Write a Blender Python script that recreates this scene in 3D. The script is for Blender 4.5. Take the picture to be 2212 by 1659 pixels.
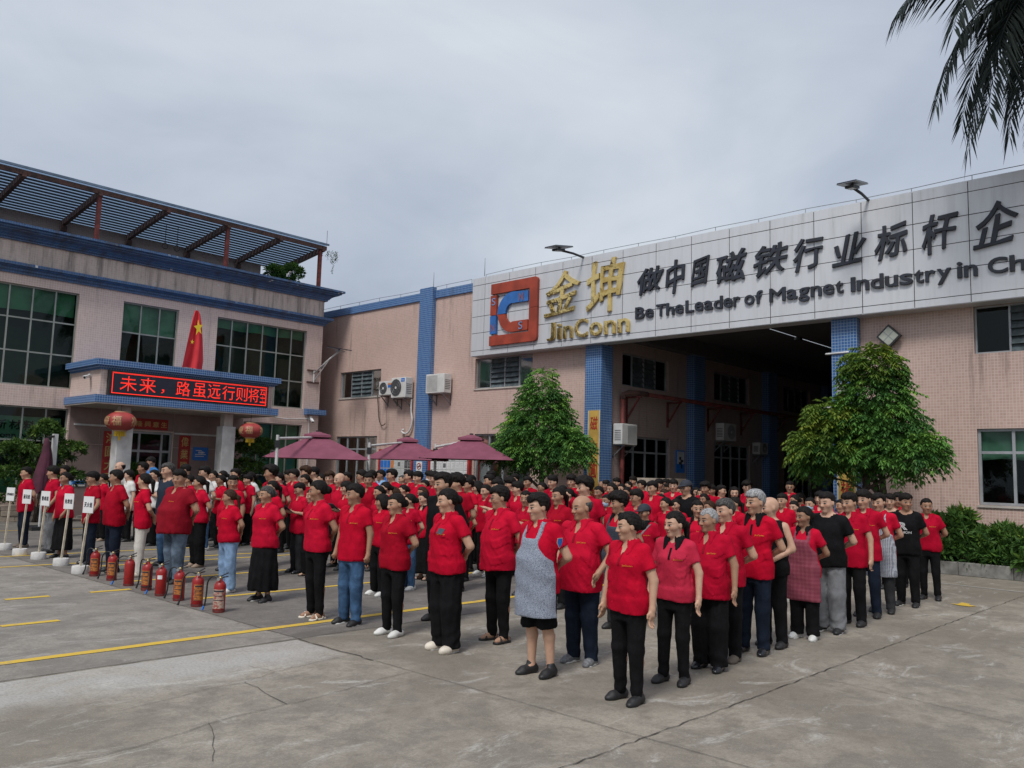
import bpy, math, random
import numpy as np
from mathutils import Matrix, Vector
random.seed(7); np.random.seed(7)
for _o in list(bpy.data.objects): bpy.data.objects.remove(_o)
sc = bpy.context.scene; COL = sc.collection
# ---------------------------------------------------------------- camera (solved from the vanishing points; x and y run along the two facades)
FPX, PITCH, ROLL, AZ, EYE = 1794.02, .1062267, .0276122, .7580174, 1.85     # focal length in pixels of a 2212 px wide picture
_fw = np.array([math.cos(AZ) * math.cos(PITCH), math.sin(AZ) * math.cos(PITCH), math.sin(PITCH)])
_r0 = np.array([math.sin(AZ), -math.cos(AZ), 0]); _u0 = np.cross(_r0, _fw)
_R = math.cos(ROLL) * _r0 + math.sin(ROLL) * _u0; _U = -math.sin(ROLL) * _r0 + math.cos(ROLL) * _u0
CAMP = np.array([0, 0, EYE])
cam = bpy.data.objects.new('camera', bpy.data.cameras.new('camera')); COL.objects.link(cam); sc.camera = cam
cam.matrix_world = Matrix([[_R[i], _U[i], -_fw[i], CAMP[i]] for i in range(3)] + [[0, 0, 0, 1]])
cam.data.sensor_width = 36; cam.data.sensor_fit = 'HORIZONTAL'; cam.data.lens = 36 * FPX / 2212; cam.data.clip_end = 2000; cam.data.clip_start = .05
def ray(x, y): return _fw * FPX + _R * (x - 1106) - _U * (y - 829.5)
def on_ground(x, y, z=0.): d = ray(x, y); return CAMP + d * ((z - EYE) / d[2])
def on_x(x, y, X): d = ray(x, y); return CAMP + d * (X / d[0])
def on_y(x, y, Y): d = ray(x, y); return CAMP + d * (Y / d[1])
def at_depth(x, y, dep): d = ray(x, y); return CAMP + d * (dep / FPX)
# ---------------------------------------------------------------- sky and sun
SUN_EL, SUN_AZ = math.radians(54), math.radians(200)      # azimuth counter-clockwise from +x, where the sun stands behind the cloud
w = bpy.data.worlds.new('World'); sc.world = w; w.use_nodes = True
class NT:
    def __init__(s, tree): s.t = tree; s.n = tree.nodes; s.l = tree.links
    def node(s, typ, ins=None, **kw):
        nd = s.n.new(typ)
        for k, v in kw.items(): setattr(nd, k, v)
        for k, v in (ins or {}).items(): s.put(nd.inputs[k], v)
        return nd
    def put(s, sock, v):
        if hasattr(v, 'is_linked') or isinstance(v, bpy.types.NodeSocket): s.l.new(v, sock)
        elif isinstance(v, (tuple, list)) and sock.type == 'RGBA' and len(v) == 3: sock.default_value = (*v, 1)
        else: sock.default_value = v
    def m(s, op, a, b=0., c=0., clamp=False):
        nd = s.n.new('ShaderNodeMath'); nd.operation = op; nd.use_clamp = clamp
        for i, v in enumerate((a, b, c)): s.put(nd.inputs[i], v)
        return nd.outputs[0]
    def mix(s, f, a, b, blend='MIX'):
        nd = s.n.new('ShaderNodeMix'); nd.data_type = 'RGBA'; nd.blend_type = blend; nd.clamp_factor = True
        s.put(nd.inputs[0], f); s.put(nd.inputs[6], a); s.put(nd.inputs[7], b); return nd.outputs[2]
    def xyz(s, v):
        nd = s.n.new('ShaderNodeSeparateXYZ'); s.l.new(v, nd.inputs[0]); return nd.outputs
    def vec(s, x, y, z):
        nd = s.n.new('ShaderNodeCombineXYZ')
        for i, v in enumerate((x, y, z)): s.put(nd.inputs[i], v)
        return nd.outputs[0]
    def noise(s, v, scale, detail=4., rough=.55, dist=0., out=0):
        nd = s.node('ShaderNodeTexNoise', {'Scale': scale, 'Detail': detail, 'Roughness': rough, 'Distortion': dist})
        if v is not None: s.l.new(v, nd.inputs['Vector'])
        return nd.outputs[out]
    def scale(s, v, f):
        nd = s.node('ShaderNodeVectorMath', operation='MULTIPLY'); s.l.new(v, nd.inputs[0]); nd.inputs[1].default_value = f; return nd.outputs[0]
    def ramp(s, f, stops, interp='LINEAR'):
        nd = s.n.new('ShaderNodeValToRGB'); nd.color_ramp.interpolation = interp; e = nd.color_ramp.elements
        while len(e) < len(stops): e.new(.5)
        for el, (p, c) in zip(e, stops): el.position = p; el.color = (*c, 1) if len(c) == 3 else c
        s.put(nd.inputs[0], f); return nd.outputs[0]
    def step(s, v, lo, hi):                      # smooth step lo..hi -> 0..1
        nd = s.node('ShaderNodeMapRange', interpolation_type='SMOOTHSTEP'); s.put(nd.inputs[0], v); nd.inputs[1].default_value = lo; nd.inputs[2].default_value = hi
        return nd.outputs[0]
    def bump(s, h, st=.3, dist=.01):
        nd = s.node('ShaderNodeBump', {'Strength': st, 'Distance': dist}); s.l.new(h, nd.inputs['Height']); return nd.outputs[0]
_t = NT(w.node_tree); _t.n.clear()
_sky = _t.node('ShaderNodeTexSky', sky_type='NISHITA', sun_disc=False, sun_elevation=SUN_EL, sun_rotation=math.pi / 2 - SUN_AZ, air_density=1.5, dust_density=4, ozone_density=1.5)
_d = _t.node('ShaderNodeTexCoord').outputs['Generated']; _dx, _dy, _dz = _t.xyz(_d)
_k = _t.m('DIVIDE', 1., _t.m('ADD', _t.m('MAXIMUM', _dz, 0.), .22))
_cv = _t.vec(_t.m('ADD', _t.m('MULTIPLY', _dx, _k), 18.5), _t.m('ADD', _t.m('MULTIPLY', _dy, _k), 6.5), 10.5)
_c1 = _t.noise(_cv, .75, 5, .5, .6); _c2 = _t.noise(_t.scale(_cv, (1, 1, 1)), 2.6, 6, .6, 1.2)
_c = _t.m('ADD', _t.m('MULTIPLY', _c1, .86), _t.m('MULTIPLY', _c2, .14))
_cl = _t.ramp(_c, [(.30, (2.25, 2.55, 3.2)), (.45, (2.85, 3.17, 3.75)), (.60, (3.7, 4.02, 4.45)), (.76, (4.6, 4.85, 5.15))])
_mixc = _t.mix(.93, _sky.outputs[0], _cl)
_bg = _t.node('ShaderNodeBackground', {'Strength': .1}); _t.l.new(_mixc, _bg.inputs[0])
_t.l.new(_bg.outputs[0], _t.node('ShaderNodeOutputWorld').inputs[0])
sun = bpy.data.objects.new('sun', bpy.data.lights.new('sun', 'SUN')); COL.objects.link(sun)
sun.data.energy = 1.5; sun.data.angle = math.radians(16); sun.data.color = (1, .97, .93)
sun.rotation_euler = Vector((-math.cos(SUN_EL) * math.cos(SUN_AZ), -math.cos(SUN_EL) * math.sin(SUN_AZ), -math.sin(SUN_EL))).to_track_quat('-Z', 'Y').to_euler()
sc.view_settings.view_transform = 'Standard'; sc.view_settings.look = 'None'; sc.view_settings.gamma = 1; sc.view_settings.exposure = 0.76
sc.cycles.max_bounces = 6; sc.cycles.transparent_max_bounces = 12; sc.cycles.use_denoising = True; sc.cycles.caustics_reflective = False; sc.cycles.caustics_refractive = False
# ---------------------------------------------------------------- materials
MAT = {}
def mat(name, fn=None, color=None, rough=.7, metal=0., spec=.5, **kw):
    a = bpy.data.materials.new(name); a.use_nodes = True; t = NT(a.node_tree); b = a.node_tree.nodes['Principled BSDF']
    b.inputs['Roughness'].default_value = rough; b.inputs['Metallic'].default_value = metal; b.inputs['Specular IOR Level'].default_value = spec
    if color: b.inputs['Base Color'].default_value = (*color, 1)
    if fn:
        r = fn(t, t.node('ShaderNodeTexCoord').outputs['Object']) or {}
        for k, v in r.items(): t.put(b.inputs[k], v)
    MAT[name] = a; return a
def plain(name, color, rough=.7, metal=0., var=.12, scale=3., bump=0., bscale=60., spec=.5):
    """a colour with soft blotches and fine relief"""
    def fn(t, o):
        n = t.noise(o, scale, 5); c = t.mix(t.step(n, .35, .68), tuple(x * (1 - var) for x in color), tuple(min(1, x * (1 + var)) for x in color))
        r = {'Base Color': c, 'Roughness': t.m('ADD', rough - .06, t.m('MULTIPLY', n, .12))}
        if bump: r['Normal'] = t.bump(t.noise(o, bscale, 4), bump, .01)
        return r
    return mat(name, fn, None, rough, metal, spec)
def tile_mat(name, pitch, ca, cb, grout, joint=.13, stain=.5, rough=.35, missing=0., gm=.65):
    def fn(t, o):
        x, y, z = t.xyz(o); u = t.m('DIVIDE', t.m('ADD', x, y), pitch); v = t.m('DIVIDE', z, pitch)
        fu, fv = t.m('FRACT', u), t.m('FRACT', v)
        def edge(f): return t.m('SUBTRACT', .5, t.m('ABSOLUTE', t.m('SUBTRACT', f, .5)))
        e = t.m('MINIMUM', edge(fu), edge(fv)); j = t.m('SUBTRACT', 1., t.step(e, joint * .35, joint))
        wn = t.node('ShaderNodeTexWhiteNoise', {}, noise_dimensions='3D'); t.l.new(t.vec(t.m('FLOOR', u), t.m('FLOOR', v), 3.3), wn.inputs[0])
        c = t.mix(wn.outputs[0], ca, cb)
        big = t.noise(o, .5, 5, .6); c = t.mix(t.m('MULTIPLY', t.step(big, .4, .75), .35), c, tuple(k * .72 for k in ca))
        c = t.mix(t.m('MULTIPLY', j, gm), c, grout)
        if missing: c = t.mix(t.m('MULTIPLY', t.m('GREATER_THAN', wn.outputs[0], 1 - missing), t.step(t.noise(o, .9, 2), .5, .6)), c, (.6, .58, .56))
        st = t.noise(t.scale(o, (2.2, 2.2, .16)), 1.6, 7, .68); sp = t.noise(o, .33, 3)
        hv = stain >= 1; s = t.m('MULTIPLY', t.m('MULTIPLY', t.step(st, .44 if hv else .52, .68 if hv else .76), t.step(sp, .40 if hv else .38, .60 if hv else .62)), min(stain, .72))
        c = t.mix(s, c, (.045, .038, .034))
        return {'Base Color': c, 'Roughness': t.m('ADD', rough, t.m('MULTIPLY', j, .4)), 'Normal': t.bump(t.m('SUBTRACT', 1., j), .35, .004)}
    return mat(name, fn, None, rough)
tile_mat('tile_pink', .066, (.475, .325, .275), (.545, .385, .33), (.68, .57, .51), .13, .8, .35, 0., .6)
tile_mat('tile_pink_light', .075, (.57, .42, .37), (.64, .485, .43), (.76, .66, .60), .13, .6)
tile_mat('tile_pink_shaded', .075, (.32, .24, .22), (.38, .285, .26), (.45, .39, .36), .14, .7)  # pink tile with the gateway's shade put into its colour
tile_mat('tile_brown', .062, (.20, .155, .145), (.26, .20, .185), (.36, .31, .29), .13, .6)
tile_mat('tile_frieze', .075, (.56, .445, .385), (.63, .51, .445), (.66, .58, .53), .14, 1.0, .4, .05)
tile_mat('tile_blue', .075, (.020, .085, .25), (.032, .125, .33), (.26, .36, .50), .12, .5, .35, 0., 1.)
tile_mat('tile_blue_stained', .075, (.018, .062, .17), (.032, .105, .26), (.18, .25, .35), .10, 1.0, .4, .02)
def _concrete(tone, light, dirt, seed, patch=False):
    def fn(t, o):
        ob = t.node('ShaderNodeVectorMath', operation='ADD'); t.l.new(o, ob.inputs[0]); ob.inputs[1].default_value = (seed, seed * .7, 0); p = ob.outputs[0]
        n1 = t.noise(p, .42, 7, .66, .5); n2 = t.noise(p, 1.7, 8, .72, .4); n3 = t.noise(p, 38., 5, .75); n4 = t.noise(t.scale(p, (1, 2.0, 1)), .9, 9, .78, 1.4); n5 = t.noise(p, 7., 6, .7, .6)
        c = t.mix(t.step(n1, .34, .66), dirt, tone); c = t.mix(t.m('MULTIPLY', t.step(n2, .43, .60), .8), c, tuple(k * .54 for k in tone))
        c = t.mix(t.m('MULTIPLY', t.step(n5, .46, .66), .45), c, tuple(k * .7 for k in dirt))
        if patch:
            x, y, z = t.xyz(o); e = t.m('ADD', y, t.m('MULTIPLY', t.m('SUBTRACT', t.noise(o, 1.1, 7, .7), .5), 1.3))
            f = t.m('MULTIPLY', t.m('MULTIPLY', t.step(e, 6.75, 7.35), t.m('SUBTRACT', 1., t.step(y, 7.92, 7.94))), t.m('SUBTRACT', 1., t.step(x, 5.1, 5.14)))
            f = t.m('MULTIPLY', f, t.m('ADD', .35, t.m('MULTIPLY', t.step(n2, .38, .6), .50))); c = t.mix(t.m('MULTIPLY', f, .8), c, (.47, .46, .44))
        c = t.mix(t.m('MULTIPLY', t.step(n4, .53, .68), .68), c, light)
        sp = t.node('ShaderNodeTexVoronoi', {'Scale': 60.}); t.l.new(p, sp.inputs[0])
        c = t.mix(t.m('MULTIPLY', t.step(n3, .44, .62), .42), c, tuple(k * .45 for k in tone)); c = t.mix(t.m('MULTIPLY', t.m('SUBTRACT', 1., t.step(sp.outputs[0], .1, .3)), .3), c, light)
        h = t.m('ADD', t.m('MULTIPLY', n3, .6), t.m('MULTIPLY', t.noise(t.scale(p, (18, 1.2, 1)), 3., 3), .4))
        return {'Base Color': c, 'Roughness': t.m('ADD', .62, t.m('MULTIPLY', n2, .3)), 'Normal': t.bump(h, .45, .008)}
    return fn
mat('concrete', _concrete((.335, .30, .247), (.50, .485, .445), (.19, .165, .13), 0., True))
mat('concrete_grey', _concrete((.30, .275, .24), (.42, .40, .37), (.23, .208, .18), 13.))
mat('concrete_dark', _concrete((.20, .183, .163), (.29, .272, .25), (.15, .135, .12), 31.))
mat('cement_patch', _concrete((.43, .425, .415), (.55, .55, .545), (.33, .315, .295), 57.))
plain('kerb_stone', (.20, .195, .18), .85, var=.4, scale=2.5, bump=.4, bscale=25)
plain('crack_fill', (.06, .052, .044), .95, var=.3, scale=8)
def _worn(c0):
    def fn(t, o):
        n = t.noise(o, 9., 6, .7); m_ = t.noise(o, 1.3, 4)
        return {'Base Color': t.mix(t.m('MULTIPLY', t.step(n, .5, .68), t.step(m_, .35, .7)), c0, (.26, .235, .2))}
    return fn
mat('paint_yellow', _worn((.60, .40, .045)), rough=.75); mat('paint_yellow_worn', _worn((.30, .27, .22)), rough=.8); mat('paint_white', _worn((.45, .44, .42)), rough=.75)
def _panel(t, o):
    n = t.noise(t.scale(o, (1, 2.6, .22)), 2.2, 7, .65); m_ = t.noise(o, .7, 4)
    c = t.mix(t.step(n, .40, .72), (.62, .635, .66), (.55, .565, .585)); c = t.mix(t.m('MULTIPLY', t.m('MULTIPLY', t.step(n, .60, .78), t.step(m_, .42, .64)), .7), c, (.28, .28, .275))
    return {'Base Color': c, 'Roughness': t.m('ADD', .32, t.m('MULTIPLY', n, .3))}
mat('aluminium_panel', _panel, rough=.4, metal=.25)
plain('joint_dark', (.035, .035, .04), .8)
def _rust(t, o):
    n = t.noise(o, 5., 7, .7); m_ = t.noise(t.scale(o, (1, 1, .3)), 3., 5, .6)
    return {'Base Color': t.mix(t.step(n, .45, .62), (.11, .055, .045), (.045, .032, .03)), 'Roughness': .85, 'Normal': t.bump(m_, .3, .004)}
mat('rust_steel', _rust)
plain('roof_dark', (.10, .10, .105), .8); plain('stone_mauve', (.25, .185, .17), .6, var=.15, scale=1.5)
plain('red_oxide', (.125, .024, .02), .7, var=.35, scale=6); plain('slat_blue', (.12, .17, .24), .5, var=.25); plain('slat_dark', (.05, .055, .06), .7)
def _polyc(t, o):
    return {'Base Color': t.mix(t.noise(o, 2.), (.20, .33, .52), (.32, .44, .60)), 'Alpha': 1.}
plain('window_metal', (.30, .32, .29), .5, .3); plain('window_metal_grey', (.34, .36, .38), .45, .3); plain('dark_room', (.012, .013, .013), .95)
def glass_mat(name, tint, rgh=.04, base=.02):
    a = bpy.data.materials.new(name); a.use_nodes = True; t = NT(a.node_tree); t.n.clear()
    fr = t.node('ShaderNodeFresnel', {'IOR': 1.5}).outputs[0]; o = t.node('ShaderNodeTexCoord').outputs['Object']
    nb = t.bump(t.noise(o, 1.4, 2), .12, .02)
    tr = t.node('ShaderNodeBsdfTransparent', {'Color': (*tint, 1)}); gl = t.node('ShaderNodeBsdfGlossy', {'Color': (.85, .93, .9, 1), 'Roughness': rgh}); t.l.new(nb, gl.inputs['Normal'])
    mx = t.node('ShaderNodeMixShader'); t.l.new(t.m('ADD', t.m('MULTIPLY', fr, .6), base), mx.inputs[0]); t.l.new(tr.outputs[0], mx.inputs[1]); t.l.new(gl.outputs[0], mx.inputs[2])
    t.l.new(mx.outputs[0], t.node('ShaderNodeOutputMaterial').inputs[0]); MAT[name] = a; return a
glass_mat('glass_green', (.44, .60, .51), .03, .005); glass_mat('glass_dark', (.55, .62, .60), .05, .0); glass_mat('glass_clear', (.8, .88, .85), .03, .02)
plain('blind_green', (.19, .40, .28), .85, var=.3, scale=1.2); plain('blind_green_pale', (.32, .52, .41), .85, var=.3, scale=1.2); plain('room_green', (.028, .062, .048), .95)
plain('louvre_glass', (.10, .125, .135), .18, var=.25, scale=5)
plain('white_paint', (.72, .72, .72), .5, var=.06); plain('white_dirty', (.55, .55, .54), .55, var=.15, bump=.1); plain('cream_plaster', (.46, .42, .38), .8)
plain('ac_white', (.60, .60, .58), .45, var=.1); plain('ac_grille', (.07, .07, .075), .6); plain('ac_grille_pale', (.40, .41, .40), .6); plain('label_blue', (.02, .16, .55), .5, var=.05); plain('label_orange', (.6, .2, .05), .5)
plain('steel_grey', (.25, .26, .27), .4, .6); plain('pipe_grey', (.5, .5, .5), .6); plain('pipe_white', (.6, .6, .6), .5); plain('black_plastic', (.015, .015, .016), .45); plain('dark_metal', (.03, .032, .035), .5, .3)
def _solar(t, o):
    x, y, z = t.xyz(o); return {'Base Color': (.02, .025, .045), 'Roughness': .15}
mat('solar_cell', _solar); plain('lamp_lens', (.33, .35, .30), .3)
def _umb(t, o):
    n = t.noise(o, 2.5, 5); return {'Base Color': t.mix(t.step(n, .35, .7), (.175, .046, .078), (.225, .064, .102)), 'Roughness': .85, 'Normal': t.bump(t.noise(o, 5, 4), .25, .02)}
mat('canopy_maroon', _umb); plain('canopy_folded', (.075, .018, .035), .9, var=.3, bump=.3, bscale=8)
def _gold(t, o):
    n = t.noise(o, 1.7, 3, .5, .6); return {'Base Color': t.mix(t.step(n, .3, .62), (.58, .38, .11), (.82, .60, .24)), 'Normal': t.bump(t.noise(o, 2.6, 3), .5, .05)}
mat('gold', _gold, rough=.13, metal=.95); plain('letter_black', (.018, .022, .034), .6, var=.3); plain('logo_red', (.30, .045, .022), .6, var=.2, scale=2); plain('logo_blue', (.03, .14, .42), .55, var=.15); plain('letter_pale_blue', (.18, .26, .45), .6); plain('letter_brown', (.28, .09, .07), .6)
plain('banner_yellow', (.52, .33, .075), .65, var=.15); plain('banner_red', (.36, .025, .022), .75, var=.2, scale=5); plain('brush_red', (.35, .03, .015), .7); plain('brush_gold', (.55, .40, .15), .6); plain('brush_dark', (.12, .05, .01), .7); plain('frame_pale', (.55, .52, .45), .6)
def led(name, col, st):
    a = bpy.data.materials.new(name); a.use_nodes = True; t = NT(a.node_tree); b = t.n['Principled BSDF']; b.inputs['Base Color'].default_value = (.02, .004, .004, 1)
    o = t.node('ShaderNodeTexCoord').outputs['Object']; x, y, z = t.xyz(o)
    fu = t.m('FRACT', t.m('DIVIDE', t.m('ADD', x, y), .032)); fv = t.m('FRACT', t.m('DIVIDE', z, .032))
    dd = t.m('ADD', t.m('POWER', t.m('SUBTRACT', fu, .5), 2.), t.m('POWER', t.m('SUBTRACT', fv, .5), 2.))
    s = t.m('SUBTRACT', 1., t.step(dd, .10, .2)); b.inputs['Emission Color'].default_value = (*col, 1); t.l.new(t.m('MULTIPLY', s, st), b.inputs['Emission Strength']); MAT[name] = a
led('led_red', (1, .03, .015), 1.35); plain('led_board', (.016, .018, .036), .5)
def _flag(t, o): return {'Base Color': t.mix(t.noise(o, 3.), (.55, .02, .03), (.66, .03, .04)), 'Roughness': .75}
mat('flag_red', _flag); plain('flag_yellow', (.85, .62, .03), .7, var=.05)
plain('lantern_red', (.36, .05, .045), .55, var=.2); plain('tassel_gold', (.72, .48, .03), .7, var=.2); plain('lantern_gold', (.50, .30, .16), .6)
plain('planter_stone', (.36, .30, .24), .8, var=.2, scale=4, bump=.3, bscale=12); plain('paper_white', (.68, .68, .68), .7, var=.04); plain('paper_grey', (.46, .48, .47), .7, var=.15, scale=2.); plain('ink', (.02, .02, .03), .7); plain('ink_grey', (.12, .12, .125), .7)
plain('wood_pale', (.55, .49, .38), .75, var=.2, scale=7); plain('cement_white', (.58, .57, .55), .85, var=.14, scale=6, bump=.5, bscale=22)
def _ext(t, o):
    n = t.noise(o, 14., 5, .65); return {'Base Color': t.mix(t.step(n, .54, .72), (.30, .010, .010), (.10, .016, .014)), 'Roughness': t.m('ADD', .3, t.m('MULTIPLY', n, .25))}
mat('extinguisher_red', _ext)
def _lab(c0, c1):
    def fn(t, o): return {'Base Color': t.mix(t.step(t.noise(o, 26., 6, .75), .44, .6), c0, c1), 'Roughness': .7}
    return fn
mat('label_worn_orange', _lab((.50, .17, .03), (.16, .06, .03))); mat('label_worn_pale', _lab((.42, .34, .27), (.30, .06, .045))); plain('brass', (.35, .28, .14), .35, .8)
plain('bark', (.075, .058, .045), .9, var=.4, scale=6, bump=.6, bscale=20); plain('soil', (.06, .045, .035), .95, var=.3)
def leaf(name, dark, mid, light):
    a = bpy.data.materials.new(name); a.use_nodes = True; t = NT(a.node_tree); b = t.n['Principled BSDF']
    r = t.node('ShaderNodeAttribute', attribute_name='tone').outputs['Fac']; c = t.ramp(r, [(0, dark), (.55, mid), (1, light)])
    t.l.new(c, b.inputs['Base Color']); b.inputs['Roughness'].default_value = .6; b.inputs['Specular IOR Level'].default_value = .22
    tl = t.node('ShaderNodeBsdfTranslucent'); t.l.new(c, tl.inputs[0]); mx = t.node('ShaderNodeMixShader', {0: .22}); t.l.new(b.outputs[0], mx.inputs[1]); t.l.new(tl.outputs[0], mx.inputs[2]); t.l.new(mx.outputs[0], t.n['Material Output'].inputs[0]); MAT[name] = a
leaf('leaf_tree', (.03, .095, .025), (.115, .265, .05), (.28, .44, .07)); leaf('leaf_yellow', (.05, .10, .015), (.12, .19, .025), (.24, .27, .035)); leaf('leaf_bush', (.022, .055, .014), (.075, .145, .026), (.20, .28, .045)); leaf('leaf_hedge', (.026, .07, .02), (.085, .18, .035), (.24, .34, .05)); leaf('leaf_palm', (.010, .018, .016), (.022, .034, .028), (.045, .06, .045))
def _skin(t, o):
    at = t.node('ShaderNodeAttribute', attribute_name='hp'); x, y, z = t.xyz(at.outputs['Vector']); rnd = t.node('ShaderNodeObjectInfo').outputs['Random']
    ay = t.m('ABSOLUTE', y)
    def ell(cy, cz, ry, rz, tilt=0., soft=.35):
        yy = t.m('DIVIDE', t.m('SUBTRACT', ay, cy), ry); zz = t.m('SUBTRACT', z, cz)
        if tilt: zz = t.m('SUBTRACT', zz, t.m('MULTIPLY', t.m('SUBTRACT', ay, cy), tilt))
        q = t.m('ADD', t.m('POWER', t.m('ABSOLUTE', yy), 2.), t.m('POWER', t.m('ABSOLUTE', t.m('DIVIDE', zz, rz)), 2.))
        return t.m('MULTIPLY', t.m('SUBTRACT', 1., t.step(q, 1 - soft, 1 + soft)), t.step(x, .035, .05))
    c = t.ramp(rnd, [(0, (.28, .155, .098)), (.35, (.38, .22, .14)), (.7, (.46, .28, .188)), (1, (.53, .33, .235))])
    n = t.noise(o, 22., 4); c = t.mix(t.m('MULTIPLY', t.step(n, .4, .75), .25), c, (.34, .15, .10))
    c = t.mix(t.m('MULTIPLY', ell(.042, -.022, .026, .022, 0, .9), .28), c, (.50, .17, .12))
    c = t.mix(t.m('MULTIPLY', ell(.0, -.0635, .024, .0095, 0, .5), .55), c, (.36, .10, .085)); c = t.mix(t.m('MULTIPLY', ell(.0, -.0632, .025, .0018, 0, .6), .7), c, (.10, .035, .03))
    c = t.mix(t.m('MULTIPLY', ell(.0325, .003, .021, .0125, .12, .8), .42), c, (.20, .095, .065))
    c = t.mix(ell(.0325, .002, .0170, .0070, .1), c, (.42, .36, .32)); c = t.mix(ell(.0325, .0025, .0100, .0082), c, (.014, .009, .007)); c = t.mix(t.m('MULTIPLY', ell(.0325, .0085, .0195, .0046, .1), .95), c, (.022, .014, .012))
    c = t.mix(t.m('MULTIPLY', ell(.034, .0300, .022, .0062, .05, .6), .92), c, (.028, .018, .014))
    c = t.mix(t.m('MULTIPLY', ell(.010, -.040, .006, .0035, 0., .6), .6), c, (.10, .04, .03))
    return {'Base Color': c, 'Roughness': .52, 'Normal': t.bump(t.noise(o, 160., 3), .12, .002)}
mat('skin', _skin, spec=.35)
def _hair(c0, c1):
    def fn(t, o):
        n = t.noise(t.scale(o, (1, 1, .25)), 95., 4, .6); return {'Base Color': t.mix(t.step(n, .4, .65), c0, c1), 'Roughness': .68, 'Specular IOR Level': .12, 'Normal': t.bump(n, .6, .004)}
    return fn
mat('hair', _hair((.006, .005, .005), (.022, .018, .016))); mat('hair_brown', _hair((.025, .013, .009), (.065, .035, .022))); mat('hair_grey', _hair((.16, .16, .165), (.42, .42, .42))); mat('hair_salt', _hair((.03, .028, .027), (.11, .105, .10)))
def cloth(name, c, rough=.85, var=.16, weave=420., spec=.12):
    def fn(t, o):
        n = t.noise(o, 7., 5, .6, .5); f = t.noise(o, weave, 2); w_ = t.noise(t.scale(o, (1, 1, .45)), 11., 4, .55, .8)
        cc = t.mix(t.step(n, .3, .72), tuple(k * (1 - var) for k in c), tuple(min(1, k * (1 + var)) for k in c)); cc = t.mix(t.m('MULTIPLY', f, .18), cc, tuple(k * .55 for k in c))
        return {'Base Color': cc, 'Roughness': rough, 'Normal': t.bump(t.m('ADD', t.m('MULTIPLY', w_, 1.), t.m('MULTIPLY', f, .05)), .55, .018)}
    return mat(name, fn, None, rough, 0, spec)
cloth('red', (.45, .002, .022)); cloth('red_b', (.39, .002, .022)); cloth('red_c', (.48, .004, .028)); cloth('red_d', (.33, .002, .016)); cloth('red_faded', (.47, .022, .055)); cloth('red_dark', (.24, .006, .016))
cloth('black_cloth', (.0065, .0065, .0075), var=.4); cloth('navy', (.009, .014, .026), var=.35); cloth('charcoal', (.03, .031, .034), var=.3); cloth('jeans', (.045, .095, .18), var=.45); cloth('jeans_light', (.19, .29, .44), var=.4); cloth('jeans_dirty', (.10, .135, .18), var=.55); cloth('grey_cloth', (.18, .185, .195), var=.3); cloth('white_cloth', (.62, .62, .60), var=.06); cloth('offwhite', (.58, .55, .50), var=.06); cloth('tee_navy', (.022, .032, .05)); cloth('tee_blue', (.04, .17, .42)); cloth('guard_blue', (.24, .42, .66)); cloth('beige', (.45, .36, .26)); cloth('pink', (.6, .2, .3))
def _check(c0, c1, p):
    def fn(t, o):
        x, y, z = t.xyz(o); q = t.m('MULTIPLY', t.step(t.m('SINE', t.m('MULTIPLY', t.m('ADD', y, t.m('MULTIPLY', x, .6)), p)), -.2, .4), 1.); r = t.step(t.m('SINE', t.m('MULTIPLY', z, p)), -.2, .4)
        n = t.noise(o, 160., 3, .7); k = t.m('ADD', t.m('MULTIPLY', t.m('ADD', q, r), .3 if p < 400 else .06), t.m('MULTIPLY', t.step(n, .36, .64), .4 if p < 400 else .8))
        return {'Base Color': t.mix(k, c0, c1), 'Roughness': .9, 'Normal': t.bump(t.noise(t.scale(o, (1, 1, .5)), 12., 4, .5, .8), .5, .014)}
    return fn
mat('apron_grey', _check((.055, .07, .11), (.40, .44, .52), 560.)); mat('apron_check', _check((.03, .04, .075), (.55, .57, .62), 330.)); mat('apron_maroon', _check((.17, .022, .045), (.25, .06, .085), 120.)); mat('apron_dark', _check((.012, .016, .028), (.05, .06, .085), 300.))
plain('shoe_black', (.012, .012, .013), .55, var=.3); plain('shoe_white', (.60, .60, .58), .6); plain('shoe_grey', (.16, .165, .175), .7, var=.3, scale=40); plain('shoe_brown', (.12, .095, .075), .7); plain('shoe_cream', (.62, .56, .47), .55); plain('sandal_tan', (.30, .22, .16), .6); plain('shoe_leather', (.012, .013, .016), .18)
plain('cap', (.02, .024, .036), .8); plain('frame_black', (.012, .012, .012), .3); plain('mask_blue', (.36, .52, .68), .8); plain('mask_white', (.66, .67, .68), .8); plain('logo_thread', (.80, .33, .03), .7); plain('print_white', (.6, .6, .6), .7); plain('phone_dark', (.05, .06, .075), .3); plain('folder_navy', (.012, .018, .04), .5); plain('silver', (.5, .5, .5), .25, .8)
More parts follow.
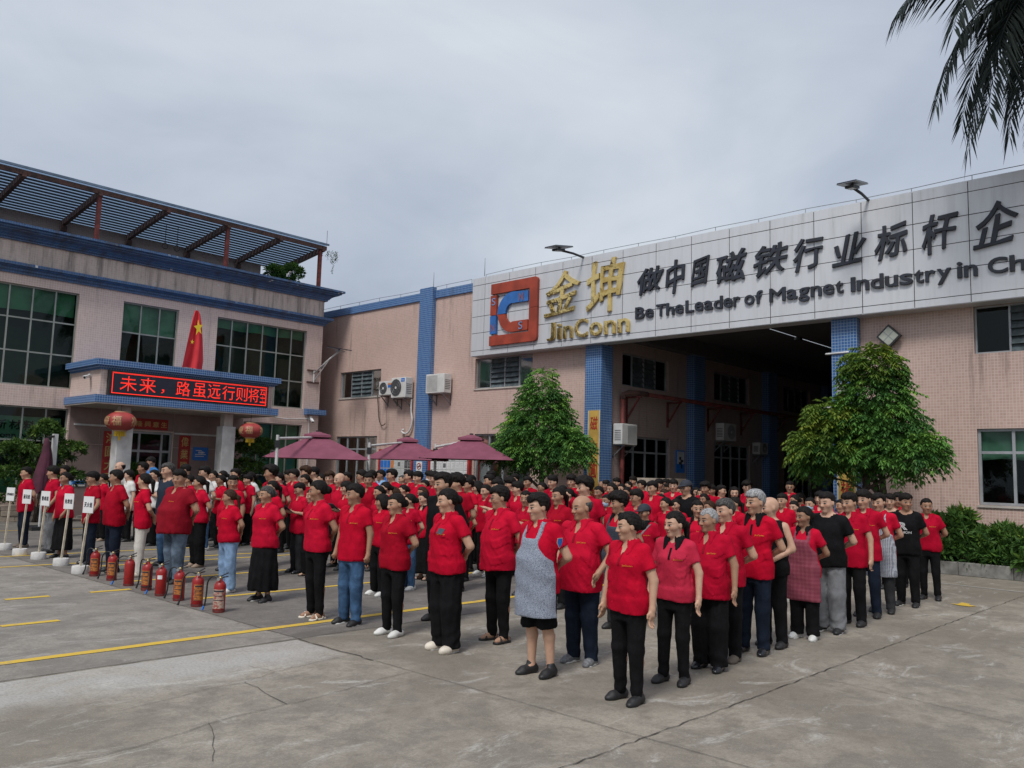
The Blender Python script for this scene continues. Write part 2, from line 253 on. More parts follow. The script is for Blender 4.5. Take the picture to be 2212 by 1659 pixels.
# ---------------------------------------------------------------- mesh helpers
class MB:
    def __init__(s): s.v = []; s.f = []; s.a = []
    def add(s, v, f): o = len(s.v); s.v += [tuple(map(float, p)) for p in v]; s.f += [tuple(o + i for i in q) for q in f]; return s
    def box(s, a, b):
        (x0, y0, z0), (x1, y1, z1) = [tuple(min(p, q) for p, q in zip(a, b)), tuple(max(p, q) for p, q in zip(a, b))]
        return s.add([(x0, y0, z0), (x1, y0, z0), (x1, y1, z0), (x0, y1, z0), (x0, y0, z1), (x1, y0, z1), (x1, y1, z1), (x0, y1, z1)],
                     [(0, 3, 2, 1), (4, 5, 6, 7), (0, 1, 5, 4), (1, 2, 6, 5), (2, 3, 7, 6), (3, 0, 4, 7)])
    def bar(s, a, b, w, h=None, up=(0, 0, 1)):
        a, b = Vector(a), Vector(b); d = (b - a).normalized(); u = Vector(up); r = d.cross(u)
        if r.length < 1e-4: r = d.cross(Vector((1, 0, 0)))
        r.normalize(); u = r.cross(d); h = h or w; r = r * w / 2; u = u * h / 2
        return s.add([p + i * r + j * u for p in (a, b) for i, j in ((-1, -1), (1, -1), (1, 1), (-1, 1))], [(3, 2, 1, 0), (4, 5, 6, 7), (0, 1, 5, 4), (1, 2, 6, 5), (2, 3, 7, 6), (3, 0, 4, 7)])
    def tube(s, pts, r, n=8, caps=True):
        pts = [Vector(p) for p in pts]; rs = r if isinstance(r, (list, tuple)) else [r] * len(pts); o = []; prev = None
        for i, p in enumerate(pts):
            d = (pts[min(i + 1, len(pts) - 1)] - pts[max(i - 1, 0)]).normalized()
            if prev is None: u = d.cross(Vector((.13, .27, .95))); u = u if u.length > .05 else d.cross(Vector((1, 0, 0)))
            else: u = prev - d * prev.dot(d)
            u.normalize(); prev = u; w_ = d.cross(u)
            o += [p + rs[i] * (u * math.cos(6.28319 * k / n) + w_ * math.sin(6.28319 * k / n)) for k in range(n)]
        f = [(i * n + k, i * n + (k + 1) % n, (i + 1) * n + (k + 1) % n, (i + 1) * n + k) for i in range(len(pts) - 1) for k in range(n)]
        if caps: f += [tuple(range(n))[::-1], tuple((len(pts) - 1) * n + k for k in range(n))]
        return s.add(o, f)
    def lathe(s, c, prof, n=20, ax='z'):
        o = []
        for r, h in prof:
            for k in range(n):
                a = 6.28319 * k / n; x, y = r * math.cos(a), r * math.sin(a)
                q = (x, y, h) if ax == 'z' else ((h, x, y) if ax == 'x' else (y, h, x)); o.append((c[0] + q[0], c[1] + q[1], c[2] + q[2]))
        f = [(i * n + k, i * n + (k + 1) % n, (i + 1) * n + (k + 1) % n, (i + 1) * n + k) for i in range(len(prof) - 1) for k in range(n)]
        if prof[0][0] > 1e-6: f.append(tuple(range(n))[::-1])
        if prof[-1][0] > 1e-6: f.append(tuple((len(prof) - 1) * n + k for k in range(n)))
        return s.add(o, f)
    def prism(s, poly, ax, a, b):
        """poly in the plane across axis ax, pushed from a to b"""
        def P(u, v, h): return (h, u, v) if ax == 'x' else ((u, h, v) if ax == 'y' else (u, v, h))
        n = len(poly); o = [P(u, v, a) for u, v in poly] + [P(u, v, b) for u, v in poly]
        return s.add(o, [tuple(range(n))[::-1], tuple(range(n, 2 * n))] + [(i, (i + 1) % n, n + (i + 1) % n, n + i) for i in range(n)])
    def build(s, name, m, parent=None, smooth=False, loc=None, bevel=0.):
        me = bpy.data.meshes.new(name); me.from_pydata(s.v, [], s.f); me.materials.append(MAT[m] if isinstance(m, str) else m)
        if smooth: me.polygons.foreach_set('use_smooth', [True] * len(me.polygons))
        me.update(); o = link(name, me, parent)
        if loc: o.location = loc
        if bevel:
            b = o.modifiers.new('bevel', 'BEVEL'); b.width = bevel; b.segments = 2; b.limit_method = 'ANGLE'
        return o
def link(name, data, parent=None):
    o = bpy.data.objects.new(name, data); COL.objects.link(o)
    if parent is not None: o.parent = parent
    return o
def tag(o, label=None, cat=None, group=None, kind=None):
    for k, v in (('label', label), ('category', cat), ('group', group), ('kind', kind)):
        if v: o[k] = v
    return o
def thing(name, label, cat, loc=(0, 0, 0), rz=0., group=None):
    o = link(name, None); o.location = loc; o.rotation_euler = (0, 0, rz); o.empty_display_size = .2
    return tag(o, label, cat, group)
def box(name, a, b, m, parent=None, **k): return MB().box(a, b).build(name, m, parent, **k)
def copy_tree(o, parent=None):
    c = o.copy(); COL.objects.link(c)
    if parent is not None: c.parent = parent
    for ch in o.children: copy_tree(ch, c)
    return c
def smooth_by_angle(o, deg=40):
    me = o.data; me.polygons.foreach_set('use_smooth', [True] * len(me.polygons)); me.set_sharp_from_angle(angle=math.radians(deg)); return o
# ---------------------------------------------------------------- lettering: a glyph is a text curve turned into a mesh and fitted to a box
_GL = {}
def glyph(ch, bold=0., depth=.5, shear=0.):
    k = (ch, bold, depth, shear)
    if k not in _GL:
        cu = bpy.data.curves.new('glyph', 'FONT'); cu.body = ch; cu.size = 1; cu.bevel_depth = bold; cu.bevel_resolution = 0; cu.extrude = depth; cu.shear = shear; cu.resolution_u = 4
        ob = bpy.data.objects.new('glyph', cu); COL.objects.link(ob); dg = bpy.context.evaluated_depsgraph_get()
        me = bpy.data.meshes.new_from_object(ob.evaluated_get(dg)); bpy.data.objects.remove(ob)
        v = np.zeros(len(me.vertices) * 3, np.float32); me.vertices.foreach_get('co', v); v = v.reshape(-1, 3)
        _GL[k] = (v, [tuple(p.vertices) for p in me.polygons])
    return _GL[k]
def letters(ch, box4, plane, at, m, parent, name='letter', bold=.012, depth=.02, shear=0., keep=False, brush=0):
    """fit ch into (u0, u1, z0, z1) on a wall; plane 'x': u is -y as seen from -x; plane 'y': u is +x as seen from -y; at = the wall, depth stands proud of it"""
    v, f = glyph(ch, bold, .5, shear)
    if not len(v): return None
    u0, u1, z0, z1 = box4; lo, hi = v.min(0), v.max(0); sx = (u1 - u0) / max(hi[0] - lo[0], 1e-6); sz = (z1 - z0) / max(hi[1] - lo[1], 1e-6)
    if brush:                                       # hand-drawn: strokes rise to the right and waver, heavier below
        v = v.copy(); u_ = (v[:, 0] - lo[0]) / (hi[0] - lo[0]); w_ = (v[:, 1] - lo[1]) / (hi[1] - lo[1]); k = brush * 1.7
        v[:, 1] += (hi[1] - lo[1]) * (.13 * (u_ - .5) + .030 * np.sin(5.1 * u_ + 3.3 * w_ + k) - .05 * (u_ - .5) ** 2); v[:, 0] += (hi[0] - lo[0]) * (.05 * (w_ - .5) + .035 * np.sin(4.3 * w_ + 2.2 * u_ + 2 * k)); lo, hi = v.min(0), v.max(0); sx = (u1 - u0) / (hi[0] - lo[0]); sz = (z1 - z0) / (hi[1] - lo[1])
    if keep: sx = math.copysign(sz, sx)
    U = u0 + (v[:, 0] - lo[0]) * sx; Z = z0 + (v[:, 1] - lo[1]) * sz; D = at - depth * (v[:, 2] + .5)
    V = np.stack([D, U, Z], 1) if plane == 'x' else np.stack([U, D, Z], 1)
    me = bpy.data.meshes.new(name); me.from_pydata(V.tolist(), [], f); me.materials.append(MAT[m]); me.update()
    return link(name, me, parent)
# ---------------------------------------------------------------- ground
def sheet(name, pts, z, m, parent=None):
    o = MB().add([(p[0], p[1], z) for p in pts], [tuple(range(len(pts)))]).build(name, m, parent); return o
GROUND = tag(sheet('ground', [(-160, -160), (240, -160), (240, 240), (-160, 240)], 0, 'concrete'), kind='structure')
tag(sheet('pavement_grey', [(-30, 7.97), (5.14, 7.97), (5.14, 27.7), (-30, 27.7)], .004, 'concrete_grey'), kind='structure')
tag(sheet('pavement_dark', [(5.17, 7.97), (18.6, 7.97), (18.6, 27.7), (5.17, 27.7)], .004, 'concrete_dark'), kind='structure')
def v6(x, y): return on_ground(.48828 * x, 1188.1 + .48828 * y)
def v7(x, y): return on_ground(1080.1 + .51172 * x, 1242.1 + .51172 * y)
def v5(x, y): return on_ground(1890.1 + .1953 * x, 1026.1 + .1953 * y)
def ribbon(name, pts, wd, m, jag=.25, z=.007, dev=.012, seed=1):
    rg = random.Random(seed); P = []
    for a, b in zip(pts[:-1], pts[1:]):
        a, b = np.array(a[:2]), np.array(b[:2]); n = max(2, int(np.linalg.norm(b - a) / .09))
        for i in range(n): P.append(a + (b - a) * i / n + np.array([rg.uniform(-1, 1), rg.uniform(-1, 1)]) * dev)
    P.append(np.array(pts[-1][:2])); v = []
    for i, p in enumerate(P):
        d = P[min(i + 1, len(P) - 1)] - P[max(i - 1, 0)]; d = d / (np.linalg.norm(d) + 1e-9); n = np.array([-d[1], d[0]])
        k_ = .42 if m == 'crack_fill' else 1.; w_ = k_ * wd * (1 + rg.uniform(-jag, jag) * 2) * .5; w2 = k_ * wd * (1 + rg.uniform(-jag, jag) * 2) * .5
        v += [(*(p + n * max(w_, .002)), z), (*(p - n * max(w2, .002)), z)]
    o = MB().add(v, [(2 * i, 2 * i + 1, 2 * i + 3, 2 * i + 2) for i in range(len(P) - 1)]).build(name, m, GROUND); return o
ribbon('crack', [v6(*p) for p in ((205, 962), (455, 910), (650, 860), (800, 815), (920, 770), (1100, 725), (1270, 685), (1410, 655), (1560, 610), (1680, 575), (1830, 540))], .009, 'crack_fill', .5, seed=2)
ribbon('crack', [v6(*p) for p in ((1085, 588), (1160, 620), (1190, 650), (1270, 685))], .010, 'crack_fill', .6, seed=3)
ribbon('crack', [v6(*p) for p in ((580, 700), (760, 660), (900, 620), (1085, 588), (1215, 540), (1330, 515), (1560, 462))], .006, 'crack_fill', .6, seed=4)
ribbon('crack', [v6(*p) for p in ((1215, 540), (1150, 525), (1100, 515))], .006, 'crack_fill', .6, seed=5)
ribbon('crack', [v6(*p) for p in ((920, 770), (950, 810), (945, 870), (940, 940))], .006, 'crack_fill', .6, seed=6)
ribbon('slab_joint', [(5.155, .2), (5.15, 3.4), (5.155, 6.6)], .012, 'crack_fill', .3, dev=.004, seed=7); ribbon('slab_joint', [(5.155, 6.6), (5.15, 7.95)], .026, 'crack_fill', .6, dev=.02, seed=8); ribbon('slab_joint', [(5.155, 7.97), (5.155, 27.)], .016, 'crack_fill', .3, dev=.004, seed=9)
ribbon('slab_joint', [(-6, 7.95), (5.15, 7.95)], .016, 'crack_fill', .5, dev=.006, seed=10); ribbon('slab_joint', [(5.17, 7.95), (18.5, 7.95)], .014, 'crack_fill', .4, dev=.006, seed=11)
ribbon('slab_joint', [(.5, 3.49), (5.1, 3.48), (6.8, 3.47), (9.5, 3.5), (12.6, 3.52), (18.8, 3.5)], .015, 'crack_fill', .75, dev=.012, seed=12)
ribbon('slab_joint', [v7(*p) for p in ((1300, 425), (1520, 475), (2212, 640))] + [(9.3, -2.)], .010, 'crack_fill', .4, dev=.004, seed=13)
def stripe(y, x0, x1, wd=.11, m='paint_yellow', name='road_marking'): return ribbon(name, [(x0, y), (x1, y)], wd, m, .03, .009, .004, seed=int(y * 50) + int(x0 * 10))
stripe(8.63, -8, 17.6, .125)
for a, b in (((22, 222), (218, 206)), ((395, 189), (580, 176)), ((0, 340), (262, 314))):
    p, q = v6(*a), v6(*b); stripe((p[1] + q[1]) / 2, p[0], q[0], .12)
for a, b in (((0, 1203.7), (180, 1194.7)), ((0, 1226), (230, 1214)), ((40, 1150), (170, 1139))):
    p, q = on_ground(*a), on_ground(*b); stripe((p[1] + q[1]) / 2, -4, 17.5, .10)
for yy in (11.1, 13.3, 15.5): stripe(yy, 5.6, 17.5, .10)
_ar = [v5(*p) for p in ((825, 1425), (915, 1432), (960, 1415), (1055, 1432), (1040, 1442), (1130, 1458), (1040, 1460), (930, 1446))]
sheet('road_marking', _ar[::-1], .009, 'paint_yellow', GROUND)
ribbon('road_marking', [v5(600, 1185), v5(1648, 1300), (v5(1648, 1300)[0] + .1, -4)], .05, 'paint_white', .2, .007, .005, seed=23)
# ---------------------------------------------------------------- walls with openings
def wall(ax, at, u0, u1, z0, z1, holes, m, parent, name='wall', rev=.16, inward=1, rm=None):
    """a wall sheet on plane ax = at, cut by holes (u0, u1, z0, z1), with reveals that run inward; ax 'x': u is y, ax 'y': u is x"""
    us = sorted({u0, u1, *[h[0] for h in holes], *[h[1] for h in holes]}); zs = sorted({z0, z1, *[h[2] for h in holes], *[h[3] for h in holes]})
    us = [u for u in us if u0 <= u <= u1]; zs = [z for z in zs if z0 <= z <= z1]
    P = (lambda u, z, d=0.: (at + d, u, z)) if ax == 'x' else (lambda u, z, d=0.: (u, at + d, z))
    b = MB(); fl = (ax == 'x')
    def q(a, b_, c, d): b.add([a, b_, c, d], [(0, 1, 2, 3)])
    for i in range(len(us) - 1):
        for j in range(len(zs) - 1):
            uc, zc = (us[i] + us[i + 1]) / 2, (zs[j] + zs[j + 1]) / 2
            if any(h[0] < uc < h[1] and h[2] < zc < h[3] for h in holes): continue
            q(P(us[i], zs[j]), P(us[i + 1], zs[j]), P(us[i + 1], zs[j + 1]), P(us[i], zs[j + 1]))
    for h in holes:
        a, c, e, g = h; r = rev * inward
        q(P(a, e), P(a, e, r), P(c, e, r), P(c, e)); q(P(a, g), P(c, g), P(c, g, r), P(a, g, r)); q(P(a, e), P(a, g), P(a, g, r), P(a, e, r)); q(P(c, e), P(c, e, r), P(c, g, r), P(c, g))
    return b.build(name, m, parent)
def window(ax, at, u0, u1, z0, z1, us, zs, parent, glass='glass_green', frame='window_metal', fw=.045, back=.14, blinds=(), louvre=(), room='room_green', depth=1.0):
    """a window set back in its opening: frame with bars at us and zs, one pane per cell, a dark room behind"""
    P = (lambda u, z, d=0.: (at + d, u, z)) if ax == 'x' else (lambda u, z, d=0.: (u, at + d, z))
    def bx(b, ua, ub, za, zb, d0, d1): return b.box(P(ua, za, d0), P(ub, zb, d1))
    U = [u0] + list(us) + [u1]; Z = [z0] + list(zs) + [z1]; b = MB(); e = .004
    for u in us: bx(b, u - fw / 2, u + fw / 2, z0 + e, z1 - e, back - .03, back + .03)
    for z in zs: bx(b, u0 + e, u1 - e, z - fw / 2, z + fw / 2, back - .026, back + .026)
    bx(b, u0 + e, u0 + fw, z0 + e, z1 - e, back - .034, back + .034); bx(b, u1 - fw, u1 - e, z0 + e, z1 - e, back - .034, back + .034)
    bx(b, u0 + fw, u1 - fw, z0 + e, z0 + fw, back - .032, back + .032); bx(b, u0 + fw, u1 - fw, z1 - fw, z1 - e, back - .032, back + .032)
    fr = b.build('window', frame, parent)
    for i in range(len(U) - 1):
        for j in range(len(Z) - 1):
            a, c, g, h = U[i] + fw / 2, U[i + 1] - fw / 2, Z[j] + fw / 2, Z[j + 1] - fw / 2
            if (i, j) in louvre:
                n = max(3, int((h - g) / .155))
                for k in range(n):
                    zz = g + (h - g) * (k + .5) / n; s = (h - g) / n * .56
                    b = MB(); b.add([P(a, zz - s, back - .055), P(c, zz - s, back - .055), P(c, zz + s, back + .05), P(a, zz + s, back + .05), P(a, zz - s, back - .049), P(c, zz - s, back - .049), P(c, zz + s, back + .056), P(a, zz + s, back + .056)], [(0, 1, 2, 3), (7, 6, 5, 4), (0, 4, 5, 1), (3, 2, 6, 7)])
                    b.build('louvre_blade', 'louvre_glass', fr)
                continue
            MB().add([P(a, g, back), P(c, g, back), P(c, h, back), P(a, h, back)], [(0, 1, 2, 3)]).build('pane', glass, fr)
    for (ua, ub, za, zb, mm) in blinds:
        v = []; n = 24
        for k in range(n + 1):
            u = ua + (ub - ua) * k / n; d = back + .12 + .012 * math.sin(k * 2.1) + .01 * math.sin(k * .9); v += [P(u, za + .02 * math.sin(k * .7), d), P(u, zb, d)]
        MB().add(v, [(2 * k, 2 * k + 2, 2 * k + 3, 2 * k + 1) for k in range(n)]).build('blind', mm, fr, True)
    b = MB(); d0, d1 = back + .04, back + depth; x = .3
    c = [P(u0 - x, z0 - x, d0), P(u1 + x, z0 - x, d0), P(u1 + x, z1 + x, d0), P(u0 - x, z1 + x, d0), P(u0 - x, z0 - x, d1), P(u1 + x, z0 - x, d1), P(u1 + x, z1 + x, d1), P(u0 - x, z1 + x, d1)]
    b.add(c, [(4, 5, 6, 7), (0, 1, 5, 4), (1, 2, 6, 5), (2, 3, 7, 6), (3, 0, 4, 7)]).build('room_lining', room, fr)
    return fr
# ================================================================= office building on the left (facade on y = 29)
OB = thing('office_building', 'pink tiled two-storey office block with blue cornices and rooftop pergola', 'building', (0, 0, 0))
YF = 29.0; CX = 19.2
LX = [9.75 - .672 * k for k in range(1, 11)]; WL = (2.3, 9.75)
wins = [(WL[0], WL[1], 4.16, 7.33), (11.18, 13.13, 4.16, 7.33), (14.6, 18.46, 4.16, 7.33), (WL[0], 9.72, .75, 3.51), (15.9, 18.45, .75, 3.51)]
door = (11.75, 13.2, .15, 2.92)
wall('y', YF, -6, CX, 0, 7.67, wins + [door], 'tile_pink_light', OB)
wall('y', YF, -6, CX, 7.67, 8.70, [], 'tile_frieze', OB)
box('wall', (CX - .2, YF + .02, 0), (CX, YF + 14, 9.0), 'tile_pink', OB)
box('roof_slab', (-6, YF + .03, 8.9), (CX - .22, YF + 14, 9.05), 'kerb_stone', OB)
H3 = (5.24, 6.29)
window('y', YF, WL[0], 9.75, 4.16, 7.33, [u for u in LX[::-1] if u > WL[0] + .2], H3, OB, blinds=[(2.4, 9.7, 6.55, 7.3, 'blind_green')])
window('y', YF, 11.18, 13.13, 4.16, 7.33, (11.83, 12.48), H3, OB, blinds=[(11.22, 13.1, 6.32, 7.3, 'blind_green_pale')])
window('y', YF, 14.6, 18.46, 4.16, 7.33, [14.6 + .643 * k for k in range(1, 6)], H3, OB, blinds=[(14.64, 18.42, 6.95, 7.3, 'blind_green')])
window('y', YF, WL[0], 9.72, .75, 3.51, [u for u in LX[::-1] if u > WL[0] + .2], (1.5, 2.45), OB, blinds=[(2.4, 9.7, .8, 1.6, 'blind_green')])
window('y', YF, 15.9, 18.45, .75, 3.51, (16.54, 17.18, 17.82), (1.5, 2.45), OB, blinds=[(15.95, 18.4, 1.6, 3.45, 'blind_green')])
def cornice(prof, x0, x1, yb, m, nm, mid=None):
    """moulding along x: prof = (projection, z) pairs; returns round the right corner"""
    poly = [(yb - p, z) for p, z in prof]; n = len(poly); v = []; pr = [p for p, z in prof]
    for x, sgn in ((x0, 0), (x1, 1)): v += [(x + (p if sgn else 0), yb - p, z) for p, z in prof]
    v += [(x1 + p, yb + 6, z) for p, z in prof]
    f = [(s * n + i, s * n + i + 1, (s + 1) * n + i + 1, (s + 1) * n + i) for s in (0, 1) for i in range(n - 1)] + [tuple(range(n))[::-1]]
    return MB().add(v, f).build(nm, m, OB)
cornice([(.0, 8.68), (.10, 8.68), (.10, 8.74), (.14, 8.74), (.16, 8.78), (.22, 8.84), (.31, 8.89), (.43, 8.93), (.43, 8.96), (.50, 8.97), (.50, 9.03), (.60, 9.04), (.60, 9.12), (-.25, 9.12), (-.25, 9.0)], -6, CX, YF, 'tile_blue_stained', 'cornice')
cornice([(.0, 7.64), (.07, 7.64), (.07, 7.72), (.13, 7.73), (.13, 7.80), (.20, 7.81), (.24, 7.86), (.30, 7.87), (.30, 7.96), (0, 7.99)], -6, CX, YF, 'tile_blue_stained', 'cornice')
cornice([(.0, 3.94), (.18, 3.94), (.22, 3.97), (.22, 4.17), (0, 4.19)], 18.5, CX, YF, 'tile_blue', 'band_course')
# rooftop storey and pergola
box('upper_wall', (-6, 32.0, 9.05), (17.9, 36, 10.45), 'tile_brown', OB)
PG = thing('pergola', 'rusty steel rooftop pergola with blue slatted roof above the office building', 'pergola', (0, 28.7, 9.1))
def lp(p, o=(0, 28.7, 9.1)): return tuple(a - b for a, b in zip(p, o))
bx_ = [3.2, 5.45, 7.7, 10.0, 12.3, 14.6, 16.8, 18.75]
def pz(y): return 10.86 - (y - 28.6) * .115
for x in bx_: MB().bar(lp((x, 28.55, pz(28.55) - .12)), lp((x, 32.4, pz(32.4) - .12)), .13, .20).build('beam', 'rust_steel', PG)
for x in bx_[:-1]: MB().box(lp((x - .1, 31.85, pz(32) - .42)), lp((x + .1, 32.0 - .003, pz(32) - .23))).build('bracket', 'rust_steel', PG)
for x in (5.45, 10.0, 14.6, 18.65): MB().box(lp((x - .06, 28.6, 9.12)), lp((x + .06, 28.74, pz(28.6) - .2))).build('post', 'red_oxide', PG)
MB().bar(lp((2, 28.62, pz(28.62) - .07)), lp((18.9, 28.62, pz(28.62) - .07)), .10, .16).build('eaves_beam', 'rust_steel', PG)
MB().bar(lp((2, 28.50, pz(28.5) + .06)), lp((18.95, 28.50, pz(28.5) + .06)), .05, .07).build('fascia_strip', 'slat_blue', PG)
nsl = 15
for k in range(nsl):
    y = 28.75 + k * (32.2 - 28.75) / (nsl - 1)
    MB().bar(lp((2, y, pz(y) + .03)), lp((18.9, y, pz(y) + .03)), .115, .035).build('slat', 'slat_dark', PG)
def _pc(t, o): return {'Base Color': t.mix(t.noise(o, 1.5, 4), (.10, .19, .34), (.20, .32, .48)), 'Roughness': .5}
_a = mat('roof_sheet', _pc)
_tt = NT(_a.node_tree); _b = _tt.n['Principled BSDF']; _tr = _tt.node('ShaderNodeBsdfTransparent', {'Color': (.42, .55, .70, 1)}); _mx = _tt.node('ShaderNodeMixShader', {0: .86}); _tt.l.new(_b.outputs[0], _mx.inputs[1]); _tt.l.new(_tr.outputs[0], _mx.inputs[2]); _tt.l.new(_mx.outputs[0], _tt.n['Material Output'].inputs[0])
MB().add([lp(p) for p in ((2, 28.48, pz(28.48) + .10), (18.95, 28.48, pz(28.48) + .10), (18.95, 32.3, pz(32.3) + .10), (2, 32.3, pz(32.3) + .10))], [(0, 1, 2, 3)]).build('roof_sheet', 'roof_sheet', PG)
for x in (12.95, 13.4):
    b = MB().tube([lp((x, 30.2, pz(30.2) - .02)), lp((x, 30.2, 9.98))], .012, 6); b.tube([lp((x + .11 * math.sin(a), 30.2, 9.87 + .11 * math.cos(a))) for a in np.linspace(0, 6.283, 17)], .014, 6); b.build('gym_ring', 'black_plastic', PG)
MB().tube([lp((18.9, 28.6, 10.9)), lp((18.9, 28.6, 11.55))], .012, 5).build('lightning_rod', 'steel_grey', PG)
# portico with the running-text board
PO = thing('entrance_portico', 'blue and pink tiled entrance canopy on two white columns over the door', 'portico', (0, 0, 0))
px0, px1, pyf = 9.6, 15.7, 26.4
MB().box((px0 + .1, pyf + .12, 3.66), (px1 - .1, YF - .003, 4.66)).build('canopy_block', 'tile_pink_light', PO)
b = MB()
for (o_, za, zb) in ((.05, 4.66, 4.72), (.12, 4.72, 4.78), (.20, 4.78, 4.97)): b.box((px0 + .1 - o_, pyf + .12 - o_, za), (px1 - .1 + o_, YF - .004, zb))
b.build('top_band', 'tile_blue', PO); MB().box((px0 - .06, pyf - .06, 3.64), (px1 + .06, YF - .005, 3.87)).build('bottom_band', 'tile_blue', PO)
MB().box((px0 - .04, pyf - .04, 3.60), (px1 + .04, YF - .006, 3.637)).build('soffit', 'cream_plaster', PO)
for x in (10.66, 14.15):
    c = MB().box((x - .24, 26.75, 0), (x + .24, 27.2, 3.16)).build('column', 'white_dirty', PO, bevel=.015); MB().box((x - .16, 26.83, 3.163), (x + .16, 27.12, 3.597)).build('capital', 'cream_plaster', c)
MB().box((12.0, 27.0, 3.55), (12.55, 27.25, 3.597)).build('ceiling_light', 'lamp_lens', PO)
for z_, a_, b_ in ((.08, 10.2, 14.6), (.15, 10.6, 14.2)): MB().box((a_, 28.2 - (.15 - z_) * 6, .0 if z_ < .1 else .083), (b_, YF - .007, z_)).build('step', 'kerb_stone', PO)
for x0_, x1_, z0_, z1_ in ((9.76, 10.72, 0, 3.6), (10.73, 11.72, 0, 3.6), (13.23, 14.5, 0, 3.6), (14.51, 15.87, 0, 3.6), (11.73, 13.22, 2.96, 3.6)):
    for k_ in range(3 if z0_ < 1 else 1):
        h_ = (z1_ - z0_) / (3 if z0_ < 1 else 1); MB().box((x0_, YF - .0075, z0_ + h_ * k_ + .004), (x1_, YF - .0015, z0_ + h_ * (k_ + 1) - .004)).build('wall_panel', 'stone_mauve', PO)
LED = thing('led_display', 'long dark display board with glowing red Chinese running text above the entrance', 'display', (0, 0, 0))
lx0, lx1, lz0, lz1 = 9.96, 15.27, 3.875, 4.655
MB().box((lx0 - .06, pyf - .05, lz0), (lx1 + .06, pyf + .117, lz1)).build('housing', 'black_plastic', LED); MB().box((lx0, pyf - .056, lz0 + .05), (lx1, pyf - .053, lz1 - .05)).build('screen', 'led_board', LED)
b = MB()
for za in (lz0 + .06, lz1 - .095): b.box((lx0 + .02, pyf - .062, za), (lx1 - .02, pyf - .058, za + .034))
for xa in (lx0 + .02, lx1 - .055): b.box((xa, pyf - .0625, lz0 + .1), (xa + .034, pyf - .0585, lz1 - .1))
b.build('light_border', 'led_red', LED)
xs_ = [(10.22, 10.74), (10.82, 11.34), (11.52, 11.62), (12.0, 12.47), (12.57, 13.02), (13.08, 13.53), (13.6, 14.05), (14.1, 14.52), (14.56, 14.96), (15.0, 15.21)]
for ch, (a_, b_) in zip('未来，路虽远行则将至', xs_):
    if ch == '，': letters(ch, (a_, b_, 4.06, 4.2), 'y', pyf - .056, 'led_red', LED, 'character', .0, .006)
    else: letters(ch, (a_, b_, 4.04, 4.51), 'y', pyf - .056, 'led_red', LED, 'character', .0, .006)
# entrance door and its couplets
ED = thing('entrance_door', 'glazed entrance doors with metal frame under the canopy', 'door', (0, 0, 0))
b = MB(); d0, d1 = door[0], door[1]
for x in (d0 + .03, 12.08, 12.86, d1 - .03): b.box((x - .035, YF + .08, .16), (x + .035, YF + .14, 2.9))
b.box((d0, YF + .085, 2.2), (d1, YF + .135, 2.28)); b.box((d0, YF + .084, 2.84), (d1, YF + .136, 2.91)); b.build('frame', 'window_metal_grey', ED)
for a_, c_ in ((d0 + .065, 12.045), (12.115, 12.825), (12.895, d1 - .065)):
    for e_, g_ in ((.2, 2.2), (2.28, 2.84)): MB().add([(a_, YF + .11, e_), (c_, YF + .11, e_), (c_, YF + .11, g_), (a_, YF + .11, g_)], [(0, 1, 2, 3)]).build('pane', 'glass_clear', ED)
MB().box((d0 - .2, YF + .17, 0), (d1 + .2, YF + 3.5, .15)).build('hall_floor', 'cream_plaster', ED); b = MB()
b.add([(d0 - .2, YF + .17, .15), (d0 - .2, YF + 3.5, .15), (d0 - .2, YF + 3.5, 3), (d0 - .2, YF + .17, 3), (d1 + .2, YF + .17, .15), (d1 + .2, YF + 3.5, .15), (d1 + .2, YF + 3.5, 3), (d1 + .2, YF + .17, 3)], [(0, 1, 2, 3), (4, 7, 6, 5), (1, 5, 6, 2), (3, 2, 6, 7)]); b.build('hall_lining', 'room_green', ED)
def couplet(name, label, x0, x1, z0, z1, chars, vert=True, m='banner_red', cm='brush_gold'):
    t = thing(name, label, 'banner', (0, 0, 0)); MB().box((x0, YF - .03, z0), (x1, YF - .009, z1)).build('panel', m, t); n = len(chars)
    for i, ch in enumerate(chars):
        if vert: h = (z1 - z0) / n; a = z1 - h * i; bb = (x0 + .07, x1 - .07, a - h * .9, a - h * .12)
        else: h = (x1 - x0) / n; bb = (x0 + h * (i + .12), x0 + h * (i + .88), z0 + .09, z1 - .09)
        letters(ch, bb, 'y', YF - .031, cm, t, 'character', .008, .006)
    return t
couplet('couplet', 'vertical red couplet banner with gold characters left of the entrance door', 10.86, 11.34, .62, 2.86, '鴻圖大展宏')
couplet('couplet', 'vertical red couplet banner with gold characters right of the entrance door', 13.45, 13.86, .66, 2.84, '偉業騰飛興')
couplet('door_banner', 'horizontal red banner with four gold characters above the entrance door', 11.85, 13.0, 2.99, 3.36, '隆興意生', False)
for (a_, b_, z_) in ((9.9, 11.7, 3.0), (13.25, 15.6, 2.87)): MB().box((a_, YF - .05, z_), (b_, YF - .009, z_ + .06)).build('trim_strip', 'pipe_white', OB)
sg = thing('door_plaque', 'small blue plaque with white lines on the wall beside the right couplet', 'sign', (0, 0, 0)); MB().box((13.98, YF - .03, 1.98), (14.55, YF - .009, 2.45)).build('plate', 'label_blue', sg)
for i, (a_, b_) in enumerate(((14.08, 14.3), (14.18, 14.42), (14.06, 14.46), (14.06, 14.40))): MB().box((a_, YF - .034, 2.32 - i * .07), (b_, YF - .0305, 2.345 - i * .07)).build('text_line', 'paper_white', sg)
letters('红旗', (14.17, 14.38, 2.22, 2.31), 'y', YF - .031, 'paper_white', sg, 'character', .01, .004)
